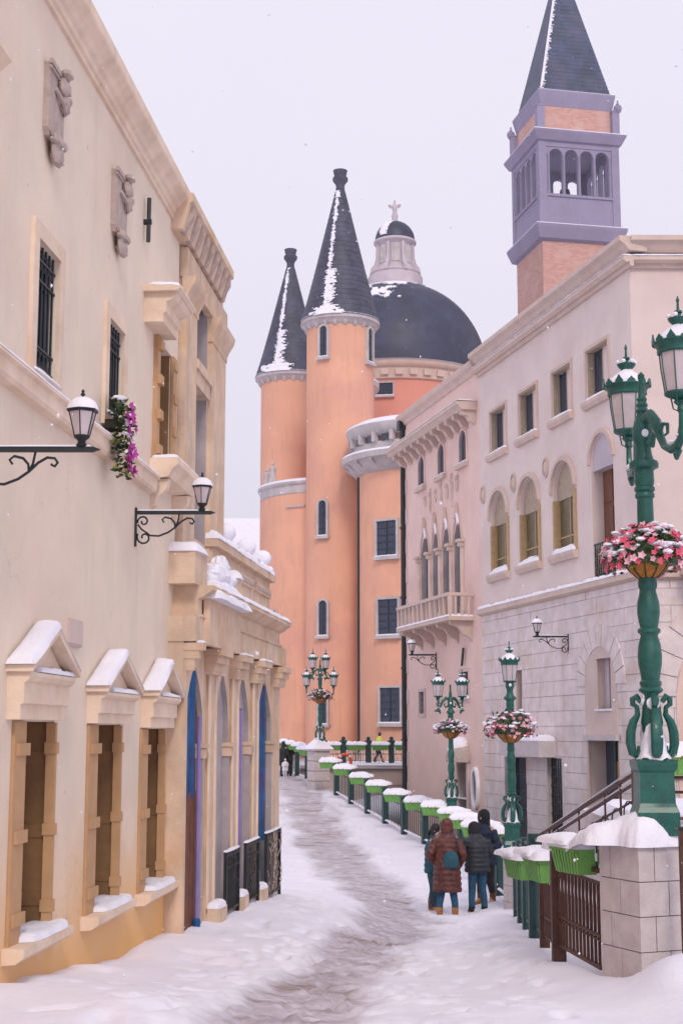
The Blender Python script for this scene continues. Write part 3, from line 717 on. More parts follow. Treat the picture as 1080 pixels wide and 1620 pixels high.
for (q0, q1) in ((b0, n0 - .03), (n1 + .03, b1)):
    p = LF.build(MB().box(q0, q1, y0 - .05, y0, 1, zc2 - .80), 'pilaster', M_arc, bay)
    LF.build(MB().prism([(y0, zc2 - 1.12), (y0 - .06, zc2 - 1.12), (y0 - .06, zc2 - 1.05), (y0 - .09, zc2 - .98), (y0 - .15, zc2 - .88), (y0 - .17, zc2 - .80), (y0, zc2 - .80)], q0 - .03, q1 + .05, 'x'), 'capital', M_arc, p)
LF.build(MB().prism([(0, zc2 - .80), (y0 - .06, zc2 - .80), (y0 - .06, zc2 - .45), (0, zc2 - .45)], b0 - .02, b1 + .03, 'x'), 'frieze', M_arc, bay)
cb = LF.build(MB().prism([(0, zc2 - .42), (y0 - .10, zc2 - .42), (y0 - .18, zc2 - .12), (y0 - .22, zc2 - .10), (y0 - .22, zc2), (2.0, zc2)], LF.s(306, 312, -.25), LF.s(370, 430, -.25), 'x'), 'cornice', M_arc, bay)
b0c, b1c = LF.s(306, 312, -.25), LF.s(370, 430, -.25)
n = 9
for i in range(n):
    x = b0c + (b1c - b0c) * (i + .5) / n
    LF.build(MB().prism([(y0 - .06, zc2 - .43), (y0 - .10, zc2 - .43), (y0 - .20, zc2 - .24), (y0 - .20, zc2 - .13), (y0 - .06, zc2 - .13)], x - .05, x + .05, 'x'), 'bracket', M_relief, cb)

# ------------------------------------------------------------------ arcade
AA = math.atan2(1, .112)
AY0 = 16.0
AF = Frame(-3.53 + .112 * AY0, AY0, AA, CZ - 2.5)
arc = AF.root('sandstone_arcade', 'low sandstone arcade with four arches, blue and violet banners and snowy parapet', 'arcade')
A0 = 0.05; A1 = AF.s(439, 1250)
def ay(px, py=1150): return AF.s(px, py)
zap = AF.px(304, 1052)[1]
zfr0 = AF.px(440, 1056)[1]; zfr1 = AF.px(440, 1027)[1]; zct = AF.px(453, 990, -.15)[1]
print('arcade', A1, zap, zfr0, zfr1, zct)
bays = [(ay(293), ay(320)), (ay(342), ay(361)), (ay(374), ay(393)), (ay(407), ay(428))]
zg = CZ - 3.4
aops = [op(a, b, zg, zap + .02, .62, .06, pt=True) for a, b in bays]
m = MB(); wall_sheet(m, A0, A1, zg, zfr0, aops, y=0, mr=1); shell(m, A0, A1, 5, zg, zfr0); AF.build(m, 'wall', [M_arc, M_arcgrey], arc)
piers = [(A0, bays[0][0]), (bays[0][1], bays[1][0]), (bays[1][1], bays[2][0]), (bays[2][1], bays[3][0]), (bays[3][1], A1)]
cz1 = zfr0 - .02
for i, (a, b) in enumerate(piers):
    a2, b2 = a + .03, b - .03
    if i in (0, 4):
        p = AF.build(MB().box(a2 - .03, b2, -.03, 0, zg, cz1 - .30), 'pilaster', M_arc, arc)
    else:
        c = (a2 + b2) / 2; r = min(.20, (b2 - a2) / 2)
        p = AF.build(MB().box(c - r, c + r, -.03, 0, zg, cz1 - .30), 'pilaster', M_arc, arc)
        AF.build(MB().box(c - r - .02, c - r + .05, -.05, -.03, zg, cz1 - .30), 'fillet', M_trim, p); AF.build(MB().box(c + r - .05, c + r + .02, -.05, -.03, zg, cz1 - .30), 'fillet', M_trim, p)
        # a square block at the foot, with snow on it
        zf = gz(*(AF.pt(c, -.3, 0).xy)) ; hgt = .24; r *= .8
        AF.build(MB().box(c - r - .06, c + r + .06, -.20, -.02, zg, zf + hgt - .06), 'plinth', M_arc, p)
        sn = MB(); pillow(sn, c - r - .07, c + r + .07, -.21, -.02, zf + hgt - .062, .07, 51 + i, .05); AF.build(sn, 'snow', M_snowcap, p, smooth=True)
    c = (a2 + b2) / 2; hw = (b2 - a2) / 2
    hw = min(hw, .30) if i not in (0, 4) else hw
    k = MB()
    for (d0, z_0, z_1) in ((.05, .30, .26), (.06, .26, .17), (.11, .17, .08), (.16, .08, .0)):
        k.box(c - hw - d0 * .25, c + hw + d0 * .25, -d0 - .06, 0, cz1 - z_0, cz1 - z_1)
    AF.build(k, 'capital', M_arc, p)
    if i in (0, 2, 3):
        sn = MB(); pillow(sn, c - hw - .04, c + hw + .04, -.23, -.13, cz1 + .002, .03, 61 + i, .04); AF.build(sn, 'snow', M_snowcap, p, smooth=True)
# inner arches: arch mouldings and small shafts with their own capitals
for i, (a, b) in enumerate(bays):
    c = (a + b) / 2; zs = zap - .6
    for sg, x in ((1, b),):
        m = MB(); m.box(x - .055, x + .03, -.02, .08, zg, zs - .45); AF.build(m, 'jamb_shaft', M_arcgrey if sg > 0 else M_arc, arc)
        m = MB(); m.box(x - .08, x + .05, -.05, .09, zs - .45, zs - .33); m.box(x - .10, x + .06, -.08, .09, zs - .33, zs - .28); AF.build(m, 'impost', M_arc, arc)
# entablature
AF.build(MB().box(A0 - .02, A1, -.13, .5, zfr0, zfr1), 'frieze', M_arc, arc)
AF.build(MB().prism([(.5, zfr1), (-.15, zfr1), (-.15, zfr1 + .03), (-.11, zfr1 + .04), (-.11, zct - .15), (-.16, zct - .13), (-.26, zct - .06), (-.28, zct - .05), (-.28, zct), (.5, zct)], A0 + .2, AF.s(460, 992, -.28), 'x'), 'cornice', M_arc, arc)
sn = MB(); pillow(sn, A0 + 1.2, AF.s(460, 992, -.28) + .01, -.29, .5, zct + .003, .07, 71, .06, maxn=120); AF.build(sn, 'snow', M_snowcap, arc, smooth=True)
# projecting plain panel over the first bay with snow on it
p0, p1 = ay(304, 1000), ay(356, 1000)
pn = AF.build(MB().box(p0, p1, -.20, -.13, zfr0 - .02, zfr1 + .22), 'plain_panel', M_arc, arc)
sn = MB(); pillow(sn, p0 - .05, p1 + .02, -.34, -.10, zfr1 + .222, .13, 73, .05, jag=.2); AF.build(sn, 'snow', M_snowcap, pn, smooth=True)
# parapet blocks above
zp = AF.px(428, 938, .2)[1]
ped = AF.build(MB().box(A0 - .05, A0 + .62, -.12, .5, zct, zct + .36), 'pedestal', M_arc, arc)
sn = MB(); pillow(sn, A0 - .08, A0 + .65, -.16, .4, zct + .36, .12, 74, .05); AF.build(sn, 'snow', M_snowcap, ped, smooth=True)
q0, q1 = ay(350, 900), A1 - .15
par = AF.build(MB().box(q0, q1, .12, .5, zct, zp + .10), 'parapet', M_arc, arc)
nb = 3
for i in range(nb):
    a = q0 + (q1 - q0) * i / nb + .1; b = q0 + (q1 - q0) * (i + 1) / nb - .1
    AF.build(MB().box(a, b, .08, .12, zp - .16, zp - .03), 'slot_frame', M_arc, par); AF.build(MB().box(a + .08, b - .08, .066, .08, zp - .12, zp - .07), 'slot', M_relief, par)
cap = AF.build(MB().box(q0 - .05, q1 + .05, .03, .55, zp + .10, zp + .20), 'coping', M_arc, par)
sn = MB(); pillow(sn, q0 - .06, q1 + .06, .02, .55, zp + .20, .11, 75, .06, jag=.5, maxn=90); AF.build(sn, 'snow', M_snowcap, par, smooth=True)
for i, pxx in enumerate((354, 388, 413)):
    ss = AF.s(pxx, 890, .28); pst = MB(); pst.lathe([(.16, 0), (.16, .05), (.07, .1), (.06, .16), (.10, .2), (.12, .27), (.09, .34), (.03, .38)], 14, (ss, .28, zp + .24)); AF.build(pst, 'ball_finial', M_arc, par, smooth=True)
    sn = MB(); sn.blob((ss, .27, zp + .50), (.15, .15, .13), 16, noise=.07, seed=i); sn.blob((ss + .03, .27, zp + .31), (.24, .2, .09), 16, noise=.12, seed=i + 5); AF.build(sn, 'snow', M_snowcap, par, smooth=True)
# snow-laden scrolled gable piece standing in front of the tall bay
a, b = A0 + .8, A0 + 2.3
gp = AF.build(MB().prism([(a, zct), (b, zct), (b, zct + 0.186), (b - .2, zct + 0.260), (b - .35, zct + 0.186), ((a + b) / 2 + .05, zct + 0.341), ((a + b) / 2 - .25, zct + 0.384), (a + .3, zct + 0.186), (a, zct + 0.099)], -.05, .08), 'scrolled_crest', M_arc, arc)
sn = MB()
for k_, (fx_, dz_, rx_, rz_) in enumerate(((.12, .16, .22, .10), (.34, .30, .26, .13), (.55, .44, .20, .15), (.52, .30, .30, .16), (.74, .24, .24, .12), (.92, .30, .20, .11))):
    sn.blob((a + (b - a) * fx_, -.06, zct + dz_ * .8), (rx_, .13, rz_), 18, noise=.16, seed=40 + k_)
pillow(sn, a - .1, b, -.26, .0, zct + 0.012, .16, 77, .05); AF.build(sn, 'snow', M_snowcap, gp, smooth=True)
st = AF.build(MB().box(b - .15, b + .12, -.2, .1, zct + .0, zct + .28), 'pedestal', M_arc, arc)
sn = MB(); pillow(sn, b - .18, b + .15, -.22, .1, zct + .28, .12, 78, .04); AF.build(sn, 'snow', M_snowcap, st, smooth=True)
# what fills the openings: doors and banners behind, low grilles in front
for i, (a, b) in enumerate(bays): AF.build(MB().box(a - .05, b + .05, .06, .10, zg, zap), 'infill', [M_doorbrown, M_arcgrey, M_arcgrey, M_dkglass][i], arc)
def banner(bi, z0, z1, mt, label, y=.24, f0=.02, f1=.72):
    a, b = bays[bi]; w_ = (b - a); m = MB(); n = 10; L = []
    x0, x1 = a + w_ * f0, a + w_ * f1
    for j in range(n + 1):
        x = x0 + (x1 - x0) * j / n; L.append((x, y + .02 * math.sin(j * 1.3)))
    vs = [(x, yy, z) for x, yy in L for z in (z0, z1)] + [(x, yy + .012, z) for x, yy in L for z in (z0, z1)]
    k = 2 * (n + 1); fs = []
    for j in range(n):
        fs += [(2 * j, 2 * j + 2, 2 * j + 3, 2 * j + 1), (k + 2 * j, k + 2 * j + 1, k + 2 * j + 3, k + 2 * j + 2), (2 * j, k + 2 * j, k + 2 * j + 2, 2 * j + 2), (2 * j + 1, 2 * j + 3, k + 2 * j + 3, k + 2 * j + 1)]
    m.add(vs, fs); t = thing('banner', label, 'banner', tuple(AF.pt(a, .2, z0)), AA, 'cloth banners hung in the arcade')
    m.v = [(p[0] - a, p[1] - .2, p[2] - z0) for p in m.v]; m.build('cloth', mt, t, smooth=True)
    rd = MB().tube([(x0 - a, y - .2, z1 - z0), (x1 - a, y - .2, z1 - z0)], .012, 6); rd.build('rod', M_iron, t)
zb1 = AF.px(304, 1262)[1]
banner(0, zb1, zap - .05, M_blue, 'blue and violet banner hanging above the brown door in the nearest arch', .03)
banner(2, AF.px(380, 1345)[1], zap - .45, M_violet, 'pale violet banner in the third arch of the arcade', .03, .0, .6)
banner(3, AF.px(416, 1330)[1], zap - .12, M_blue, 'deep blue banner with magenta patches in the farthest arch', .03)
dr = MB(); a, b = bays[0]
for j in range(4): AF.build(MB().box(a + .02 + (b - a) * j / 4, a + (b - a) * (j + 1) / 4 - .01, .03, .055, zg, zb1 + .05), 'plank', M_doorbrown, arc)
x, yy = ay(309, 1400), -.02; zf = AF.px(308, 1480)[1]
t = thing('banner_pole', 'slim violet pole standing in the snow at the nearest arch', 'pole', tuple(AF.pt(x, yy, zf)), AA)
m = MB().tube([(0, 0, -.1), (0, 0, zb1 - zf + .9)], .022, 8); m.build('pole', M_violet, t); MB().lathe([(.045, 0), (.045, .22), (.03, .24)], 8, (0, 0, -.05)).build('sleeve', M_blue, t)
for i, (bi, lab, yt) in enumerate(((1, 'nearest low iron grille between arcade columns', 1352), (2, 'middle low iron grille beneath the violet banner', 1337), (3, 'farthest iron grille, cluttered with twigs, beneath the blue banner', 1322))):
    a, b = bays[bi]; b += .06; a -= .04; zf = gz(*(AF.pt((a + b) / 2, -.2, 0).xy)) ; zt = AF.px((346, 378, 410)[i], yt, -.12)[1]; H = zt - zf + .05
    t = thing('iron_grille', lab, 'grille', tuple(AF.pt(a, -.14, zf - .05)), AA, 'low iron grilles between the arcade columns')
    W_ = b - a
    MB().box(0, .04, -.02, .02, 0, H).build('post', M_iron, t); MB().box(W_ - .04, W_, -.02, .02, 0, H).build('post', M_iron, t)
    MB().box(.04, W_ - .04, -.015, .015, H - .06, H - .02).build('rail', M_iron, t); MB().box(.04, W_ - .04, -.015, .015, .10, .13).build('rail', M_iron, t); MB().box(.04, W_ - .04, -.015, .015, H - .2, H - .17).build('rail', M_iron, t)
    nb_ = 11
    for j in range(nb_): MB().tube([(.06 + (W_ - .12) * j / (nb_ - 1), 0, .1), (.06 + (W_ - .12) * j / (nb_ - 1), 0, H - .04)], .008, 4).build('bar', M_iron, t)
    m = MB(); rg = random.Random(i)
    for j in range(10 if i < 2 else 26):
        x0 = rg.uniform(.05, W_ - .05); z_0 = rg.uniform(.05, H * .8)
        m.tube([(x0, -.02, z_0), (x0 + rg.uniform(-.08, .08), -.05, z_0 + rg.uniform(.05, .15)), (x0 + rg.uniform(-.12, .12), -.03, z_0 + rg.uniform(.1, .3))], .005, 3)
    m.build('dry_twigs', M_relief if i == 2 else M_iron, t)
    sn = MB(); pillow(sn, 0, W_, -.03, .03, H, .025, 80 + i, .05); sn.build('snow', M_snowcap, t, smooth=True)
# ------------------------------------------------------------------ right-hand buildings across the canal
RA = math.atan2(-1, .2386)
def rline(Y): return 7.96 - .2386 * (Y - 40)
RF = Frame(rline(52.2), 52.2, RA, -2.2)
PF = Frame(rline(61.9), 61.9, RA, -2.2)
def stone_blocks(F, parent, s0, s1, z0, z1, ch, bl, ops, m, proud=.022, gap=.014, first=None, back=.05):
    """one object per dressed block, cut round the openings, joints left open"""
    row = 0; z = z0; cache = {}; rg = random.Random(int(s1 * 10) + 3)
    while z < z1 - .1:
        zt = min(z + ch, z1); x = s0; k = 0
        while x < s1 - .02:
            w_ = bl * (1 if first is None or k else first)
            if k == 0 and row % 2: w_ *= .62
            xe = min(x + w_, s1)
            if s1 - xe < .25: xe = s1
            a, b, c, d = x + gap / 2, xe - gap / 2, z + gap / 2, zt - gap / 2
            cells = [(a, b, c, d)]
            for o in ops:
                new = []
                for (p, q, r, t) in cells:
                    if o['s1'] <= p or o['s0'] >= q or o['z1'] <= r or o['z0'] >= t: new.append((p, q, r, t)); continue
                    if o['s0'] > p: new.append((p, o['s0'], r, t))
                    if o['s1'] < q: new.append((o['s1'], q, r, t))
                    pp, qq = max(p, o['s0']), min(q, o['s1'])
                    if o['z1'] < t: new.append((pp, qq, o['z1'], t))
                    if o['z0'] > r: new.append((pp, qq, r, o['z0']))
                cells = new
            cells = [q for q in cells if q[1] - q[0] > .03 and q[3] - q[2] > .03]
            if cells:
                pr = proud + rg.uniform(-.008, .010)
                if len(cells) == 1:
                    (p, q, r, t) = cells[0]; key = (round(q - p, 2), round(t - r, 2))
                    if key not in cache:
                        me = MB().box(0, q - p, -1, 0, 0, t - r).build('stone_block', m, parent); cache[key] = me.data
                        o = me
                    else: o = put('stone_block', cache[key], parent)
                    o.location = (p, .0, r - F.zb); o.scale = (1, pr, 1)
                else:
                    for (p, q, r, t) in cells: F.build(MB().box(p, q, -pr, 0, r, t), 'stone_block', m, parent)
            x = xe; k += 1
        z = zt; row += 1

big = RF.root('lavender_stone_building', 'tall mauve stucco building with stone-block ground floor on the right', 'building')
LEN = RF.s(1003, 700)
zs0, zs1 = RF.px(1006, 918)[1], RF.px(1006, 905)[1]
zt1 = RF.px(985, 363, -.5)[1]
print('big', LEN, zs0, zs1, zt1)
rops = []; WIN = []
# top floor: square windows
for (a, b, y0_, y1_, lab) in ((775, 800, 636, 708, 0), (821, 849, 606, 683, 0), (874, 904, 572, 655, 0), (929, 964, 534, 622, 0)):
    s0 = RF.s(a, 650); s1 = RF.s(b, 650); zb = RF.px(a, y1_)[1]; zt = RF.px(b, y0_)[1]
    if not WIN: zb0, zt0 = zb, zt
    zb, zt = RF.px(964, 619)[1], RF.px(964, 533)[1]
    rops.append(op(s0, s1, zb, zt, 0, .30)); WIN.append((s0, s1, zb, zt, 'sq'))
for (a, b) in ((776, 803), (822, 853), (875, 910)):
    s0 = RF.s(a, 830); s1 = RF.s(b, 830); zb, zt = RF.px(910, 870)[1], RF.px(893, 728)[1]
    rops.append(op(s0, s1, zb, zt, (s1 - s0) / 2, .30)); WIN.append((s0, s1, zb, zt, 'ar'))
# tall arched loggia door with a grille
ds0, ds1 = RF.s(936, 800), RF.s(971, 800); dzb, dzt = RF.px(960, 917)[1], RF.px(955, 684)[1]
rops.append(op(ds0, ds1, dzb, dzt, (ds1 - ds0) / 2, .42))
for (s0, s1, zb, zt, kd) in WIN:
    fr = MB(); yb = .24 if kd == 'sq' else .22
    if kd == 'sq':
        for q in ((s0 - .1, s0, zb - .05, zt + .1), (s1, s1 + .1, zb - .05, zt + .1), (s0, s1, zt, zt + .1)): fr.box(q[0], q[1], -.04, 0, q[2], q[3])
        W = RF.build(fr, 'window', M_cream2, big)
        RF.build(MB().box(s0, s0 + .05, .02, .22, zb, zt), 'side_frame', M_softtan, W); RF.build(MB().box(s1 - .07, s1, .0, .22, zb, zt), 'side_frame', M_softtan, W)
        RF.build(MB().box(s0, s1, .0, .20, zt - .05, zt), 'head_frame', M_softtan, W)
        RF.build(MB().box(s0 + .05, s1 - .07, yb, yb + .04, zb, zt - .05), 'pane', M_dkglass, W)
        RF.build(MB().box(s0 + (s1 - s0) * .50, s1 - .07, yb - .05, yb, zb, zt - .05), 'mauve_panel', M_lavside, W)  # flat mauve panel covering the right half of the pane
        RF.build(MB().box(s0 + (s1 - s0) * .47, s0 + (s1 - s0) * .50, yb - .06, yb, zb, zt - .05), 'mullion', M_softtan, W)
    else:
        c = (s0 + s1) / 2; r = (s1 - s0) / 2
        fr.arcband(c, zt - r, r + .02, r + .02, .13, -.10, 0, 14)
        fr.box(s0 - .15, s0 - .02, -.05, 0, zt - r - .05, zt - r); fr.box(s1 + .02, s1 + .15, -.05, 0, zt - r - .05, zt - r)
        W = RF.build(fr, 'window', M_cream2, big)
        zh = zt - r - .25
        RF.build(MB().box(s0, s0 + .10, -.03, .22, zb, zh), 'shutter', M_goldframe, W); RF.build(MB().box(s1 - .04, s1 + .12, -.06, .0, zb, zh + .12), 'shutter', M_goldframe, W)
        RF.build(MB().box(s0, s1, .16, .24, zh, zt), 'lunette', M_softtan, W)
        RF.build(MB().box(s0, s1, yb - .02, yb + .03, zb, zh), 'pane', M_curtain, W); RF.build(MB().box(c + .05, c + .11, yb - .05, yb - .02, zb, zh), 'mullion', M_goldframe, W)
        RF.build(MB().box(s0, s1, yb - .06, yb - .02, zb + (zh - zb) * .3, zb + (zh - zb) * .3 + .05), 'transom', M_goldframe, W)
        sn = MB(); pillow(sn, s0, s1, .1, .35, zh - .0, .05, 3, .1); 
    d_ = .22 if kd == 'sq' else .25
    si = RF.build(MB().prism([(.1, zb), (-.18, zb), (-.18, zb - .10), (-.12, zb - d_), (0, zb - d_)], s0 - .14, s1 + .14, 'x'), 'sill', M_cream2, W)
    sn = MB(); pillow(sn, s0 + .0, s1 + .1, -.17, .4, zb + .003, .10 if kd == 'sq' else .22, int(s0 * 9), .1, jag=.4); RF.build(sn, 'snow', M_snowcap, si, smooth=True)
D = RF.build(MB().arcband((ds0 + ds1) / 2, dzt - (ds1 - ds0) / 2, (ds1 - ds0) / 2 + .02, (ds1 - ds0) / 2 + .02, .14, -.08, 0, 14), 'balcony_door', M_cream2, big)
zl = RF.px(955, 738)[1]
RF.build(MB().box(ds0, ds1, .06, .38, zl, dzt), 'lunette', M_lantern, D)
RF.build(MB().box(ds0, ds1, .37, .41, dzb, zl), 'leaf', M_doorbrown, D)
for j in range(2):
    for q in range(3): RF.build(MB().box(ds0 + .12 + j * (ds1 - ds0 - .15) / 2, ds0 + (ds1 - ds0 - .15) / 2 * (j + 1), .34, .37, dzb + .15 + q * (zl - dzb) / 3, dzb + (q + 1) * (zl - dzb) / 3), 'panel', M_doorbrown, D)
zr = RF.px(955, 856)[1]
G = RF.build(MB().box(ds0, ds1, .02, .06, zr - .05, zr), 'railing', M_iron, big); RF.build(MB().box(ds0, ds1, .03, .05, dzb + .1, dzb + .14), 'rail', M_iron, G)
for j in range(12): RF.build(MB().box(ds0 + (ds1 - ds0) * (j + .3) / 12, ds0 + (ds1 - ds0) * (j + .3) / 12 + .025, .03, .05, dzb + .05, zr - .04), 'bar', M_iron, G)
m = MB()
for j in range(6):
    for q in range(3): m.arcband(ds0 + (ds1 - ds0) * (j + .5) / 6, dzb + .3 + q * .28, .07, .09, .02, .02, .04, 10, a1=2 * math.pi)
RF.build(tag(m, None) if False else m, 'scrollwork', M_iron, G)
G.children[-1]['kind'] = 'stuff'

# ground-floor openings
def R4(a, b, y0_, y1_, xa=None): 
    s0, s1 = RF.s(a, (y0_ + y1_) / 2), RF.s(b, (y0_ + y1_) / 2); return s0, s1, RF.px(b, y1_)[1], RF.px(b, y0_)[1]
gl = {}
gl['small'] = R4(816, 826, 1060, 1126); gl['door'] = R4(800, 834, 1199, 1335); gl['grille'] = R4(869, 892, 1200, 1335)
gl['niche'] = R4(946, 968, 1040, 1121); gl['entry'] = R4(934, 983, 1172, 1345)
bopsR = [op(*gl['small'], 0, .3), op(*gl['door'], 0, .45), op(*gl['grille'], 0, .12), op(*gl['niche'], 0, .3), op(*gl['entry'], 0, .55)]
m = MB(); wall_sheet(m, 0, LEN, zs0, zt1 - .3, rops); RF.build(m, 'upper_wall', M_lav, big)
m = MB(); wall_sheet(m, 0, LEN, -2.2, zs0, bopsR, y=.0, mr=1); RF.build(m, 'lower_wall', [M_joint, M_peach], big)
na, nb2 = RF.s(927, 1100), RF.s(977, 1100); ztA = RF.px(953, 1022)[1]; rr = (nb2 - na) / 2; nc = (na + nb2) / 2
nops = [o for o in bopsR[3:]]
def arch_panel(mb, a, b, zbot, zsp, ops, y=-.05, n=36, rev=.08):
    """a plastered panel with a round head, open where the openings are"""
    c, r = (a + b) / 2, (b - a) / 2
    S = sorted({*[a + (b - a) * k / n for k in range(n + 1)], *[q['s0'] for q in ops], *[q['s1'] for q in ops]}); S = [x for x in S if a - 1e-6 <= x <= b + 1e-6]
    zt = lambda x: zsp + math.sqrt(max(0, r * r - (x - c) ** 2))
    for p, q in zip(S[:-1], S[1:]):
        o_ = sorted([o for o in ops if o['s0'] < (p + q) / 2 < o['s1']], key=lambda o: o['z0']); z = zbot
        for o in o_:
            if o['z0'] > z: mb.add([(p, y, z), (q, y, z), (q, y, o['z0']), (p, y, o['z0'])], [(0, 1, 2, 3)])
            z = max(z, o['z1'])
        mb.add([(p, y, z), (q, y, z), (q, y, zt(q)), (p, y, zt(p))], [(0, 1, 2, 3)])
        mb.add([(p, y, zt(p)), (q, y, zt(q)), (q, .0, zt(q)), (p, .0, zt(p))], [(0, 1, 2, 3)])
    for o in ops:
        for (p, q, u, v) in ((o['s0'], o['s0'], o['z0'], o['z1']), (o['s1'], o['s1'], o['z0'], o['z1']), (o['s0'], o['s1'], o['z1'], o['z1']), (o['s0'], o['s1'], o['z0'], o['z0'])):
            if p == q: mb.add([(p, y, u), (p, y + rev, u), (p, y + rev, v), (p, y, v)], [(0, 1, 2, 3)])
            else: mb.add([(p, y, u), (q, y, u), (q, y + rev, u), (p, y + rev, u)], [(0, 1, 2, 3)])
m = MB(); arch_panel(m, na, nb2, -2.2, ztA - rr, nops)
m.add([(na, -.05, -2.2), (na, 0, -2.2), (na, 0, ztA - rr), (na, -.05, ztA - rr)], [(0, 1, 2, 3)]); m.add([(nb2, -.05, -2.2), (nb2, 0, -2.2), (nb2, 0, ztA - rr), (nb2, -.05, ztA - rr)], [(0, 1, 2, 3)])
RF.build(m, 'arched_panel', M_peach, big)
for k in range(11):
    a0, a1 = math.pi * (k + .04) / 11, math.pi * (k + .96) / 11
    RF.build(MB().arcband(nc, ztA - rr, rr + .0, rr + .0, .62, -.065 - .006 * (k % 2), 0, 3, a0=a0, a1=a1), 'voussoir', M_greybase, big)
stone_blocks(RF, big, 0, LEN, -.6, zs0, .462, 2.7, [dict(q) for q in bopsR] + [dict(s0=na, s1=nb2, z0=-3, z1=ztA - rr), dict(s0=na + .25, s1=nb2 - .25, z0=ztA - rr, z1=ztA - rr * .3)], M_greybase, first=.8)
# fillings
s0, s1, zb, zt = gl['small']; W = RF.build(MB().box(s0, s1, .24, .28, zb, zt), 'window', M_curtain, big); RF.build(MB().box(s0 - .05, s1 + .1, -.1, .3, zb - .1, zb), 'sill', M_cream2, W)
s0, s1, zb, zt = gl['niche']; W = RF.build(MB().box(s0, s1, .24, .28, zb, zt), 'window', M_goldframe, big); RF.build(MB().box(s0, s0 + .3, .20, .24, zb, zt), 'shutter', M_lantern, W)
RF.build(MB().box(s0 - .05, s1 + .05, -.11, .4, zb - .06, zb), 'sill', M_white, W)
s0, s1, zb, zt = gl['grille']; W = RF.build(MB().box(s0, s1, .10, .13, zb, zt), 'grille_window', M_dkglass, big)
fr = MB(); fr.box(s0 - .08, s0, -.06, 0, zb, zt + .08); fr.box(s1, s1 + .08, -.06, 0, zb, zt + .08); fr.box(s0, s1, -.06, 0, zt, zt + .08); RF.build(fr, 'frame', M_awning, W)
for j in range(7): RF.build(MB().box(s0 + (s1 - s0) * (j + .4) / 7, s0 + (s1 - s0) * (j + .4) / 7 + .03, .05, .08, zb, zt), 'bar', M_iron, W)
for j in range(9): RF.build(MB().box(s0, s1, .04, .06, zb + (zt - zb) * j / 9, zb + (zt - zb) * j / 9 + .025), 'cross_bar', M_iron, W)
s0, s1, zb, zt = gl['door']; W = RF.build(MB().box(s0, s1, .39, .43, zb, zt), 'door', M_dkglass, big); RF.build(MB().box(s1 - .3, s1 - .02, .33, .39, zb, zt), 'leaf', M_green2, W); RF.build(MB().box(s0 + .05, s0 + .12, .33, .39, zb, zt), 'frame', M_green2, W)
for j in range(4): RF.build(MB().box(s0 + .12, s1 - .3, .36, .39, zb + .5 + j * .55, zb + .56 + j * .55), 'glazing_bar', M_green2, W)
ca0, ca1, cb0, cb1 = RF.s(795, 1180, -.5), RF.s(856, 1185, -.5), RF.px(856, 1198, -.5)[1], RF.px(856, 1172, -.5)[1]
cn_ = RF.build(MB().box(ca0, ca1, -.6, -.01, cb0, cb1), 'canopy', M_awning, big); sn = MB(); pillow(sn, ca0, ca1, -.62, 0, cb1, .18, 4, .12, jag=.15); RF.build(sn, 'snow', M_snowcap, cn_, smooth=True)
s0, s1, zb, zt = gl['entry']; W = RF.build(MB().box(s0 + .0, s1, .50, .54, zb, zt), 'entrance_door', M_dkglass, big)
RF.build(MB().box(s0 + (s1 - s0) * .42, s1 - .18, .43, .50, zb, zb + (zt - zb) * .80), 'lower_panel', M_doororange, W); RF.build(MB().box(s0 + (s1 - s0) * .36, s0 + (s1 - s0) * .42, .40, .50, zb, zt), 'frame', M_green2, W)
RF.build(MB().box(s0 + (s1 - s0) * .42, s1 - .18, .46, .50, zb + (zt - zb) * .83, zt - .1), 'upper_panel', M_dkglass2, W)
RF.build(MB().box(s0 - .1, s1 + .06, -.16, -.05, zt + .0, zt + .16), 'lintel', M_awning, W)
# string course, medallions, cornices
sc = RF.build(MB().prism([(0, zs0 - .02), (-.10, zs0), (-.20, zs0 + .06), (-.20, zs1), (0, zs1 + .02)], -.02, LEN + .2, 'x'), 'string_course', M_cream2, big)
sn = MB(); pillow(sn, 0, LEN + .2, -.21, 0, zs1 + .003, .10, 91, .10, maxn=150, jag=.7); RF.build(sn, 'snow', M_snowcap, sc, smooth=True)
for (p, q) in ((764, 783), (812, 764), (863, 740)):
    a, z = RF.px(p, q); m = MB(); m.blob((a, 0, z), (.17, .07, .24), 12); m.arcband(a, z, .2, .28, .05, -.05, 0, 14, a1=2 * math.pi); RF.build(m, 'medallion', M_cream2, big, smooth=True); big.children[-1]['kind'] = 'thing'
zz1 = RF.px(990, 401, -.3)[1]; zz0 = RF.px(990, 425, -.1)[1]; zk0 = RF.px(985, 386, -.5)[1]
def cornices(F, root, L0, L1):
    F.build(MB().prism([(0, zz0), (-.10, zz0), (-.14, zz0 + .12), (-.22, zz1 - .18), (-.32, zz1 - .10), (-.32, zz1), (0, zz1 + .02)], L0, L1, 'x'), 'lower_cornice', M_cream2, root)
    F.build(MB().prism([(.4, zk0), (-.12, zk0), (-.28, zk0 + .18), (-.42, zt1 - .14), (-.42, zt1), (.4, zt1)], L0, L1, 'x'), 'cornice', M_cream2, root)
    sn = MB(); pillow(sn, L0, L1, -.33, 0, zz1 + .02, .05, 93, .12, maxn=130); F.build(sn, 'snow', M_snowcap, root, smooth=True)
cornices(RF, big, 0, LEN + .32)
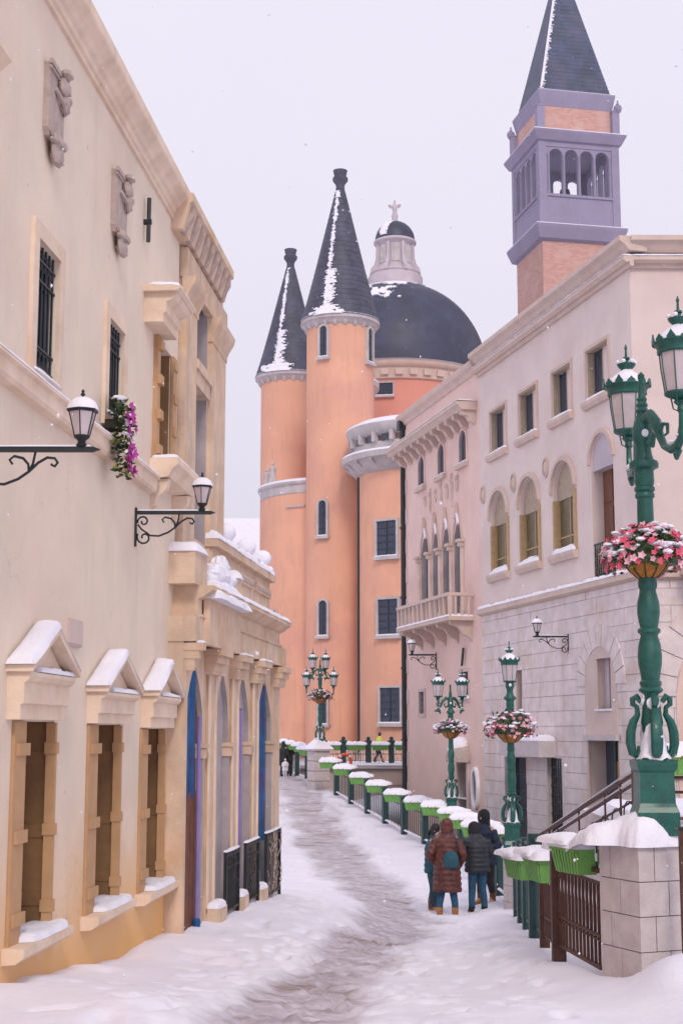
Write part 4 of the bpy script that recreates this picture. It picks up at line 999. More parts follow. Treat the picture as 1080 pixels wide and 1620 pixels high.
# return facade facing the camera
BF = Frame(RF.pt(LEN, 0, 0).x, RF.pt(LEN, 0, 0).y, 0.0, -2.2)
side = BF.root('mauve_side_wing', 'plain mauve end facade with arched ground floor at the right edge, behind the big lamp', 'building')
a0, a1, z0_, z1_ = .95, 6.4, 1.0, BF.px(1080, 1043)[1]
sw = BF.s(1069, 1200), BF.px(1069, 1226)[1], BF.px(1069, 1176)[1]
m = MB(); wall_sheet(m, 0, 22, zs0, zt1 - .3, []); shell(m, 0, 22, 14, -2.2, zt1 - .3); BF.build(m, 'upper_wall', M_lavside, side)
lo = [op(sw[0], sw[0] + 1.0, sw[1], sw[2], 0, .3)]
m = MB(); wall_sheet(m, 0, 22, -2.2, zs0, lo); BF.build(m, 'lower_wall', M_joint, side)
ac, ar = 3.35, 2.45; zsp = BF.px(1080, 1043)[1] - 1.0
m = MB(); arch_panel(m, ac - ar, ac + ar, -2.2, zsp, lo)
BF.build(m, 'arched_panel', M_pink, side)
for k in range(15): BF.build(MB().arcband(ac, zsp, ar, ar, .75, -.07 - .006 * (k % 2), 0, 3, a0=math.pi * (k + .03) / 15, a1=math.pi * (k + .97) / 15), 'voussoir', M_greybase, side)
stone_blocks(BF, side, 0, 9, -.6, zs0, .462, 1.35, [dict(s0=ac - ar, s1=ac + ar, z0=-3, z1=zsp), dict(s0=ac - ar * .8, s1=ac + ar * .8, z0=zsp, z1=zsp + ar * .6)], M_greybase)
W = BF.build(MB().box(sw[0], sw[0] + 1.0, .24, .28, sw[1], sw[2]), 'window', M_doorbrown, side); BF.build(MB().box(sw[0] - .08, sw[0] + 1.08, -.12, .2, sw[1] - .1, sw[1]), 'sill', M_cream2, W)
BF.build(MB().prism([(0, zs0 - .02), (-.10, zs0), (-.20, zs0 + .06), (-.20, zs1), (0, zs1 + .02)], .0, 22, 'x'), 'string_course', M_cream2, side)
bz = BF.px(1065, 924)[1]
bl_ = BF.build(MB().box(1.1, 6, -1.0, -.2, zs1 - .12, zs1 + .06), 'balcony', M_cream2, side); sn = MB(); pillow(sn, 1.1, 6, -1.0, -.0, zs1 + .065, .14, 5, .12); BF.build(sn, 'snow', M_snowcap, bl_, smooth=True)
for k in range(3): BF.build(MB().box(1.35 + k * 1.5, 1.6 + k * 1.5, -.8, -.0, zs1 - .42, zs1 - .12), 'bracket', M_cream2, bl_)
cornices(BF, side, 0.0, 22)

# ------------------------------------------------------------------ pink house
pink = PF.root('pink_house', 'pink stucco house with four pointed loggia arches over a small balcony', 'house')
PL = PF.s(765, 800) - .0
pt = RF.pt(0, 0, 0); PL = (Vector((rline(52.2), 52.2)) - Vector((rline(61.9), 61.9))).length
zpt = PF.px(635, 642, -.45)[1]; zpt = min(zpt, zt1 - .2)
pops = []
ztw, zbw = PF.px(733, 680)[1], PF.px(733, 733)[1]
SM = []
for (a, b) in ((662, 671), (693, 702.5), (727, 737.5)):
    s0, s1 = PF.s(a, 740), PF.s(b, 710); pops.append(op(s0, s1, zbw, ztw, (s1 - s0) / 2, .12)); SM.append((s0, s1))
zgt, zgb = PF.px(724, 819)[1], PF.px(730, 968)[1]
GO = []
for (a, b) in ((666, 679), (684, 694.5), (700, 712), (718, 730.5)):
    s0, s1 = PF.s(a, 890), PF.s(b, 890); GO.append((s0, s1)); pops.append(op(s0, s1, zgb, zgt, .95, .27, pt=True))
lw = [(664, 671.5, 1094, 1129), (729, 742, 1062, 1105)]
for (a, b, c, d) in lw:
    s0, s1 = PF.s(a, 1100), PF.s(b, 1100); pops.append(op(s0, s1, PF.px(b, d)[1], PF.px(b, c)[1], 0, .3))
nd0, nd1 = PF.s(727, 1240), PF.s(741, 1240); pops.append(op(nd0, nd1, -.5, PF.px(735, 1196)[1], .5, .45))
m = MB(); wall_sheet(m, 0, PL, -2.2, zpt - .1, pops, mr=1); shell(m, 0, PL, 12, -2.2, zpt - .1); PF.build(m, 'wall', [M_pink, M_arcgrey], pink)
for i, (s0, s1) in enumerate(SM):
    c = (s0 + s1) / 2; r = (s1 - s0) / 2; fr = MB(); fr.arcband(c, ztw - r, r, r, .12, -.04, 0, 10)
    fr.box(s0 - .12, s0, -.04, 0, zbw, ztw - r); fr.box(s1, s1 + .12, -.04, 0, zbw, ztw - r)
    W = PF.build(fr, 'window', M_pink, pink); PF.build(MB().box(s0, s1, .09, .12, zbw, ztw), 'pane', M_dkglass2, W)
    PF.build(MB().box(c - .02, c + .02, .06, .09, zbw, ztw), 'mullion', M_dkglass, W)
    sl_ = PF.build(MB().box(s0 - .2, s1 + .2, -.16, 0, zbw - .18, zbw), 'sill', M_cream2, W); sn = MB(); pillow(sn, s0 - .2, s1 + .2, -.16, .0, zbw + .002, .06, i, .1); PF.build(sn, 'snow', M_snowcap, sl_, smooth=True)
for i, (s0, s1) in enumerate(GO):
    c = (s0 + s1) / 2; r = (s1 - s0) / 2
    fr = MB(); fr.arcband(c, zgt - .92, r, .92, .10, -.05, 0, 16, pt=.15); W = PF.build(fr, 'pointed_window', M_cream2, pink, smooth=True)
    PF.build(MB().box(s0, s1, .23, .27, zgb, zgt), 'pane', M_dkglass, W)
    sp = MB(); sp.prism([(c - .18, zgt - .02), (c + .22, zgt - .02), (c + .10, zgt + .22), (c + .03, zgt + .62), (c - .03, zgt + .30)], -.14, -.02); k = PF.build(sp, 'ogee_tip', M_cream2, W)
    sn = MB(); sn.prism([(c + .30, zgt - .30), (c + .36, zgt - .22), (c + .24, zgt + .05), (c + .09, zgt + .20), (c + .03, zgt + .50), (c - .01, zgt + .44), (c + .05, zgt + .16), (c + .20, zgt - .05)], -.14, -.06); PF.build(sn, 'snow', M_snowcap, W)
edges = [GO[0][0] - .16] + [(GO[i][1] + GO[i + 1][0]) / 2 for i in range(3)] + [GO[3][1] + .16]
for i, x in enumerate(edges):
    zc_ = zgt - .95
    p = PF.build(MB().lathe([(.13, zgb), (.13, zgb + .15), (.095, zgb + .2), (.095, zc_ - .25), (.12, zc_ - .22)], 12, (x, -.04, 0)), 'column', M_cream2, pink, smooth=True)
    k = MB(); k.box(x - .20, x + .20, -.26, .0, zc_ - .06, zc_ + .04); k.box(x - .14, x + .14, -.19, .0, zc_ - .22, zc_ - .06); PF.build(k, 'capital', M_cream2, p)
# balcony
bs0, bs1 = PF.s(645, 985, -.5), PF.s(733, 945, -.4); zbt, zbr = PF.px(711, 975, -.9)[1], PF.px(711, 937, -.9)[1]
bal = PF.build(MB().box(bs0, bs1, -1.0, 0, zbt - .14, zbt), 'balcony', M_cream2, pink)
sn = MB(); pillow(sn, bs0, bs1, -1.02, 0, zbt + .003, .08, 7, .1); PF.build(sn, 'snow', M_snowcap, bal, smooth=True)
PF.build(MB().box(bs0, bs1, -1.0, -.84, zbr - .12, zbr), 'top_rail', M_cream2, bal); PF.build(MB().box(bs0, bs0 + .16, -.84, 0, zbr - .12, zbr), 'top_rail', M_cream2, bal); PF.build(MB().box(bs1 - .16, bs1, -.84, 0, zbr - .12, zbr), 'top_rail', M_cream2, bal)
nb_ = 13
for j in range(nb_):
    x = bs0 + .1 + (bs1 - bs0 - .2) * j / (nb_ - 1); wd = .09 if j % 6 == 0 else .05
    PF.build(MB().box(x - wd, x + wd, -.97, -.87, zbt, zbr - .12), 'baluster', M_cream2, bal)
for j in range(3):
    for e in (bs0 + .08, bs1 - .08): PF.build(MB().box(e - .05, e + .05, -.75 + j * .25, -.66 + j * .25, zbt, zbr - .12), 'baluster', M_cream2, bal)
for j in range(5):
    x = bs0 + .35 + (bs1 - bs0 - .7) * j / 4
    PF.build(MB().prism([(0, zbt - .14), (-.85, zbt - .14), (-.82, zbt - .28), (-.55, zbt - .36), (-.35, zbt - .62), (-.12, zbt - .72), (0, zbt - .9)], x - .10, x + .10, 'x'), 'bracket', M_cream2, bal)
# corbelled cornice
zq1 = PF.px(640, 697, -.6)[1]; ce = PF.s(763, 620, -.5)
cc = PF.build(MB().prism([(0, zq1 - .30), (-.60, zq1 - .30), (-.72, zq1 - .16), (-.78, zq1 - .12), (-.78, zq1), (0, zq1 + .05)], -.35, PL - .25, 'x'), 'corbelled_cornice', M_cream2, pink)
sn = MB(); pillow(sn, -.3, PL - .2, -.78, 0, zq1 + .03, .05, 97, .12, maxn=100); PF.build(sn, 'snow', M_snowcap, cc, smooth=True)
for j in range(11):
    x = .15 + (PL - .65) * j / 10
    PF.build(MB().prism([(0, zq1 - .30), (-.58, zq1 - .30), (-.56, zq1 - .46), (-.36, zq1 - .50), (-.22, zq1 - .72), (0, zq1 - .82)], x - .13, x + .13, 'x'), 'bracket', M_cream2, cc)
PF.build(MB().prism([(.3, zpt - .42), (-.06, zpt - .42), (-.14, zpt - .28), (-.30, zpt - .20), (-.34, zpt - .10), (-.34, zpt), (.3, zpt)], -.2, PL + .0, 'x'), 'roof_cornice', M_cream2, pink)
# small carved reliefs above the arches
for k, (p, q, w_, h_) in enumerate(((673, 793, .14, .22), (681, 792, .10, .5), (689, 784, .16, .28), (698, 780, .10, .5), (707, 777, .17, .32), (715, 773, .11, .72), (723, 764, .2, .34))):
    a, z = PF.px(p, q); m = MB(); m.blob((a, 0, z), (w_, .08, h_), 10, noise=.18, seed=k); m.blob((a, -.03, z + h_ * .5), (w_ * .7, .09, h_ * .3), 8, noise=.25, seed=k + 9); PF.build(m, 'carved_medallion', M_cream2, pink, smooth=True)
# small lower windows
for i, (a, b, c, d) in enumerate(lw):
    s0, s1 = PF.s(a, 1100), PF.s(b, 1100); zb, zt = PF.px(b, d)[1], PF.px(b, c)[1]
    fr = MB(); fr.box(s0 - .14, s0, -.05, 0, zb - .12, zt + .12); fr.box(s1, s1 + .14, -.05, 0, zb - .12, zt + .12); fr.box(s0, s1, -.05, 0, zt, zt + .12); fr.box(s0, s1, -.05, 0, zb - .12, zb)
    W = PF.build(fr, 'window', M_peach, pink); PF.build(MB().box(s0, s1, .24, .28, zb, zt), 'pane', M_dkglass, W)
    for j in range(4): PF.build(MB().box(s0, s1, .05, .07, zb + (zt - zb) * (j + .5) / 4, zb + (zt - zb) * (j + .5) / 4 + .03), 'bar', M_iron, W)
    if i: sn = MB(); pillow(sn, s0 - .1, s1 + .14, -.12, .2, zb, .12, 2, .1); PF.build(sn, 'snow', M_snowcap, W, smooth=True)
# door with a shell-shaped hood, and the oval window beside it
W = PF.build(MB().box(nd0, nd1, .36, .40, -.5, PF.px(735, 1198)[1]), 'door', M_doororange, pink)
hz = PF.px(735, 1192)[1]; hc = (nd0 + nd1) / 2; m = MB(); m.blob((hc, -.1, hz - .2), ((nd1 - nd0) * .75, .55, .75), 16, flat=.15); PF.build(m, 'shell_hood', M_relief, W, smooth=True)
for sg in (nd0 - .08, nd1 + .08): PF.build(MB().box(sg - .09, sg + .09, -.10, 0, -.5, hz - .3), 'jamb', M_peach, W)
m = MB(); m.blob((hc, -.15, hz + .1), ((nd1 - nd0) * .6, .45, .52), 14, flat=.0, noise=.04); PF.build(m, 'snow', M_snowcap, W, smooth=True)
PF.build(MB().box(nd0, nd1, -.1, .2, PF.px(735, 1262)[1] - .05, PF.px(735, 1262)[1]), 'door_rail', M_white, W)
oc, oz = PF.px(753.5, 1247); m = MB(); m.arcband(oc, oz, .24, .62, .13, -.12, 0, 20, a1=2 * math.pi); W = PF.build(m, 'oval_window', M_white, pink, smooth=True)
PF.build(MB().arcband(oc, oz, .01, .02, .24, -.02, .0, 20, a1=2 * math.pi), 'pane', M_dkglass, W) if False else PF.build(MB().prism([(oc + .25 * math.cos(t * .3927), oz + .63 * math.sin(t * .3927)) for t in range(16)], -.02, 0), 'pane', M_dkglass, W)
# quoin blocks beside the drainpipe
zq = PF.px(648, 1262)[1]; j = 0
while zq < zq1 - 1.4 and j < 40:
    if j % 2 == 0: PF.build(MB().box(.10, .42 if j % 4 else .34, -.03, 0, zq, zq + .62), 'quoin', M_peach, pink)
    zq += .64; j += 1
# drainpipe
dp = thing('drainpipe', 'dark drainpipe running down the far corner of the pink house', 'drainpipe', tuple(PF.pt(0, -.1, -2)), RA)
m = MB(); zt_ = zpt - .5; m.tube([(0, 0, 0), (0, 0, zt_ + 2)], .10, 8); m.build('pipe', M_iron, dp, smooth=True); MB().box(-.2, .2, -.2, .1, zt_ + 1.9, zt_ + 2.4).build('rainwater_head', M_iron, dp)
for k in range(6): MB().lathe([(.14, 0), (.14, .08)], 8, (0, 0, 2 + k * 3.0)).build('bracket', M_iron, dp)
a_, z_ = PF.px(731, 1036, -.1); t = thing('wall_anchor', 'slanting dark iron bar on the pink wall right of the balcony', 'wall anchor', tuple(PF.pt(a_, 0, z_ - .3)), RA)
MB().tube([(-.1, -.1, -.1), (.12, -.1, .55)], .05, 6).build('rod', M_iron, t)

# ------------------------------------------------------------------ church
def XP(px, Y, py=700): return at(px, py, Y).x
def ZP(py, Y): return zat(py, Y)
GCH = 1.6
church = thing('domed_church', 'orange church with two slate-coned round turrets and a dark blue dome', 'church', (XP(538, 100), 100, GCH))
CO = (church.location.x, church.location.y, church.location.z)
def cb_(mb, name, m, parent=None, **k): return mb.build(name, m, parent or church, off=CO, **k)
def arcwin(cx, cy, r, ang, zb, zt, w_, name='window', rect=False, parent=None, glass=None, frame=None, f=.14, muntins=True):
    """a window standing on a round wall, facing direction ang (0 = towards the camera, + = to the right)"""
    M = Matrix.Translation((cx + r * math.sin(ang), cy - r * math.cos(ang), 0)) @ Matrix.Rotation(ang, 4, 'Z')
    a = w_ / 2; m = MB(); dd = .16
    if rect:
        m.box(-a - f, -a, -dd, .3, zb - f, zt + f); m.box(a, a + f, -dd, .3, zb - f, zt + f); m.box(-a, a, -dd, .3, zt, zt + f); m.box(-a - f * 1.3, a + f * 1.3, -dd - .1, .3, zb - f * 1.6, zb)
    else:
        m.arcband(0, zt - a, a, a, f, -dd, .3, 12); m.box(-a - f, -a, -dd, .3, zb, zt - a); m.box(a, a + f, -dd, .3, zb, zt - a); m.box(-a - f * 1.6, a + f * 1.6, -dd - .1, .3, zb - f * 1.4, zb)
    W = cb_(m.xf(M), name, frame or M_greystone, parent)
    if rect: p = MB().box(-a, a, -.02, .25, zb, zt)
    else: p = MB().prism([(-a, zb), (a, zb)] + [(a * math.cos(t), zt - a + a * math.sin(t)) for t in [math.pi * q / 12 for q in range(13)]], -.02, .25)
    cb_(p.xf(M), 'pane', glass or M_dkglass2, W)
    if muntins:
        m = MB(); m.box(-.03, .03, -.06, -.02, zb, zt - .02)
        for q in range(1, 5): m.box(-a, a, -.05, -.02, zb + (zt - zb) * q / 5 - .02, zb + (zt - zb) * q / 5 + .02)
        cb_(m.xf(M), 'glazing_bars', M_iron, W)
        W.children[-1]['kind'] = 'stuff'
    s = MB(); pillow(s, -a - .1, a + .1, -dd - .1, -.02, zb + .003, .07, 3, .1); cb_(s.xf(M), 'snow', M_snowcap, W, smooth=True)
    return W
def conesnow(cx, cy, prof, ang0, wid, seed, zlo, zhi, off=.05, rows=90, cols=22, thr=.5):
    """a broken streak of snow clinging to a conical roof, plus a wider skirt near the eaves"""
    m = MB(); rz = [z for r, z in prof]; rr_ = [r for r, z in prof]; rg = random.Random(seed)
    zz = np.linspace(zlo, zhi, rows); 
    def P(i, j, o):
        z = zz[i]; r = float(np.interp(z, rz, rr_)) + o; hw = wid / max(r, .3); a = ang0 + hw * (j / (cols - 1) - .5) * 2
        return (cx + r * math.sin(a), cy - r * math.cos(a), z)
    U, V = np.meshgrid(np.arange(rows), np.arange(cols), indexing='ij')
    n = fbm(U * .75 + seed, V * .16 + seed * 2.2, 3, seed); e = 1 - np.abs(V / (cols - 1) - .5) * 2
    keep = (n + e * .75 - .25) > thr + .18 * np.sin(U * .21 + seed) * .5
    for i in range(rows - 1):
        for j in range(cols - 1):
            if keep[i, j]:
                b = [P(i, j, off), P(i, j + 1, off), P(i + 1, j + 1, off), P(i + 1, j, off)]; c = [P(i, j, 0), P(i, j + 1, 0), P(i + 1, j + 1, 0), P(i + 1, j, 0)]
                m.add(b + c, [(0, 1, 2, 3), (0, 4, 5, 1), (1, 5, 6, 2), (2, 6, 7, 3), (3, 7, 4, 0)])
    return m
def cone_profile(r0, z0, r1, z1, n, flare=.0):
    out = []
    for i in range(n):
        t = i / n; t2 = (i + 1) / n
        f = lambda t: r0 + (r1 - r0) * t + flare * (1 - t) ** 6 - .12 * r0 * math.sin(math.pi * t) * 0
        out += [(f(t) + .035, z0 + (z1 - z0) * t), (f(t2) + .02, z0 + (z1 - z0) * t2 - .004)]
    return out + [(r1, z1)]
def turret(px, Y, r, y_eave, y_tip, rb, wins, seed, ang):
    cx = XP(px, Y); ze = ZP(y_eave, Y - r); zt = ZP(y_tip, Y)
    w_ = cb_(MB().lathe([(r, GCH - 1), (r, ze)], 48, (cx, Y, 0)), 'turret_wall', M_orange, smooth=True)
    cr_ = cb_(MB().lathe([(r, ze - .5), (r + .12, ze - .42), (rb - .15, ze - .15), (rb, ze - .1), (rb, ze + .12), (rb - .3, ze + .2)], 48, (cx, Y, 0)), 'eaves_ring', M_greystone, w_, smooth=True)
    for k in range(22):
        a = 2 * math.pi * k / 22; M = Matrix.Translation((cx, Y, 0)) @ Matrix.Rotation(a, 4, 'Z')
        cb_(MB().prism([(r - .05, ze - .62), (r + .10, ze - .58), (rb - .22, ze - .35), (rb - .2, ze - .15), (r - .05, ze - .15)], -.11, .11, 'y').xf(M), 'corbel', M_greystone, w_)
    prof = cone_profile(rb - .12, ze + .12, .32, zt, 26, .12)
    cn2 = cb_(MB().lathe(prof, 40, (cx, Y, 0)), 'cone_roof', M_slate, smooth=True, sharp=20)
    q = (rb / 2.8)
    cb_(MB().lathe([(.30 * q, zt), (.33 * q, zt + .15), (.30 * q, zt + .3), (.36 * q, zt + .5), (.55 * q, zt + .75), (.55 * q, zt + .95), (.42 * q, zt + 1.05), (.48 * q, zt + 1.35), (.52 * q, zt + 1.5), (.40 * q, zt + 1.55)], 20, (cx, Y, 0)), 'finial', M_slate, cn2, smooth=True)
    pr = [(r_, z_) for r_, z_ in prof]
    cb_(conesnow(cx, Y, pr, ang, .27, seed, ze + .8, zt - .1, thr=.71, rows=150), 'snow', M_snowcap, cn2); cn2.children[-1]['kind'] = 'stuff'
    cb_(conesnow(cx, Y, pr, ang + .0, 1.5, seed + 1, ze + .1, ze + .75, rows=10, cols=50, off=.07, thr=.46), 'snow', M_snowcap, cn2); cn2.children[-1]['kind'] = 'stuff'
    cb_(conesnow(cx, Y, pr, ang + .1, .75, seed + 2, ze + .7, ze + 3.6, rows=60, cols=34, thr=.74), 'snow', M_snowcap, cn2); cn2.children[-1]['kind'] = 'stuff'
    m = MB(); n = 60
    ringv = []
    for (rr2, dz) in ((rb, .13), (rb + .02, .2), (rb - .15, .28), (rb - .5, .3)): ringv.append((rr2, ze + dz))
    cb_(MB().lathe(ringv, 48, (cx, Y, 0)), 'snow', M_snowcap, cr_, smooth=True)
    for (ang_, yt, yb, wd) in wins:
        Yf = Y - r * math.cos(ang_)
        arcwin(cx, Y, r, ang_, ZP(yb, Yf), ZP(yt, Yf), wd, parent=w_, muntins=True)
    return cx
turret(538, 100, 2.37, 500, 302, 2.80, [(math.asin(-26 / 55), 516, 565, .56), (math.asin(47 / 55), 520, 574, .62), (math.asin(-27 / 55), 792, 848, .62), (math.asin(-26 / 55), 950, 1006, .62), (math.asin(-26 / 55), 1096, 1146, .62)], 5, -.42)
turret(458, 112, 2.27, 590, 424, 2.72, [], 9, -.42)
# tall mauve core between the turrets
cx = XP(527, 113)
c2 = cb_(MB().lathe([(2.85, GCH), (2.85, ZP(622, 109)), ], 48, (cx, 113, 0)), 'core_wall', M_lantern, smooth=True)
zc_ = ZP(600, 109); cb_(MB().lathe([(2.85, zc_ - 1.0), (3.0, zc_ - .9), (3.4, zc_ - .2), (3.65, zc_ + .1), (3.65, zc_ + .5), (0, zc_ + .9)], 48, (cx, 113, 0)), 'core_cornice', M_greystone, c2, smooth=True)
for k in range(12, 34):
    a = 2 * math.pi * k / 40; cb_(MB().box(2.75, 3.5, -.13, .13, zc_ - 1.1, zc_ - .1).xf(Matrix.Translation((cx, 113, 0)) @ Matrix.Rotation(a, 4, 'Z')), 'bracket', M_greystone, c2)
cb_(MB().lathe([(3.67, zc_ + .5), (3.65, zc_ + .62), (3, zc_ + .85), (0, zc_ + .95)], 48, (cx, 113, 0)), 'snow', M_snowcap, c2, smooth=True)
# lower left drum with its ledge
cx1, Y1, r1 = XP(521, 106), 106, 5.0; zl1 = ZP(778, 106)
b1 = cb_(MB().lathe([(r1, GCH - 1), (r1, zl1)], 64, (cx1, Y1, 0)), 'left_drum', M_orange, smooth=True)
cb_(MB().lathe([(r1, zl1 - .85), (r1 + .06, zl1 - .8), (r1 + .1, zl1 - .25), (r1 + .25, zl1 - .15), (r1 + .28, zl1), (0, zl1 + .1)], 64, (cx1, Y1, 0)), 'ledge', M_greystone, b1, smooth=True)
cb_(MB().lathe([(r1 + .29, zl1 + .0), (r1 + .27, zl1 + .16), (r1 - .3, zl1 + .3), (0, zl1 + .45)], 64, (cx1, Y1, 0)), 'snow', M_snowcap, b1, smooth=True)
def on_drum(cx, cy, r, px):                       # azimuth on the near side of a drum under a picture column
    best = min(((abs(XP_of(cx + r * math.sin(a), cy - r * math.cos(a)) - px), a) for a in np.linspace(-1.5, 1.5, 601)))
    return best[1]
def XP_of(X, Y): return 540 + X / Y * 2270
a = on_drum(cx1, Y1, r1, 435); arcwin(cx1, Y1, r1, a, ZP(982, 102), ZP(965, 102), .65, rect=True, parent=b1, f=.04, muntins=False)
a = on_drum(cx1, Y1, r1, 468); 
cb_(MB().box(-.75, .75, -.12, .1, 0, .12).xf(Matrix.Translation((cx1 + r1 * math.sin(a), Y1 - r1 * math.cos(a), ZP(802, 101.5))) @ Matrix.Rotation(a, 4, 'Z')), 'iron_band', M_greystone, b1)
# right-hand drum with the double cornice
cx2, Y2, r2 = XP(667, 95.5), 95.5, 4.2; zc1 = ZP(731, 95.5); zc2_ = ZP(687, 95.5)
b2 = cb_(MB().lathe([(r2, GCH - 1), (r2, zc2_)], 64, (cx2, Y2, 0)), 'right_drum', M_orange, smooth=True)
def ring(prof, mt, nm, sm=True): return cb_(MB().lathe(prof, 64, (cx2, Y2, 0)), nm, mt, b2, smooth=sm)
ring([(r2, zc1 - 1.15), (r2 + .25, zc1 - 1.05), (r2 + .55, zc1 - .75), (r2 + .8, zc1 - .45), (r2 + 1.1, zc1 - .35), (r2 + 1.15, zc1), (r2, zc1 + .1)], M_greystone, 'lower_cornice')
ring([(r2 + 1.17, zc1), (r2 + 1.12, zc1 + .14), (r2 + .6, zc1 + .22), (r2 + .3, zc1 + .2)], M_snowcap, 'snow')
ring([(r2 + .38, zc1 + .1), (r2 + .38, zc1 + .75)], M_greystone, 'frieze')
ring([(r2 + .3, zc2_ - .75), (r2 + .6, zc2_ - .62), (r2 + .75, zc2_ - .45), (r2 + .85, zc2_ - .1), (r2 + .85, zc2_), (0, zc2_ + .15)], M_greystone, 'upper_cornice')
ring([(r2 + .87, zc2_), (r2 + .82, zc2_ + .14), (r2 + .2, zc2_ + .45), (0, zc2_ + .95)], M_snowcap, 'snow')
for k in range(22):
    M = Matrix.Translation((cx2, Y2, 0)) @ Matrix.Rotation(2 * math.pi * (k + .5) / 22 + .1, 4, 'Z')
    cb_(MB().prism([(r2, zc1 - 1.0), (r2 + .3, zc1 - .95), (r2 + 1.0, zc1 - .5), (r2 + 1.0, zc1 - .3), (r2, zc1 - .3)], -.14, .14).xf(M), 'bracket', M_greystone, b2)
    cb_(MB().box(r2 + .3, r2 + .7, -.13, .13, zc1 + .7, zc2_ - .55).xf(M), 'modillion', M_greystone, b2)
    cb_(MB().box(r2 + .385, r2 + .40, .45, 1.05, zc1 + .72, zc2_ - .75).xf(M), 'dark_slot', M_dkglass, b2) if zc2_ - .75 > zc1 + .8 else None
for (p, yt, yb) in ((612, 824, 880), (613.5, 948, 1005), (616, 1088, 1144)):
    a = on_drum(cx2, Y2, r2, p); Yf = Y2 - r2 * math.cos(a)
    arcwin(cx2, Y2, r2, a, ZP(yb, Yf), ZP(yt, Yf), 1.22 / max(.55, math.cos(a)) , rect=True, parent=b2)
a = on_drum(cx2, Y2, r2, 616); Yf = Y2 - r2 * math.cos(a)
# pipe in the angle between turret and drum
m = MB(); xx = XP(567.5, 95.2); m.tube([(xx, 95.2, GCH), (xx, 95.2, zc1 - 1.0)], .13, 8)
o = cb_(m, 'pipe', M_iron, smooth=True)
# upper drum, dome and lantern
cxd, Yd, rd = XP(625, 125, 480), 125, 7.3; zd = ZP(572, 117.7)
dr_ = cb_(MB().lathe([(rd, GCH), (rd, zd)], 72, (cxd, Yd, 0)), 'upper_drum', M_rose, smooth=True)
cb_(MB().lathe([(rd, zd - 1.5), (rd + .2, zd - 1.4), (rd + .25, zd - .5), (rd + .5, zd - .35), (rd + .6, zd - .1), (rd + .6, zd + .1), (rd - .2, zd + .3)], 72, (cxd, Yd, 0)), 'cornice', M_cream2, dr_, smooth=True)
for k in range(40):
    cb_(MB().box(rd + .1, rd + .42, -.32, .32, zd - 1.15, zd - .65).xf(Matrix.Translation((cxd, Yd, 0)) @ Matrix.Rotation(2 * math.pi * k / 40, 4, 'Z')), 'panel', M_cream2, dr_)
cb_(MB().lathe([(rd + .62, zd + .1), (rd + .6, zd + .25), (rd + .2, zd + .35)], 72, (cxd, Yd, 0)), 'snow', M_snowcap, dr_, smooth=True)
a = on_drum(cxd, Yd, rd, 609); Yf = Yd - rd * math.cos(a); arcwin(cxd, Yd, rd, a, ZP(626, Yf), ZP(606, Yf), 1.4, rect=True, parent=dr_, f=.1)
zdt = ZP(457, 125); H = zdt - zd; rD = 8.1
prof = [(rD * math.cos(t) ** .92, zd + .2 + H * math.sin(t)) for t in [math.pi / 2 * k / 24 for k in range(22)]]
dome = cb_(MB().lathe(prof + [(2.2, zdt + .0)], 80, (cxd, Yd, 0)), 'dome', M_dome, smooth=True, sharp=60)
def domesnow(a0, a1, t0, t1, seed, thr, rows=26, cols=50):
    m = MB(); U, V = np.meshgrid(np.arange(rows), np.arange(cols), indexing='ij'); n = fbm(U * .22 + seed, V * .15, 4, seed)
    e = np.minimum(np.minimum(U, rows - 1 - U) / rows, np.minimum(V, cols - 1 - V) / cols) * 2
    def P(i, j, o):
        t = math.pi / 2 * (t0 + (t1 - t0) * i / rows); a = a0 + (a1 - a0) * j / cols; r = rD * math.cos(t) ** .92 + o; z = zd + .2 + H * math.sin(t) + o * .7
        return (cxd + r * math.sin(a), Yd - r * math.cos(a), z)
    for i in range(rows - 1):
        for j in range(cols - 1):
            if n[i, j] + e[i, j] * .5 > thr:
                m.add([P(i, j, .1), P(i, j + 1, .1), P(i + 1, j + 1, .1), P(i + 1, j, .1)] + [P(i, j, 0), P(i, j + 1, 0), P(i + 1, j + 1, 0), P(i + 1, j, 0)], [(0, 1, 2, 3), (0, 4, 5, 1), (1, 5, 6, 2), (2, 6, 7, 3), (3, 7, 4, 0)])
    o = cb_(m, 'snow', M_snowcap, dome); o['kind'] = 'stuff'
domesnow(-1.3, .25, .66, .93, 4, .50); domesnow(-.55, .05, .46, .66, 8, .72); domesnow(.1, .75, .70, .92, 6, .66)
zl0, zl1_, zl2, zl3 = ZP(452, 122.6), ZP(438, 125), ZP(385, 125), ZP(351, 125)
lan = cb_(MB().lathe([(2.45, zl0 - .4), (2.45, zl1_ - .2), (2.2, zl1_), (2.3, zl1_ + .15), (1.75, zl1_ + .5), (1.55, zl1_ + .9), (1.55, zl2 - .4), (1.7, zl2 - .25), (1.9, zl2 - .1), (1.9, zl2 + .1), (1.7, zl2 + .2)], 24, (cxd, Yd, 0)), 'roof_lantern', M_lantern, smooth=True)
for k in range(8):
    M = Matrix.Translation((cxd, Yd, 0)) @ Matrix.Rotation(2 * math.pi * (k + .5) / 8, 4, 'Z')
    cb_(MB().prism([(1.5, zl1_ + .1), (2.35, zl1_ + .1), (2.3, zl1_ + .5), (1.95, zl1_ + 1.0), (1.8, zl1_ + 1.6), (1.75, zl2 - .3), (1.5, zl2 - .3)], -.15, .15).xf(M), 'buttress', M_lantern, lan)
    M = Matrix.Translation((cxd, Yd, 0)) @ Matrix.Rotation(2 * math.pi * k / 8, 4, 'Z')
    cb_(MB().box(1.52, 1.58, -.36, .36, zl1_ + 1.0, zl2 - .5).xf(M), 'window', M_greystone, lan)
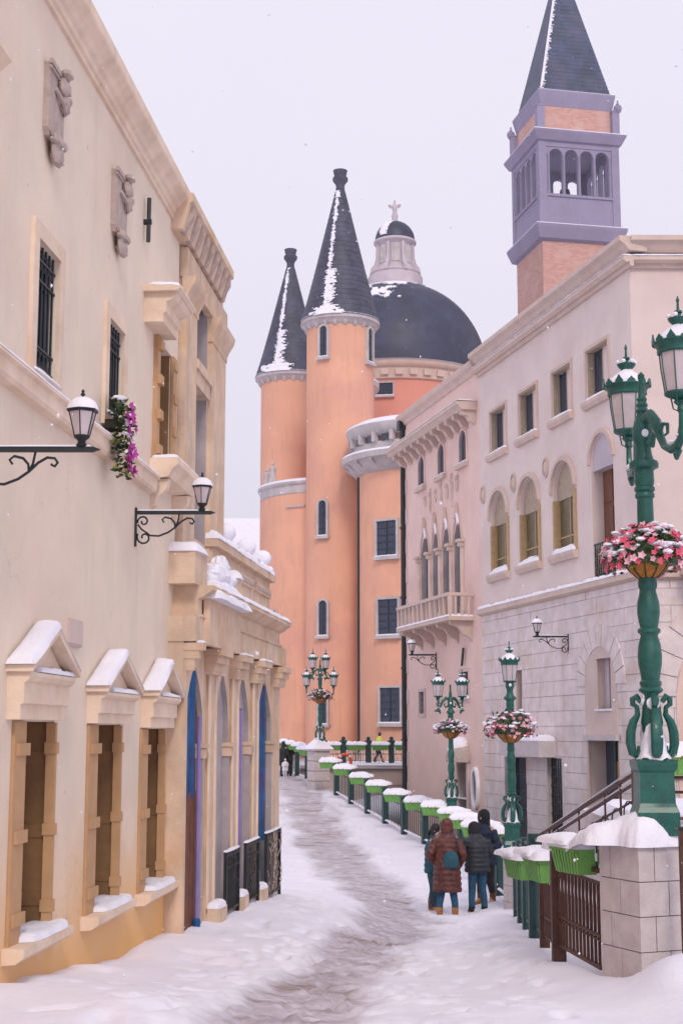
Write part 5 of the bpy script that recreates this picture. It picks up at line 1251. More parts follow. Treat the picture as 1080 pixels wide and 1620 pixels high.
sd = [(1.78 * math.cos(t), zl2 + .2 + (zl3 - zl2 - .2) * math.sin(t)) for t in [math.pi / 2 * k / 10 for k in range(11)]]
cb_(MB().lathe(sd[:-1] + [(.2, zl3)], 32, (cxd, Yd, 0)), 'small_dome', M_dome, lan, smooth=True)
cb_(conesnow(cxd, Yd, sorted(sd, key=lambda q: q[1]), -.7, .45, 14, zl2 + .35, zl3 - .1, rows=20, cols=14, thr=.3), 'snow', M_snowcap, lan); lan.children[-1]['kind'] = 'stuff'
fz = zl3
m = MB(); m.lathe([(.32, fz - .1), (.24, fz + .3), (.30, fz + .5), (.18, fz + .9), (.22, fz + 1.0)], 10, (cxd, Yd, 0)); m.blob((cxd, Yd, fz + 1.35), (.26, .2, .42), 8, noise=.1)
m.tube([(cxd - .42, Yd, fz + 1.35), (cxd + .42, Yd, fz + 1.4)], .10, 6); m.tube([(cxd, Yd, fz + 1.5), (cxd, Yd, fz + 2.0)], .09, 6); m.blob((cxd - .45, Yd, fz + 1.5), .16, 6); m.blob((cxd + .42, Yd, fz + 1.55), .15, 6)
cb_(m, 'finial', M_lantern, lan, smooth=True)
# bodies behind so that the church is solid
cb_(MB().box(XP(500, 112), XP(700, 112) + 4, 104, 122, GCH - 1, ZP(700, 112)), 'nave', M_rose)
# statues on the left ledge
for (p, yb, h_, lab, lean) in ((419, 772, 1.5, 'small grey statue with raised arm, leftmost on the church ledge', .3), (432, 760, 1.65, 'small pale robed statue on the church ledge, beside the cone turret', 0)):
    a = on_drum(cx1, Y1, r1 - .4, p); sx, sy = cx1 + (r1 - .35) * math.sin(a), Y1 - (r1 - .35) * math.cos(a)
    t = thing('ledge_statue', lab, 'statue', (sx, sy, zl1 + .1), 0, 'statues on the church ledge')
    m = MB(); m.box(-.25, .25, -.25, .25, 0, .2); m.build('pedestal', M_greystone, t)
    m = MB(); m.lathe([(.30, .2), (.26, .5), (.22, .8), (.18, .95), (.24, 1.15), (.25, 1.28), (.10, 1.36), (.08, 1.42)], 12, ex=.8); m.blob((0, 0, 1.54), (.12, .13, .16), 10)
    m.tube([(-.22, 0, 1.25), (-.34, -.08, 1.02), (-.20 - lean * .8, -.2, .95 + lean)], [.07, .06, .045], 6); m.tube([(.22, 0, 1.25), (.30, -.06, 1.0), (.16, -.2, .9)], [.07, .06, .045], 6)
    m.v = [(x, y, z * h_ / 1.6) for x, y, z in m.v]; m.build('figure', M_greystone, t, smooth=True)
# planter on the lowest drum window ledge
# ------------------------------------------------------------------ campanile
CAn = R(11.8); cu = Vector((math.cos(CAn), math.sin(CAn), 0)); cn3 = Vector((-math.sin(CAn), math.cos(CAn), 0))
cor = Vector((XP(853, 130, 300), 130, 0)); AW = Frame(cor.x, cor.y, CAn, 0).s(980, 300); print('campanile width', AW)
ctr = cor + cu * AW / 2 + cn3 * AW / 2
camp = thing('brick_bell_tower', 'tall pink brick bell tower with lilac belfry and dark pyramid spire', 'bell tower', (ctr.x, ctr.y, 1.5), CAn)
h = AW / 2
def zc4(y): return ZP(y, 130) - 1.5
def cbx(mb, name, m, parent=None, **k): return mb.build(name, m, parent or camp, **k)
zA_, zB_, zC_, zD_, zE_, zF_, zG_ = zc4(377), zc4(353), zc4(222), zc4(206), zc4(165), zc4(158), zc4(139)
cbx(MB().sq([(h - .28, 0), (h - .28, zA_ + .1)]), 'brick_shaft', M_brick)
cbx(MB().sq([(h - .28, zA_ - .1), (h + .1, zA_ + .1), (h + .45, zB_ - .35), (h + .5, zB_ - .1), (h + .1, zB_ + .15), (h, zB_ + .2)]), 'lower_cornice', M_purple)
# belfry: four walls with triple arches, corner posts
bw = [zB_ + .1, zC_ + .05]; zo0, zo1 = zc4(304), zc4(232)
n_ = 4; span = 2 * h - 1.9; bwid = span / n_
for q in range(4):
    M = Matrix.Rotation(q * math.pi / 2, 4, 'Z') @ Matrix.Translation((-h, -h, 0))
    ops = [op(.95 + bwid * k + .13, .95 + bwid * (k + 1) - .13, zo0, zo1, (bwid - .26) / 2, .42) for k in range(n_)]
    m = MB(); wall_sheet(m, .02, 2 * h - .02, bw[0], bw[1], ops, y=.10); m2 = MB(); wall_sheet(m2, .5, 2 * h - .5, bw[0], bw[1], [dict(o, rev=.01) for o in ops], y=.52); m.join(m2)
    cbx(m.xf(M), 'belfry_wall', M_purple)
    pbx = camp.children[-1]
    for k in range(n_ + 1): cbx(MB().lathe([(.16, zo0), (.16, zo0 + .15), (.11, zo0 + .2), (.11, zo1 - .8), (.16, zo1 - .7), (.17, zo1 - .6)], 10, (.95 + bwid * k, .10, 0)).xf(M), 'shaft', M_purple, pbx, smooth=True)
    cbx(MB().box(.75, 2 * h - .75, -.02, .10, zo0 - .25, zo0).xf(M), 'sill', M_purple, pbx)
    cbx(MB().box(.0, .75, .0, .75, bw[0], bw[1]).xf(M), 'corner_post', M_purple)
    cbx(MB().box(.75, 2 * h - .75, .03, .10, bw[1] - .5, bw[1]).xf(M), 'frieze', M_purple, pbx)
cbx(MB().box(-h + .5, h - .5, -h + .5, h - .5, bw[0], zo0 - 1.2), 'belfry_floor', M_purple)
# bell
cbx(MB().lathe([(.9, zo0 + .6), (.75, zo0 + .9), (.55, zo0 + 1.5), (.45, zo0 + 2.0), (.15, zo0 + 2.2), (.1, zo1)], 16), 'bell', M_iron, smooth=True)
cbx(MB().sq([(h - .1, zC_), (h + .2, zC_ + .1), (h + .55, zD_ - .2), (h + .6, zD_ - .05), (h + .6, zD_ + .02), (h, zD_ + .25)]), 'middle_cornice', M_purple)
cbx(MB().sq([(h - .45, zD_), (h - .45, zE_ + .3)]), 'brick_attic', M_brick)
for sx in (-1, 1):
    for sy in (-1, 1):
        pc = (sx * (h - .25), sy * (h - .25), 0)
        p = cbx(MB().sq([(.36, zD_), (.36, zE_ - .15), (.42, zE_ - .1), (.42, zE_ + .02)], pc), 'corner_pier', M_purple)
        if (sx, sy) != (-1, -1): cbx(MB().lathe([(.12, 0), (.12, .15), (.30, .3), (.40, .6), (.36, .85), (.15, .95), (.18, 1.05), (.06, 1.25), (.1, 1.35), (.02, 1.5)], 14, (pc[0] + sx * .25, pc[1] + sy * .25, zE_ - .35 - .0)), 'urn', M_purple, p, smooth=True)
cbx(MB().sq([(h - .6, zE_), (h - .42, zE_ + .15), (h - .2, zG_ - .4), (h - .14, zG_ - .1), (h - .14, zG_ + .05), (h - .5, zG_ + .1)]), 'upper_cornice', M_purple)
Ysp = ctr.y; zap_ = ZP(-62, Ysp) - 1.5
pf = cone_profile((h - .50) * 1.0, zG_ + .08, .05, zap_, 34)
spire = cbx(MB().sq(pf), 'pyramid_spire', M_copper)
# snow down the near corner edge of the spire and its faces
m = MB(); rg = random.Random(3)
for i in range(150):
    t = i / 150; z = zG_ + .3 + (zap_ - zG_ - .6) * t; r = (h - .50) * (1 - (z - zG_) / (zap_ - zG_)) + .06
    w_ = .07 + .15 * rg.random() * (1 - t * .5); L_ = .12 + .12 * rg.random()
    m.box(-r - .05, -r + w_, -r - .06, -r + .05, z, z + L_)
    if rg.random() < .5: m.box(-r + w_, -r + w_ + .3 * rg.random(), -r - .05, -r + .02, z, z + .05 + .05 * rg.random())
o = cbx(m, 'snow', M_snowcap, spire); o['kind'] = 'stuff'
for i, (za_, hh) in enumerate(((zB_ - .08, h + .5), (zD_ + .02, h + .6), (zG_ + .02, h - .14))): cbx(MB().sq([(hh, za_), (hh - .02, za_ + .07), (hh - .45, za_ + .2)]), 'snow', M_snowcap)

# far house with a snowy roof, left of the church
Yh = 150; hx0, hx1 = XP(300, Yh), XP(430, Yh)
fh = thing('snow_roofed_house', 'distant red house with a snow-covered roof between arcade and church', 'house', ((hx0 + hx1) / 2, Yh, 1.5))
fo = tuple(fh.location)
MB().box(hx0, hx1, Yh, Yh + 10, 1.5, ZP(882, Yh)).build('wall', M_redbrick, fh, off=fo)
MB().prism([(Yh - .6, ZP(882, Yh)), (Yh - .6, ZP(877, Yh)), (Yh + 5, ZP(820, Yh + 5)), (Yh + 10.6, ZP(877, Yh)), (Yh + 10.6, ZP(882, Yh))], hx0 - .5, hx1 + 6, 'x').build('roof', M_snowcap, fh, off=fo)
MB().box(hx0, hx1, Yh - .75, Yh - .6, ZP(884, Yh), ZP(880, Yh)).build('gutter', M_iron, fh, off=fo)
for k in range(4): MB().box(hx0 + 4.2 + k * 1.3, hx0 + 4.9 + k * 1.3, Yh - .05, Yh, ZP(900, Yh) - 1, ZP(890, Yh)).build('window', M_dkglass, fh, off=fo)
# ------------------------------------------------------------------ bridge at the far end of the canal
BZ = 1.55
br = thing('stone_bridge', 'low stone bridge with snowy deck crossing the canal before the orange church', 'bridge', (1.5, 81.5, -1.4))
BO = tuple(br.location)
def bb(mb, nm, m, par=None, **k): return mb.build(nm, m, par or br, off=BO, **k)
m = MB(); arch = [(-2.5, BZ - .12), (-2.5, -2.2), (-1.2, -2.2)] + [(3.2 - 4.4 * math.cos(t), -2.0 + 2.1 * math.sin(t)) for t in [math.pi * k / 16 for k in range(17)]] + [(12, -2.2), (12, BZ - .12)]
bb(MB().prism(arch, 79.3, 84, 'y'), 'arched_body', M_peach)
bb(MB().box(-2.5, 12, 79.0, 84.2, BZ - .12, BZ + .04), 'deck_edge', M_awning)
sn = MB(); pillow(sn, -2.5, 12, 78.95, 84.2, BZ + .045, .12, 101, .25, maxn=90); bb(sn, 'snow', M_snowcap, smooth=True)
for x0 in (1.6, 3.6): bb(MB().box(x0, x0 + 1.7, 79.22, 79.3, BZ - 1.0, BZ - .3), 'panel', M_cream2)
bb(MB().box(XP(637, 79, 1230), XP(643, 79, 1230), 79.0, 79.3, -1.5, BZ - .25), 'brown_post', M_doororange)

# ------------------------------------------------------------------ planters
def planter_master(L, label, seed, W_=.30, H_=.24, snow=.17, ribs=9, flowers=True, name='planter_box'):
    """a ribbed green trough, long axis x, base at z = 0, deep snow on top"""
    t = thing(name, label, 'planter', group='green planter boxes on the fences')
    m = MB(); a, b, c, d = L / 2 * .86, L / 2, W_ / 2 * .72, W_ / 2
    m.add([(-a, -c, 0), (a, -c, 0), (a, c, 0), (-a, c, 0), (-b, -d, H_), (b, -d, H_), (b, d, H_), (-b, d, H_)], [(0, 3, 2, 1), (0, 1, 5, 4), (1, 2, 6, 5), (2, 3, 7, 6), (3, 0, 4, 7), (4, 5, 6, 7)])
    tr = m.build('trough', M_planter, t)
    MB().box(-b - .015, b + .015, -d - .015, d + .015, H_ - .035, H_ + .005).build('rim', M_planter, t)
    for k in range(ribs):
        f = (k + .5) / ribs
        for sg in (-1, 1):
            x0, x1 = -a + 2 * a * f, -b + 2 * b * f; q = L / ribs * .27
            MB().add([(x0 - q, sg * c, .01), (x0 + q, sg * c, .01), (x1 + q, sg * d, H_ - .03), (x1 - q, sg * d, H_ - .03), (x0 - q, sg * (c + .014), .01), (x0 + q, sg * (c + .014), .01), (x1 + q, sg * (d + .014), H_ - .03), (x1 - q, sg * (d + .014), H_ - .03)],
                     [(4, 5, 6, 7), (0, 1, 5, 4), (1, 2, 6, 5), (2, 3, 7, 6), (3, 0, 4, 7)]).build('rib', M_planter, tr)
    s = MB(); pillow(s, -b - .05, b + .05, -d - .05, d + .05, H_ - .005, snow, seed, .022, jag=.5); pillow(s, -b + .1, b + .16, -d - .02, d + .09, H_ + .02, snow * .8, seed + 3, .022, jag=.5)
    s.build('snow', M_snowcap, t, smooth=True)
    if flowers:
        m = MB(); rg = random.Random(seed)
        for k in range(26):
            x = rg.uniform(-b - .03, b); y = rg.choice((-1, 1)) * rg.uniform(d * .98, d + .05); z = H_ + rg.uniform(-.05, .03); s_ = rg.uniform(.015, .035)
            m.add([(x - s_, y, z - s_), (x + s_, y - s_ * .4, z), (x + s_ * .3, y, z + s_), (x - s_ * .9, y + .3 * s_, z + .2 * s_)], [(0, 1, 2, 3)])
        o = m.build('sprigs', M_leafy, t); o['kind'] = 'stuff'
    return t
PM = {}
def planter(kind, loc, rz, label):
    if kind not in PM:
        L, W_, H_, sn_, ribs = dict(near=(.46, .21, .22, .11, 9), mid=(.70, .30, .22, .16, 6), far=(.72, .36, .24, .18, 5), bridge=(2.0, .42, .28, .18, 7))[kind]
        t = planter_master(L, label, 7 + len(kind), W_, H_, sn_, ribs, flowers=kind != 'bridge'); t.location = loc; t.rotation_euler = (0, 0, rz); PM[kind] = t; return t
    return dup(PM[kind], loc, rz, label)

# ------------------------------------------------------------------ the street fence
def fence_xy(Y): return float(np.interp(Y, _fy, _fx))
mid = thing('street_fence', 'long dark teal metal fence curving along the canal behind the group of people', 'fence', (fence_xy(30), 30, gz(fence_xy(30), 30)))
MO = tuple(mid.location)
posts = [27.2, 29.5, 32.2, 35.2, 38.4, 41.7, 44.7, 48.0, 50.35, 52.8, 55.1, 57.5]
def panel(par, MO_, p, q, m_, H=1.05, nb=12, rr=.014, solid=True):
    za, zb = gz(*p), gz(*q)
    A = Vector((*p, za)); B = Vector((*q, zb))
    for hh, th in ((H, .03), (H - .16, .02), (.12, .02)):
        mb = MB().tube([A + Vector((0, 0, hh)), B + Vector((0, 0, hh))], th, 4); mb.build('rail', m_, par, off=MO_)
    for k in range(1, nb):
        P_ = A.lerp(B, k / nb); MB().tube([P_ + Vector((0, 0, .12)), P_ + Vector((0, 0, H))], rr, 4).build('bar', m_, par, off=MO_)
for i, Y in enumerate(posts):
    x = fence_xy(Y); z = gz(x, Y)
    p = MB().sq([(.085, -.1), (.085, 1.14), (.10, 1.15), (.10, 1.19), (.02, 1.24)], (x, Y, z), rot=.3).build('post', M_green2, mid, off=MO)
    if i < len(posts) - 1:
        Y2_ = posts[i + 1]; panel(mid, MO, (x, Y), (fence_xy(Y2_), Y2_), M_green2, nb=10)
        s = MB(); A = Vector((x, Y, z + .10)); B = Vector((fence_xy(Y2_), Y2_, gz(fence_xy(Y2_), Y2_) + .10))
        dd = (B - A); ang = math.atan2(dd.y, dd.x); Ls = dd.length
        pillow(s, .1, Ls - .1, -.04, .04, .02, .05, i, .1, slope=lambda xx, yy: dd.z * xx / Ls); s.xf(Matrix.Translation(A) @ Matrix.Rotation(ang, 4, 'Z')).build('snow', M_snowcap, mid, off=MO, smooth=True)
names_ = ['nearest', 'second', 'third', 'fourth', 'fifth', 'sixth', 'seventh', 'eighth', 'ninth', 'tenth', 'eleventh', 'twelfth', 'thirteenth']
# planters ride on the top rail, one over each post
pl = [57.9, 55.6, 53.2, 50.8, 48.4, 45.1, 42.2, 38.9, 35.6, 32.4, 29.6]
for i, Y in enumerate(pl):
    x = fence_xy(Y); sl = (fence_xy(Y + .4) - fence_xy(Y - .4)) / .8; z = gz(x, Y) + .98
    lab = 'snow-topped green planter on the canal fence, %s counted from the stone pier with pyramid cap' % (['first'] + names_[1:])[i]
    planter('far' if Y > 40 else 'mid', (x - .16, Y, z), R(-14) - R(5) * math.sin(i * 2.1), lab)

# fence beyond the pyramid-capped pier
ff = thing('bridge_approach_fence', 'short dark fence leading up past the pyramid-capped pier toward two dark figures', 'fence', (fence_xy(66), 66, gz(fence_xy(66), 66)))
FO = tuple(ff.location); fp = [62.3, 64.5, 66.5, 68.3]
for i, Y in enumerate(fp):
    x = fence_xy(Y); MB().sq([(.10, -.1), (.10, 1.15), (.12, 1.18), (.02, 1.26)], (x, Y, gz(x, Y))).build('post', M_green2, ff, off=FO)
    if i < 3: panel(ff, FO, (x, Y), (fence_xy(fp[i + 1]), fp[i + 1]), M_green2, nb=9)
for i, Y in enumerate((62.3, 64.6, 66.6, 68.4)):
    planter('far', (fence_xy(Y) - .3, Y, gz(fence_xy(Y), Y) + 1.12), R(115), 'snowy green planter on the short fence beyond the pyramid-capped pier, %s counted from that pier' % names_[i].replace('nearest', 'first'))

# pyramid-capped pier
px_, py_ = -.93, 59.7; pz = gz(px_, py_)
pp = thing('capped_stone_pier', 'pale square stone pier with a snowy pyramid cap under the far lamp', 'stone pier', (px_, py_, pz))
for k in range(4): MB().sq([(.34, .01), (.34, .38)], (0, 0, k * .40 - .1), rot=.5).build('stone_block', M_pier, pp)
MB().sq([(.33, -.2), (.33, 1.5)], rot=.5).build('core', M_mortar, pp)
MB().sq([(.44, 1.5), (.44, 1.56), (.05, 1.98)], rot=.5).build('pyramid_cap', M_pier, pp); MB().sq([(.46, 1.565), (.42, 1.63), (.08, 2.03), (.0, 2.05)], rot=.5).build('snow', M_snowcap, pp, smooth=True, sharp=60)

# bridge railing with planters
bf = thing('bridge_railing', 'dark green bridge railing with rows of bars before the church', 'railing', (1, 79.4, BZ))
bpx = [512, 543, 582.5, 619, 652]
bx = [XP(p, 79.4, 1190) for p in bpx]
for k, x in enumerate(bx): MB().sq([(.15, 0), (.15, 1.25), (.19, 1.28), (.19, 1.36), (.08, 1.4), (.12, 1.5), (.03, 1.58)], (x - 1, 0, 0)).build('post', M_green2, bf)
for k in range(len(bx) - 1):
    for hh in (1.12, .62, .12): MB().box(bx[k] - 1, bx[k + 1] - 1, -.02, .02, hh, hh + .04).build('rail', M_iron, bf)
    n = 9
    for j in range(1, n): x = bx[k] + (bx[k + 1] - bx[k]) * j / n - 1; MB().tube([(x, 0, .12), (x + .06, -.03, .45), (x - .04, 0, .8), (x, 0, 1.12)], .013, 4).build('bar', M_white if j % 2 else M_iron, bf)
    lab = ['snowy green planter on the bridge railing directly behind the far lamp post', 'snowy green planter on the bridge railing beside the white-hatted person', 'snowy green planter on the bridge railing in front of the yellow-vested guard', 'rightmost snowy green planter on the bridge railing, beside the pink house'][k]
    planter('bridge', ((bx[k] + bx[k + 1]) / 2, 79.2, BZ + .84), 0, lab).scale = (min(1, (bx[k + 1] - bx[k] - .3) / 2.0), 1, 1)
b2_ = thing('rear_bridge_railing', 'rear dark railing on the far side of the snowy bridge', 'railing', (3, 83.8, BZ))
for k in range(6): MB().box(-5 + k * 2.0 - .06, -5 + k * 2.0 + .06, -.06, .06, 0, 1.1).build('post', M_green2, b2_)
for hh in (1.05, .15): MB().box(-5, 5, -.025, .025, hh, hh + .05).build('rail', M_green2, b2_)
m = MB()
for k in range(70): m.box(-5 + k * .143, -5 + k * .143 + .025, -.012, .012, .15, 1.05)
m.build('bars', M_white, b2_)['kind'] = 'stuff'
# life ring
lr = MB(); lr.tube([(.34 * math.cos(t), 0, .34 * math.sin(t)) for t in [2 * math.pi * k / 24 for k in range(25)]], .085, 8, cap=False)
o = lr.build('life_ring', M_orangering, smooth=True); o.location = (XP(545, 77.5, 1200), 77.5, ZP(1204, 77.5)); o.rotation_euler = (0, 0, .2); tag(o, 'orange life ring hanging on the bridge railing', 'life ring')
for k in range(4):
    a = k * math.pi / 2 + .78; MB().lathe([(.092, -.05), (.092, .05)], 8).xf(Matrix.Translation((.34 * math.cos(a), 0, .34 * math.sin(a))) @ Matrix.Rotation(-a, 4, 'Y')).build('band', M_white, o)

# ------------------------------------------------------------------ ornate green street lamps
def oct_lantern(par, c, s=1.0, z0=0.0):
    """hexagonal lantern, its foot at c; parts of lantern under par"""
    x, y, z = c; z += z0
    L = MB().lathe([(.02, 0), (.035, .02), (.03, .06), (.06, .09), (.045, .11), (.11, .135), (.132, .15), (.132, .165)], 12, (x, y, z)).build('lantern', M_green, par, smooth=True)
    P = lambda r, h: MB
    g = MB().lathe([(.122, .166), (.134, .25), (.150, .36), (.160, .48)], 8, (x, y, z), a0=.3); g.build('glass', M_frost, L)
    for k in range(8):
        a = .3 + k * math.pi / 4; ca, sa = math.cos(a), math.sin(a)
        MB().tube([(x + r * ca, y + r * sa, z + h) for r, h in ((.124, .16), (.136, .25), (.152, .36), (.162, .485))], .006, 4).build('glazing_bar', M_green, L)
    for k in range(3):
        a = k * 2.094; MB().tube([(x + .03 * math.cos(a), y + .03 * math.sin(a), z + .02), (x + .09 * math.cos(a), y + .09 * math.sin(a), z + .05), (x + .115 * math.cos(a), y + .115 * math.sin(a), z + .15)], .006, 4).build('scroll', M_green, L)
    MB().lathe([(.164, .475), (.176, .485), (.174, .52), (.184, .535), (.200, .56), (.192, .575)], 24, (x, y, z)).build('crown_band', M_green, L, smooth=True)
    lf = MB()
    for k in range(12):
        a = 2 * math.pi * k / 12; M = Matrix.Translation((x, y, z)) @ Matrix.Rotation(a, 4, 'Z')
        big_ = k % 2 == 0; h_ = .055 if big_ else .035
        q = MB().add([(.172, -.026, .56), (.172, .026, .56), (.200, .034, .585), (.205, .0, .575 + h_), (.200, -.034, .585), (.180, -.020, .565), (.18, .02, .565)], [(0, 1, 2, 3, 4)])
        q = MB().prism([(-.03, .555), (.03, .555), (.036, .58), (.016, .575 + h_ * .6), (0, .58 + h_), (-.016, .575 + h_ * .6), (-.036, .58)], .0, .012, 'y').xf(Matrix.Translation((.200, 0, 0)) @ Matrix.Rotation(R(-90), 4, 'Z') )
        q.xf(M).build('crown_leaf', M_green, L)
    MB().lathe([(.192, .565), (.155, .60), (.095, .66), (.045, .70), (.045, .715)], 24, (x, y, z)).build('hood', M_green, L, smooth=True)
    s_ = MB(); n = 24
    s_.lathe([(.198, .572), (.190, .592), (.145, .632), (.09, .675), (.045, .712), (.0, .72)], n, (x, y, z)); 
    rg = random.Random(int(abs(x + y + z) * 977)); s_.v = [(a + rg.uniform(-.004, .004), b + rg.uniform(-.004, .004), c_ + rg.uniform(-.006, .006)) for a, b, c_ in s_.v]
    s_.build('snow', M_snowcap, L, smooth=True, sharp=80)
    MB().lathe([(.045, .70), (.05, .72), (.075, .745), (.085, .765), (.07, .77), (.03, .775), (.02, .80), (.035, .815), (.03, .83), (.012, .835), (.009, .90), (.015, .915), (.004, .95)], 12, (x, y, z)).build('finial', M_green, L, smooth=True)
    for k in range(6):
        a = k * math.pi / 3; s2 = MB(); s2.blob((x + .075 * math.cos(a), y + .075 * math.sin(a), z + .785), (.022, .022, .02), 6); s2.build('snow', M_snowcap, L, smooth=True)
    return L
def lamp_post(label, heads, loc, rz=0, scroll_base=True, name='street_lamp'):
    t = thing(name, label, 'street lamp', loc, rz, 'ornate green street lamps')
    if True:
        MB().sq([(.165, -.15), (.165, .03), (.15, .07), (.14, .10), (.135, .34), (.150, .36), (.160, .40), (.160, .435), (.13, .445)]).build('plinth', M_green, t)
        sh = MB().lathe([(.10, .44), (.085, .50), (.075, .62), (.082, .70), (.090, .74), (.082, .78), (.075, .84), (.070, .90), (.050, .935), (.060, .96), (.095, .985), (.098, 1.0), (.080, 1.02), (.088, 1.04), (.088, 1.06), (.074, 1.075), (.080, 1.12),
                         (.094, 1.20), (.098, 1.27), (.090, 1.36), (.070, 1.43), (.074, 1.445), (.092, 1.46), (.092, 1.485), (.072, 1.50), (.082, 1.55), (.092, 1.62), (.090, 1.70), (.070, 1.78), (.066, 1.80), (.068, 1.815), (.076, 1.83), (.078, 1.86),
                         (.070, 1.92), (.068, 2.40), (.066, 2.56), (.080, 2.575), (.080, 2.60), (.070, 2.615), (.084, 2.63), (.084, 2.655), (.072, 2.665), (.082, 2.70), (.078, 2.78), (.080, 2.80), (.118, 2.82), (.122, 2.85), (.112, 2.875), (.085, 2.885), (.070, 2.93),
                         (.062, 3.0), (.085, 3.06), (.085, 3.16), (.06, 3.22), (.045, 3.28), (.055, 3.30), (.04, 3.33), (.05, 3.35), (.036, 3.38), (.044, 3.40), (.03, 3.43), (.022, 3.56), (.028, 3.58), (.028, 3.61), (.0, 3.64)], 24).build('shaft', M_green, t, smooth=True)
        if scroll_base:
            for k in range(4):
                M = Matrix.Rotation(k * math.pi / 2 + math.pi / 4 * 0, 4, 'Z')
                pts = [(.085, 0, .90), (.12, 0, .945), (.150, 0, .925), (.150, 0, .88), (.118, 0, .86), (.112, 0, .80), (.150, 0, .74), (.172, 0, .66), (.176, 0, .57), (.160, 0, .49), (.125, 0, .47), (.108, 0, .50), (.112, 0, .55)]
                rr_ = [.022, .030, .032, .030, .024, .030, .044, .050, .050, .046, .036, .026, .016]
                MB().tube(pts, rr_, 8, ex=.8).xf(M).build('base_scroll', M_green, t, smooth=True)
            s_ = MB(); s_.lathe([(.150, .442), (.135, .470), (.112, .52), (.100, .58), (.092, .64), (.080, .70), (.07, .715)], 24)
            s_.v = [(a * (1 + .13 * math.sin(i * 2.3) * math.sin(i * .37)), b * (1 + .13 * math.sin(i * 1.7)), c + .045 * math.sin(math.atan2(b, a) * 3 + 1) * (c > .6) + .02 * math.sin(math.atan2(b, a) * 5)) for i, (a, b, c) in enumerate(s_.v)]; s_.build('snow', M_snowcap, t, smooth=True, sharp=80)
            s_ = MB(); s_.blob((.0, -.075, .885), (.055, .025, .05), 10, noise=.12, seed=2); s_.build('snow', M_snowcap, t, smooth=True); s_ = MB(); s_.blob((-.07, .01, .90), (.03, .04, .035), 8, noise=.1, seed=4); s_.build('snow', M_snowcap, t, smooth=True)
    for (dx, dy) in heads:
        if dx == 0 and dy == 0: oct_lantern(t, (0, 0, 3.02)) ; continue
        n = math.hypot(dx, dy); u = Vector((dx / n, dy / n, 0)); Q = lambda r, h: tuple(u * r + Vector((0, 0, h)))
        MB().tube([Q(.05, 3.22), Q(.14, 3.24), Q(.24, 3.16), Q(.30, 3.04), Q(.38, 2.93), Q(.50, 2.88), Q(n * .86, 2.885), Q(n * .96, 2.94), Q(n, 3.04), Q(n, 3.16)], [.045, .05, .045, .035, .030, .034, .038, .032, .026, .022], 8).build('arm', M_green, t, smooth=True)
        m = MB(); m.tube([Q(.30, 3.06), Q(.36, 3.12), Q(.44, 3.10), Q(.44, 3.03), Q(.39, 3.02)], [.02, .018, .016, .014, .01], 6); m.tube([Q(n * .9, 2.86), Q(n * .84, 2.80), Q(n * .78, 2.84)], [.03, .02, .008], 6)
        m.tube([Q(.08, 3.02), Q(.16, 2.98), Q(.20, 3.06), Q(.15, 3.10)], [.03, .025, .02, .012], 6); m.build('scrollwork', M_green, t, smooth=True); t.children[-1]['kind'] = 'stuff'
        oct_lantern(t, (*Q(n, 0)[:2], 3.14))
        s_ = MB(); s_.blob(Q(n * .8, 2.93), (.06, .06, .02), 6); s_.blob(Q(n * .95, 2.97), (.04, .04, .025), 6); s_.build('snow', M_snowcap, t, smooth=True)
    m = MB(); m.blob((0, -.085, 3.10), (.03, .02, .035), 8); m.build('snow', M_snowcap, t, smooth=True)
    return t
PN = (at(1035, 1290, 11.85)); print('near lamp', PN)
near_lamp = lamp_post('big double green street lamp on the stone pier at the right edge', [(.04, .80), (.17, -.66)], tuple(PN))
p2 = at(810, 1338, 26.0); lamp_post('single-headed green street lamp on the second pier, in front of the stone building', [(0, 0)], (p2.x, p2.y, p2.z)).scale = (.90, .90, .90)
p3 = at(714, 1287, 42.0); lamp_post('double green street lamp rising behind the group of people', [(-.36, -.15), (.36, .25)], tuple(p3)).rotation_euler = (0, 0, 0)
p4 = at(506, 1186, 59.7); t4 = lamp_post('four-headed green street lamp farthest away, before the orange church', [(-.30, -.1), (.22, .2), ], tuple(p4)); 
for (dx) in (-.55, .55):     # two lower lanterns on this one
    MB().tube([(0, 0, 2.3), (dx * .5, 0, 2.15), (dx, 0, 2.25), (dx, 0, 2.45)], .03, 6).build('arm', M_green, t4); oct_lantern(t4, (dx, 0, 2.43))

# ------------------------------------------------------------------ flower baskets on the lamps
def leaf_mesh(name, mt, s, cup=.3):
    me = bpy.data.meshes.new(name); me.from_pydata([(0, 0, 0), (s * .55, -s * .1, s * .28), (0, s * .15, s * .75), (-s * .55, -s * .1, s * .28), (0, -s * cup, s * .35)], [], [(0, 1, 4), (1, 2, 4), (2, 3, 4), (3, 0, 4)]); me.materials.append(mt); me.update(); return me
def flower_mesh(name, mt, s):
    m = MB()
    for k in range(5):
        a = k * 2 * math.pi / 5; c, d = math.cos(a), math.sin(a); e, f = math.cos(a + .62), math.sin(a + .62); g, h_ = math.cos(a - .62), math.sin(a - .62)
        m.add([(0, 0, 0), (s * .62 * g, s * .62 * h_, s * .25), (s * c, s * d, s * .40), (s * .62 * e, s * .62 * f, s * .25), (s * .45 * c, s * .45 * d, s * .08)], [(0, 1, 4), (1, 2, 4), (2, 3, 4), (3, 0, 4)])
    m.lathe([(.0, -.02 * 1), (s * .16, 0), (.0, s * .2)], 5)
    me = bpy.data.meshes.new(name); me.from_pydata(m.v, [], m.f); me.materials.append(mt); me.update(); return me
ORI = lambda rg, out: out.to_track_quat('Z', 'Y').to_euler()
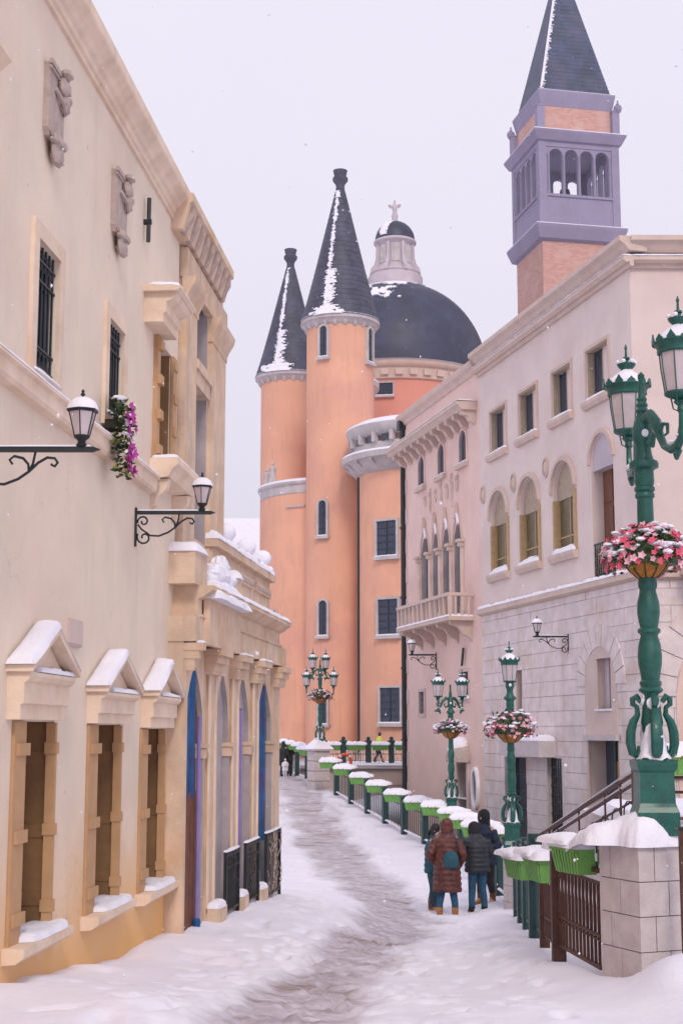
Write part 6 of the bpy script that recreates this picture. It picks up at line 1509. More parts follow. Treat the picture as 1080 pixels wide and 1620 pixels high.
def basket(label, loc, r, seed, nfl, nleaf, pal, flat=1.0, parts=True, snowk=16):
    t = thing('flower_basket', label, 'flower basket', loc, 0, 'flower baskets ringing the lamp posts')
    H = r * .80
    prof = [(r * .30, 0), (r * .44, r * .06), (r * .72, H * .38), (r * .90, H * .72), (r, H)]
    MB().lathe(prof + [(r * .9, H), (r * .3, H * .8)], 24).build('bowl', M_basket, t, smooth=True)
    for k in range(10 if parts else 6):
        a = 2 * math.pi * k / (10 if parts else 6); MB().tube([(q * 1.02 * math.cos(a), q * 1.02 * math.sin(a), z) for q, z in prof], .006 * r / .19, 4).build('wire', M_iron, t)
    MB().lathe([(r * 1.0, H - .01), (r * 1.05, H), (r * 1.0, H + .012)], 24).build('rim', M_iron, t)
    rg = random.Random(seed)
    fm = [flower_mesh('flower', p, r * .17) for p in pal]; lm = [leaf_mesh('leaf', M_leaf, r * .30), leaf_mesh('leaf', M_leafy, r * .26)]
    def spot(k=1.0):
        a = rg.uniform(0, 2 * math.pi); b = math.asin(rg.uniform(-.30, 1.0)); q = r * 1.68 * k * (1 + rg.uniform(-.07, .12))
        o = Vector((math.cos(a) * math.cos(b), math.sin(a) * math.cos(b), math.sin(b) * .82 * flat)); 
        return Vector((0, 0, H * .98)) + o * q, (o + Vector((rg.uniform(-.4, .4), rg.uniform(-.4, .4), rg.uniform(-.2, .5)))).normalized()
    if parts:
        for k in range(nfl):
            p, d = spot(); o = put('flower', fm[rg.randrange(len(fm))], t); o.location = p; o.rotation_euler = ORI(rg, d); s_ = rg.uniform(.8, 1.35); o.scale = (s_, s_, s_)
        for k in range(min(nleaf, 280)):
            p, d = spot(rg.uniform(.78, 1.0)); o = put('leaf', lm[0 if rg.random() < .85 else 1], t); o.location = p; o.rotation_euler = ORI(rg, (d + Vector((rg.uniform(-1, 1), rg.uniform(-1, 1), rg.uniform(-1, .3)))).normalized()); s_ = rg.uniform(.6, 1.2); o.scale = (s_, s_, s_)
        m = MB()
    else:
        m = MB()
        for k in range(nfl + nleaf):
            p, d = spot(rg.uniform(.75, 1.02)); src = fm[k % len(fm)] if k < nfl else lm[0]; M = Matrix.Translation(p) @ d.to_track_quat('Z', 'Y').to_matrix().to_4x4()
            m.add([M @ v.co * 1.0 for v in src.vertices], [tuple(f.vertices) for f in src.polygons], 1 + k % len(fm) if k < nfl else 0)
        o = m.build('blossom', [M_leaf] + pal, t); o['kind'] = 'stuff'; m = MB()
    c = MB(); c.blob((0, 0, H * .95), (r * 1.3, r * 1.3, r * 1.0 * flat), 14, noise=.12, seed=seed, flat=.2); c.build('foliage_mass', M_leaf, t)
    for k in range(snowk):
        p, d = spot(1.02)
        if p.z < H * 1.1: p.z = H * 1.2 + rg.random() * r * .4
        s_ = r * rg.uniform(.08, .2); m.blob((p.x * .95, p.y * .95, p.z), (s_ * 1.2, s_ * 1.1, s_ * .55), 8, noise=.15, seed=k)
    m.blob((r * .1, -r * .2, H + r * 1.15 * flat), (r * .7, r * .6, r * .18), 12, noise=.12, seed=seed); m.blob((-r * .8, r * .1, H + r * .85 * flat), (r * .5, r * .5, r * .16), 10, noise=.14, seed=seed + 1)
    o = m.build('snow', M_snowcap, t, smooth=True); o['kind'] = 'stuff'
    return t
basket('large ochre flower basket with red and pink blooms on the big right-hand lamp', (PN.x, PN.y, PN.z + 1.90), .20, 3, 230, 280, [M_pinkf, M_palef, M_pinkf, M_palef], snowk=110)
basket('snow-dusted basket of pale pink flowers on the single-headed lamp', (p2.x, p2.y, p2.z + 1.78), .26, 5, 170, 200, [M_palef, M_palef, M_pinkf], parts=False, snowk=60)
basket('small snow-covered flower basket on the lamp behind the group', (p3.x, p3.y, p3.z + 2.10), .28, 8, 60, 160, [M_magenta, M_palef], flat=.75, parts=False, snowk=90)
basket('distant flower basket on the four-headed lamp before the church', (p4.x, p4.y, p4.z + 1.85), .30, 9, 90, 180, [M_pinkf, M_palef], flat=.8, parts=False, snowk=40)

# ------------------------------------------------------------------ stone piers by the gate
pang = math.atan2(.5, -.21)                        # direction of the pier's left face, running away from the camera
def stone_pier(label, corner, L1, L2, zt, zb, ch, nblk, par_name='stone_pier', snow=.22):
    """corner = the near corner; L1 runs away along pang, L2 to the right"""
    t = thing(par_name, label, 'stone pier', (corner[0], corner[1], zb), pang - math.pi / 2)
    # local: x to the right, y away
    MB().box(.012, L2 - .012, .012, L1 - .012, -.4, zt - zb).build('core', M_mortar, t)
    n = int(round((zt - zb + .4) / ch)); rg = random.Random(4)
    for k in range(n):
        z1 = zt - zb - k * ch; z0 = z1 - ch
        cuts1 = [0, L1 * (.48 if k % 2 else .72), L1]; cuts2 = [0, L2 * (.66 if k % 2 else .35), L2]
        g = .004
        e = rg.uniform(-.003, .003)
        # corner block turns the corner
        b1, b2 = cuts1[1], cuts2[1]
        m = MB(); P = [(0 - e, 0 - e), (b2 - g, 0 - e), (b2 - g, .05), (.05, .05), (.05, b1 - g), (0 - e, b1 - g)]
        m.prism(P, z0 + g, z1 - g, 'z'); m.build('stone_block', M_pier, t)
        MB().box(0 - e, .05, b1 + g, L1, z0 + g, z1 - g).build('stone_block', M_pier, t)
        MB().box(b2 + g, L2, 0 - e, .05, z0 + g, z1 - g).build('stone_block', M_pier, t)
        MB().box(.05, L2, L1 - .05, L1, z0 + g, z1 - g).build('stone_block', M_pier, t); MB().box(L2 - .05, L2, .05, L1 - .05, z0 + g, z1 - g).build('stone_block', M_pier, t)
    return t
pc = at(1015, 1560, 11.6); zt_ = zat(1341, 11.6)
sp1 = stone_pier('tall pale stone-block pier in the right foreground carrying the big lamp', (pc.x, pc.y), .56, .42, zt_, gz(pc.x, pc.y) - .1, .265, 5)
zbp = gz(pc.x, pc.y) - .1
pc2 = at(815, 1450, 25.6); zt2 = zat(1352, 25.6)
sp2 = stone_pier('smaller stone-block pier beside the people, under the single-headed lamp', (pc2.x + .1, pc2.y), .62, .5, zt2, gz(pc2.x, pc2.y) - .1, .28, 4)
sn = MB(); pillow(sn, -.06, .55, -.06, .68, zt2 - (gz(pc2.x, pc2.y) - .1), .22, 112, .05, jag=.2); sn.build('snow', M_snowcap, sp2, smooth=True)

# ------------------------------------------------------------------ near fence: brown gate section and dark posts
gate = thing('brown_metal_gate', 'rust-brown barred metal fence section beside the foreground stone pier', 'fence', (2.0, 13.5, gz(2.0, 13.5)))
GO_ = tuple(gate.location)
A = at(952, 1545, 12.15); B = at(884, 1525, 13.5); ztp = zat(1345, 13.5)
za = zat(1538, 12.15); zb_ = zat(1525, 13.5)
def P3(t_, z): return Vector((A.x + (B.x - A.x) * t_, A.y + (B.y - A.y) * t_, z))
zt1_ = zat(1378, 12.15); zt0_ = zt1_
for hh, th in ((zt1_, .025), (zt1_ - .10, .018), (za + .28, .018), (za + .03, .022), (zt1_ - .55, .012)):
    MB().tube([P3(0, hh), P3(1, hh)], th, 4).build('rail', M_rust, gate, off=GO_)
nbr = 12
for k in range(nbr):
    f = (k + .5) / nbr; MB().tube([P3(f, za + .03), P3(f, zt1_ - .1)], .017, 4).build('bar', M_rust, gate, off=GO_)
    m = MB(); s0 = P3(f, 0); w_ = (B - A).normalized() * .032; w_.z = 0
    for zz in (za + .42, za + .78): m.tube([s0 + Vector((0, 0, zz)), s0 + w_ + Vector((0, 0, zz + .08)), s0 + w_ * .6 + Vector((0, 0, zz + .2)), s0 + Vector((0, 0, zz + .27))], .008, 4)
    m.build('curl', M_iron, gate, off=GO_)
    s_ = MB()
    for zz in (za + .50, za + .86): s_.blob(tuple(s0 + w_ + Vector((0, 0, zz + .06))), (.012, .016, .07), 6)
    s_.build('snow', M_snowcap, gate, off=GO_, smooth=True)
MB().box(B.x - .06, B.x + .06, B.y - .05, B.y + .05, gz(B.x, B.y) - .1, ztp + .02).build('post', M_rust, gate, off=GO_)
# narrow mesh leaf beyond the post
C_ = at(861, 1505, 15.0)
MB().box(C_.x - .045, C_.x + .05, C_.y - .04, C_.y + .04, gz(C_.x, C_.y) - .1, zat(1395, 15.0)).build('post', M_rust, gate, off=GO_)
for k in range(16):
    P_ = B.lerp(C_, k / 15); MB().tube([(P_.x, P_.y, gz(P_.x, P_.y) + .1), (P_.x, P_.y, zat(1400, P_.y))], .010, 4).build('bar', M_rust, gate, off=GO_)
for zz in (.12, .3, .75):
    MB().tube([(B.x, B.y, gz(B.x, B.y) + zz), (C_.x, C_.y, gz(C_.x, C_.y) + zz)], .014, 4).build('rail', M_rust, gate, off=GO_)
# dark teal posts seen almost end on
nf = thing('near_street_fence', 'dark teal fence with broad posts between the brown gate and the second pier', 'fence', (2.2, 18, gz(2.2, 18)))
NO = tuple(nf.location)
dpost = [(16.4, 836, 855), (18.6, 826, 838), (20.6, 818, 830), (23.2, 812, 821)]
for (Y, pa, pb) in dpost:
    x0, x1 = at(pa, 1450, Y).x, at(pb, 1450, Y).x; z = gz((x0 + x1) / 2, Y)
    MB().box(x0, x1, Y - .06, Y + .06, z - .1, z + 1.12).build('post', M_green2, nf, off=NO)
pts_ = [(at(848, 1450, 16.4).x, 16.4), (at(832, 1450, 18.6).x, 18.6), (at(824, 1450, 20.6).x, 20.6), (at(816, 1450, 23.2).x, 23.2)]
for i in range(3): panel(nf, NO, pts_[i], pts_[i + 1], M_green2, nb=12)
panel(nf, NO, (C_.x, 15.0), pts_[0], M_green2, nb=8)
def pl_at(px, py, Y, kind, rz, lab, sc=None):
    p = at(px, py, Y); o = planter(kind, tuple(p), rz, lab); 
    if sc: o.scale = sc
    return o
pl_at(911, 1381, 12.5, 'near', math.atan2(1.35, -.16) + R(14), 'foremost light green ribbed planter hooked on the brown gate beside the big pier')
pl_at(857, 1394, 14.3, 'near', R(100), 'light green ribbed planter hooked left of the brown gate post, second from the big pier')
pl_at(824, 1390, 16.3, 'near', R(105), 'light green planter with yellow sprigs, farthest of the three by the brown gate', (1.0, 1.0, 1.0))
# one continuous drift lying on the pier top and running out over the gate and its planter
def drift(parent, off):
    nx, ny = 110, 170; gx, gy = np.meshgrid(np.linspace(1.72, 3.05, nx), np.linspace(11.45, 13.95, ny), indexing='ij')
    rot = pang - math.pi / 2; lx = (gx - pc.x) * math.cos(rot) + (gy - pc.y) * math.sin(rot); ly = -(gx - pc.x) * math.sin(rot) + (gy - pc.y) * math.cos(rot)
    ax, ay_ = B.x - A.x, B.y - A.y; Lg = math.hypot(ax, ay_); ax /= Lg; ay_ /= Lg
    tx = (gx - A.x) * ax + (gy - A.y) * ay_; ty = -(gx - A.x) * ay_ + (gy - A.y) * ax
    wob = .05 * (fbm(gx * 5, gy * 5, 3, 61) - .5) + .02 * (fbm(gx * 17, gy * 17, 2, 62) - .5)
    def box_d(u, v, u0, u1, v0, v1, r):
        qx = np.abs(u - (u0 + u1) / 2) - (u1 - u0) / 2 + r; qy = np.abs(v - (v0 + v1) / 2) - (v1 - v0) / 2 + r
        return -(np.hypot(np.maximum(qx, 0), np.maximum(qy, 0)) + np.minimum(np.maximum(qx, qy), 0) - r)
    d1 = box_d(lx, ly, -.035, .50, -.035, .62, .05); d2 = box_d(tx, ty, -.35, Lg * .93, -.16, .20, .12)
    k = .06; hh = np.clip(.5 + .5 * (d1 - d2) / k, 0, 1); d = d2 * (1 - hh) + d1 * hh + k * hh * (1 - hh) + wob
    Hm = .11 + .05 * fbm(gx * 3, gy * 3, 3, 63) + .13 * np.exp(-(((gx - PN.x + .10) / .24) ** 2 + ((gy - PN.y + .02) / .30) ** 2))
    zbase = np.interp(gy, [12.0, 12.55], [zt_, zat(1350, 12.7)])
    e = np.clip(d / .12, 0, 1); zz = zbase + Hm * np.sqrt(1 - (1 - e) ** 2) * (1 + .10 * (fbm(gx * 24, gy * 24, 3, 65) - .5))
    gdx = np.gradient(d, axis=0) / (gx[1, 0] - gx[0, 0]); gdy = np.gradient(d, axis=1) / (gy[0, 1] - gy[0, 0]); g2 = np.maximum(gdx ** 2 + gdy ** 2, .25)
    sn_ = np.where((d < 0) & (d > -.04), d, 0); X2 = gx - sn_ * gdx / g2; Y2 = gy - sn_ * gdy / g2
    kp = (d[:-1, :-1] > 0) | (d[1:, :-1] > 0) | (d[:-1, 1:] > 0) | (d[1:, 1:] > 0)
    me = grid_mesh('snow_drift', X2, Y2, zz, keep=lambda X, Y: kp)
    me.transform(Matrix.Translation((-off[0], -off[1], -off[2]))); me.materials.append(M_snowcap)
    return put('snow_drift', me, parent)
drift(gate, GO_)
dk = at(1077, 1500, 11.4); t = thing('dark_gate_post', 'dark metal post at the right edge of the foreground pier', 'post', (dk.x + .04, dk.y, gz(dk.x, dk.y)))
MB().box(-.03, .03, -.03, .03, -.2, zat(1312, 11.4) - gz(dk.x, dk.y)).build('post', M_rust, t); MB().box(-.045, .045, -.045, .045, zat(1312, 11.4) - gz(dk.x, dk.y), zat(1308, 11.4) - gz(dk.x, dk.y)).build('cap', M_iron, t)

# ------------------------------------------------------------------ stair with railing behind the lamps
SA = at(828, 1350, 25.0); SB = at(1003, 1262, 19.5)
st = thing('snowy_stair', 'snow-buried stair rising to the right behind the big lamp', 'stair', (SA.x, SA.y, gz(SA.x, SA.y)))
SO = tuple(st.location); dS = SB - SA; hz_ = Vector((dS.x, dS.y, 0)); nS = Vector((-hz_.y, hz_.x, 0)).normalized() * -1
ns = 9; zlow_ = zat(1378, 25.0); zhi_ = zat(1300, 19.5)
for k in range(ns):
    a = SA + hz_ * (k / ns); b = SA + hz_ * ((k + 1) / ns); z = zlow_ + (zhi_ - zlow_) * (k + .5) / ns
    q = [a, b, b - nS * 2.4, a - nS * 2.4]
    v = [(p.x, p.y, .5) for p in q] + [(p.x, p.y, z) for p in q]
    MB().add(v, [(0, 3, 2, 1), (4, 5, 6, 7), (0, 1, 5, 4), (1, 2, 6, 5), (2, 3, 7, 6), (3, 0, 4, 7)]).build('step', M_greybase, st, off=SO)
    s_ = MB(); L_ = (b - a).length; pillow(s_, .0, L_, -.03, 2.35, 0, .09, 120 + k, .08); s_.xf(Matrix.Translation((a.x, a.y, z)) @ Matrix.Rotation(math.atan2(hz_.y, hz_.x), 4, 'Z')).build('snow', M_snowcap, st, off=SO, smooth=True)
q = [SB, SB + hz_.normalized() * 5, SB + hz_.normalized() * 5 + nS * 3, SB + nS * 3]
rl = thing('stair_railing', 'brown sloping stair handrail with curled ironwork, snow along its rails', 'railing', (SA.x, SA.y, zlow_))
RO = tuple(rl.location)
def SP(t_, z): p = SA + hz_ * t_; return Vector((p.x, p.y, z))
ra = zat(1338, 25.0) ; rb_ = zat(1224, 19.5)
for (off_, th) in ((0, .030), (-.13, .024), (-.34, .018), (-.60, .018)):
    z0, z1 = ra + off_ * .9, rb_ + off_
    MB().tube([SP(0, z0), SP(.5, (z0 + z1) / 2), SP(1, z1)], th, 5).build('rail', M_rust, rl, off=RO)
    if off_ > -.2:
        s_ = MB(); s_.tube([SP(.02, z0 + th + .006), SP(.5, (z0 + z1) / 2 + th + .008), SP(.98, z1 + th + .006)], [.012, .016, .012], 5); s_.build('snow', M_snowcap, rl, off=RO)
for t_ in (0.0, .28, .56, .78, .90, 1.0):
    zt__ = ra + (rb_ - ra) * t_; MB().tube([SP(t_, zt__ - 1.0), SP(t_, zt__ + (.10 if t_ == 1 else 0))], .045 if t_ == 1 else .018, 4).build('post', M_rust, rl, off=RO)
for k in range(11):
    t_ = (k + .5) / 11; zc__ = ra + (rb_ - ra) * t_ - .50; c = SP(t_, zc__); u = hz_.normalized()
    pts = [c + u * (.24 * math.cos(a)) * (1 - a / 14) + Vector((0, 0, .22 * math.sin(a) * (1 - a / 14))) for a in [j * .45 for j in range(15)]]
    MB().tube(pts, .010, 4).build('curl', M_iron, rl, off=RO)
# snowy platform and a bit of railing with a planter right of the big lamp
pl2 = thing('snowy_terrace', 'snow-covered raised terrace to the right behind the big lamp', 'terrace', (7, 19, .5))
zt5 = zat(1300, 19.5); m = MB(); m.box(SB.x - .05 - 7, 9, -1.5, 5.0, 0, zt5 - .5 - .05); m.build('retaining_wall', M_greybase, pl2)
sn = MB(); pillow(sn, SB.x - .1 - 7, 9, -1.55, 5.0, zt5 - .55, .16, 131, .25, maxn=40); sn.build('snow', M_snowcap, pl2, smooth=True)
tr_ = thing('terrace_railing', 'brown terrace railing just right of the big lamp plinth', 'railing', (at(1064, 1240, 18.2).x, 18.2, zt5))
H_ = zat(1232, 18.2) - zt5
for k in range(9): MB().tube([(k * .14, 0, 0), (k * .14, 0, H_)], .014, 4).build('bar', M_iron, tr_)
for hh in (H_, H_ - .18, .1): MB().box(-.1, 1.6, -.02, .02, hh, hh + .035).build('rail', M_rust, tr_)
pl_at(1079, 1226, 17.9, 'mid', 0, 'green planter with snow on the terrace railing at the right edge of the photo')
# ------------------------------------------------------------------ wall lamps on scrolled brackets
def wall_lamp(label, P, ang, length, lant, s=1.0, name='wall_lamp'):
    """P on the wall, ang = heading of the arm in plan"""
    t = thing(name, label, 'wall lamp', tuple(P), ang, 'bracketed wall lamps')
    MB().box(0, .02, -.018, .018, -.34 * s, .05 * s).build('wall_plate', M_iron, t)
    m = MB(); m.box(.02, length - .05, -.016, .016, -.018 * s, .018 * s); m.prism([(length - .05, -.018 * s), (length - .05, .018 * s), (length, .0)], -.016, .016); m.build('arm', M_iron, t)
    def sp(cx, cz, r, a0, turns, n=16, k=.75): return [(cx + r * (1 - k * i / n) * math.cos(a0 + turns * 2 * math.pi * i / n), 0, cz + r * (1 - k * i / n) * math.sin(a0 + turns * 2 * math.pi * i / n)) for i in range(n + 1)]
    th = .0095 * s
    def Q(L): return [(x * s, y, z * s) for x, y, z in L]
    for c in (Q(sp(.095, -.25, .075, 2.6, 1.15)), Q([(.03, -.06, 0)] and sp(.085, -.09, .06, 3.4, -1.1)), Q([(.15, 0, -.23), (.24, 0, -.235), (.33, 0, -.20), (.40, 0, -.15), (.46, 0, -.09), (.52, 0, -.055), (.57, 0, -.06), (.59, 0, -.09), (.57, 0, -.115), (.545, 0, -.10)]),
              Q([(.40, 0, -.15), (.395, 0, -.10), (.36, 0, -.06), (.30, 0, -.045), (.27, 0, -.07), (.29, 0, -.10)]), Q([(.40, 0, -.15), (.425, 0, -.10), (.44, 0, -.02)]), Q([(.03, 0, -.12), (.07, 0, -.17), (.13, 0, -.21), (.15, 0, -.23)])):
        MB().tube(c, th, 6).build('scroll', M_iron, t, smooth=True)
    x = lant; o = (x, 0, .018 * s)
    L = MB().lathe([(.03, 0), (.04, .01), (.025, .03), (.03, .045), (.05, .06), (.055, .075)], 12, o).build('lantern', M_iron, t, smooth=True)
    MB().lathe([(.050, .075), (.092, .235)], 6, o, a0=.5).build('glass', M_frost, L)
    for k in range(6):
        a = .5 + k * math.pi / 3; MB().tube([(o[0] + .052 * math.cos(a), .052 * math.sin(a), o[2] + .07), (o[0] + .094 * math.cos(a), .094 * math.sin(a), o[2] + .24)], .005, 4).build('glazing_bar', M_iron, L)
    MB().lathe([(.098, .232), (.112, .24), (.108, .252), (.06, .29), (.02, .31)], 6, o, a0=.5).build('roof', M_iron, L)
    MB().lathe([(.108, .250), (.104, .27), (.085, .305), (.05, .33), (0, .338)], 16, o).build('snow', M_snowcap, L, smooth=True, sharp=80)
    MB().lathe([(.008, .32), (.008, .345), (.018, .355), (.008, .37), (.012, .38), (0, .395)], 8, o).build('finial', M_iron, L)
    sn = MB(); pillow(sn, .02, length - .05, -.014, .014, .018 * s, .012, 3, .05); sn.build('snow', M_snowcap, t, smooth=True)
    return t
OUT = math.atan2(-LF.n.y, -LF.n.x)
a, z = LF.px(-48, 711); wall_lamp('nearest black lantern on a long scrolled wall arm, left edge of the cream house', LF.pt(a, 0, z), OUT + R(5), .87, .745, 1.0)
a, z = LF.px(214, 811); wall_lamp('black lantern with snow cap on a scrolled arm near the end of the cream house', LF.pt(a, 0, z), OUT + R(5), .80, .665, 1.0)
ROUT = math.atan2(-RF.n.y, -RF.n.x)
a, z = RF.px(899, 1007); wl = wall_lamp('small black wall lantern on the stone-block ground floor above the canopy', RF.pt(a, 0, z), ROUT - R(13), .72, .62, 1.0); wl.scale = (1.55,) * 3
a, z = PF.px(690, 1036); wl = wall_lamp('small black wall lantern on the pink house below its balcony', PF.pt(a, 0, z), ROUT - R(13), .66, .56, 1.0); wl.scale = (1.72,) * 3
# hanging flowers on the barred window of the cream house
a_, z_ = LF.px(180, 690, -.1); t = thing('window_flowers', 'trailing green plant with magenta flowers under the barred window', 'flower box', tuple(LF.pt(a_, -.06, z_ - .3)), LA)
MB().box(-.10, .13, -.09, .02, .36, .44).build('trough', M_soil, t)
rg = random.Random(12); lm = [leaf_mesh('leaf', M_leaf, .075), leaf_mesh('leaf', M_leafy, .065)]; fm = flower_mesh('flower', M_magenta, .05)
def fspot():
    f = rg.random(); z = .62 - .66 * f; wd = .19 * (1 - .35 * f) + .02
    return Vector((rg.uniform(-wd, wd) + .06 * f, rg.uniform(-.17, -.02), z)), Vector((rg.uniform(-.6, .6), -1, rg.uniform(-.3, .5))).normalized()
for k in range(250):
    p, d = fspot(); o = put('leaf', lm[0 if rg.random() < .7 + .2 * (p.z > .3) else 1], t); o.location = p; o.rotation_euler = ORI(rg, (d + Vector((rg.uniform(-.9, .9), 0, rg.uniform(-.9, .5)))).normalized()); s_ = rg.uniform(.6, 1.2); o.scale = (s_,) * 3
for k in range(34):
    p, d = fspot(); p.y = -.19; o = put('flower', fm, t); o.location = p; o.rotation_euler = ORI(rg, d); s_ = rg.uniform(.7, 1.2); o.scale = (s_,) * 3
m = MB()
for k in range(26):
    p, d = fspot(); m.blob((p.x, -.18, max(p.z, .12) + .06 * rg.random()), (rg.uniform(.012, .035), .02, rg.uniform(.008, .02)), 6, noise=.2, seed=k)
m.blob((-.05, -.1, .63), (.10, .07, .035), 10, noise=.15, seed=3)
o = m.build('snow', M_snowcap, t, smooth=True); o['kind'] = 'stuff'

# ------------------------------------------------------------------ people
SKIN = mat('skin', (.55, .33, .24), .55, .05, 20, 0)
def loft(mb, secs, n=18, ripple=0.0, rf=0.0, cap=True):
    """stack of ellipses (cx, cy, z, rx, ry)"""
    vs = []
    for i, (cx, cy, z, rx, ry) in enumerate(secs):
        for k in range(n):
            a = 2 * math.pi * k / n; q = 1 + ripple * math.sin(i * math.pi) ; vs.append((cx + rx * math.cos(a), cy + ry * math.sin(a), z))
    fs = [(j * n + k, j * n + (k + 1) % n, (j + 1) * n + (k + 1) % n, (j + 1) * n + k) for j in range(len(secs) - 1) for k in range(n)]
    if cap: fs += [tuple(range(n - 1, -1, -1)), tuple((len(secs) - 1) * n + k for k in range(n))]
    mb.add(vs, fs)
def resamp(secs, step, puff):
    """insert sections and puff them out between seams, like quilting"""
    out = []; z0 = secs[0][2]
    zs = [s[2] for s in secs]; n = int(abs(zs[-1] - zs[0]) / step * 4)
    for i in range(n + 1):
        z = zs[0] + (zs[-1] - zs[0]) * i / n; v = [float(np.interp(z, zs, [s[k] for s in secs])) for k in (0, 1, 3, 4)]
        p = puff * abs(math.sin(math.pi * i / 4)) ; out.append((v[0], v[1], z, v[2] + p, v[3] + p))
    return out
def skin_body(t, J, E, Rr, mt, name='body', lv=2, root=0):
    me = bpy.data.meshes.new(name); me.from_pydata(J, E, []); o = put(name, me, t); me.materials.append(mt)
    md = o.modifiers.new('skin', 'SKIN'); 
    if not me.skin_vertices: me.skin_vertices.new() if hasattr(me.skin_vertices, 'new') else None
    for i, v in enumerate(me.skin_vertices[0].data): v.radius = (Rr[i], Rr[i] * (.8 if i < 4 else 1)); v.use_root = (i == root)
    sb = o.modifiers.new('sub', 'SUBSURF'); sb.levels = lv; sb.render_levels = lv
    dg = bpy.context.evaluated_depsgraph_get(); m2 = bpy.data.meshes.new_from_object(o.evaluated_get(dg)); o.modifiers.clear(); o.data = m2
    m2.polygons.foreach_set('use_smooth', [True] * len(m2.polygons)); m2.materials.clear(); m2.materials.append(mt)
    return o
def person(label, loc, rz, h, cfg, group=None):
    """faces local -y; cfg chooses clothes and pose"""
    t = thing('person', label, 'person', loc, rz, group)
    L = h; bow = cfg.get('bow', 0.0); stride = cfg.get('stride', .0); st_ = cfg.get('stance', .055)
    hipz, kz, az = .50 * L, .27 * L, .05 * L
    sh = Vector((0, -.02 * L - bow * .06, .80 * L - bow * .05)); head = Vector((0, -.035 * L - bow * .16, .915 * L - bow * .07))
    feet = [(-st_ * L, stride * L, 0), (st_ * L, -stride * L, 0)]
    arms = cfg.get('arms', 'front')
    if arms == 'front': el = [Vector((s * .155 * L, .0, .62 * L)) for s in (-1, 1)]; wr = [Vector((s * .06 * L, -.13 * L, .60 * L)) for s in (-1, 1)]
    elif arms == 'pockets': el = [Vector((s * .175 * L, .05 * L, .63 * L)) for s in (-1, 1)]; wr = [Vector((s * .125 * L, -.06 * L, .53 * L)) for s in (-1, 1)]
    elif arms == 'up': el = [Vector((s * .16 * L, -.03 * L, .64 * L)) for s in (-1, 1)]; wr = [Vector((s * .05 * L, -.15 * L, .70 * L)) for s in (-1, 1)]
    else: el = [Vector((s * .15 * L, .01 * L, .62 * L)) for s in (-1, 1)]; wr = [Vector((s * .16 * L, -.03 * L, .47 * L)) for s in (-1, 1)]
    J = [(0, 0, hipz), (0, 0, .60 * L), (0, -.01 * L, .70 * L), tuple(sh), tuple((sh + head) / 2 + Vector((0, 0, -.01 * L))), tuple(head + Vector((0, 0, -.035 * L))), tuple(head + Vector((0, .002, .035 * L)))]
    Rr = [.075 * L, .070 * L, .080 * L, .060 * L, .032 * L, .045 * L, .046 * L]; E = [(i, i + 1) for i in range(6)]
    for s, f in zip((-1, 1), feet):
        b = len(J); kx = (s * .045 * L + f[0]) / 2; ky = f[1] * .5 - .012 * L
        J += [(s * .05 * L, 0, hipz - .04 * L), (kx, ky, kz), (f[0], f[1] + .01 * L, az + .01 * L), (f[0] + s * .008 * L, f[1] - .075 * L, .02 * L)]; Rr += [.055 * L, .036 * L, .024 * L, .024 * L]; E += [(0, b), (b, b + 1), (b + 1, b + 2), (b + 2, b + 3)]
    for s, e_, w_ in zip((-1, 1), el, wr):
        b = len(J); J += [(s * .095 * L, sh.y, .795 * L - bow * .05), tuple(e_), tuple(w_)]; Rr += [.035 * L, .025 * L, .017 * L]; E += [(3, b), (b, b + 1), (b + 1, b + 2)]
    skin_body(t, J, E, Rr, SKIN)
    # hands: palm plus four fingers and a thumb, curled
    for s, e_, w_ in zip((-1, 1), el, wr):
        d = (w_ - e_).normalized(); side = d.cross(Vector((0, 0, 1))).normalized(); up = side.cross(d).normalized(); m = MB(); hs = L * .105
        m.tube([w_ - d * .01, w_ + d * hs * .22, w_ + d * hs * .5], [.016 * L, .024 * L, .022 * L], 8, ex=.6)
        for q, ln in zip((-1.5, -.5, .5, 1.5), (.40, .48, .46, .36)):
            p = w_ + d * hs * .48 + side * q * .0105 * L; m.tube([p, p + d * hs * ln * .5 - up * .003, p + d * hs * ln * .85 - up * hs * .14, p + d * hs * ln * .95 - up * hs * .26], [.0062 * L, .0058 * L, .005 * L, .004 * L], 6)
        p = w_ + d * hs * .15 + side * -s * .018 * L; m.tube([p, p + d * hs * .2 + side * -s * .014 * L, p + d * hs * .38 + side * -s * .012 * L - up * .01], [.0075 * L, .0068 * L, .005 * L], 6)
        m.build('hand', cfg.get('glove', SKIN), t, smooth=True)
    # face
    fm_ = MB(); hc = head; fm_.blob((hc.x, hc.y - .052 * L, hc.z - .008 * L), (.008 * L, .012 * L, .014 * L), 8); o = fm_.build('nose', SKIN, t, smooth=True)
    for s in (-1, 1):
        MB().blob((hc.x + s * .019 * L, hc.y - .043 * L, hc.z + .006 * L), (.006 * L, .005 * L, .0035 * L), 8).build('eye', M_iron, t); MB().blob((hc.x + s * .047 * L, hc.y + .002 * L, hc.z - .003 * L), (.006 * L, .010 * L, .015 * L), 8).build('ear', SKIN, t, smooth=True)
    MB().blob((hc.x, hc.y - .043 * L, hc.z - .030 * L), (.013 * L, .005 * L, .003 * L), 8).build('mouth', M_doorbrown, t)
    # trousers
    m = MB(); loft(m, [(0, 0, hipz - .06 * L, .082 * L, .066 * L), (0, 0, hipz, .088 * L, .070 * L), (0, 0, hipz + .06 * L, .085 * L, .066 * L)])
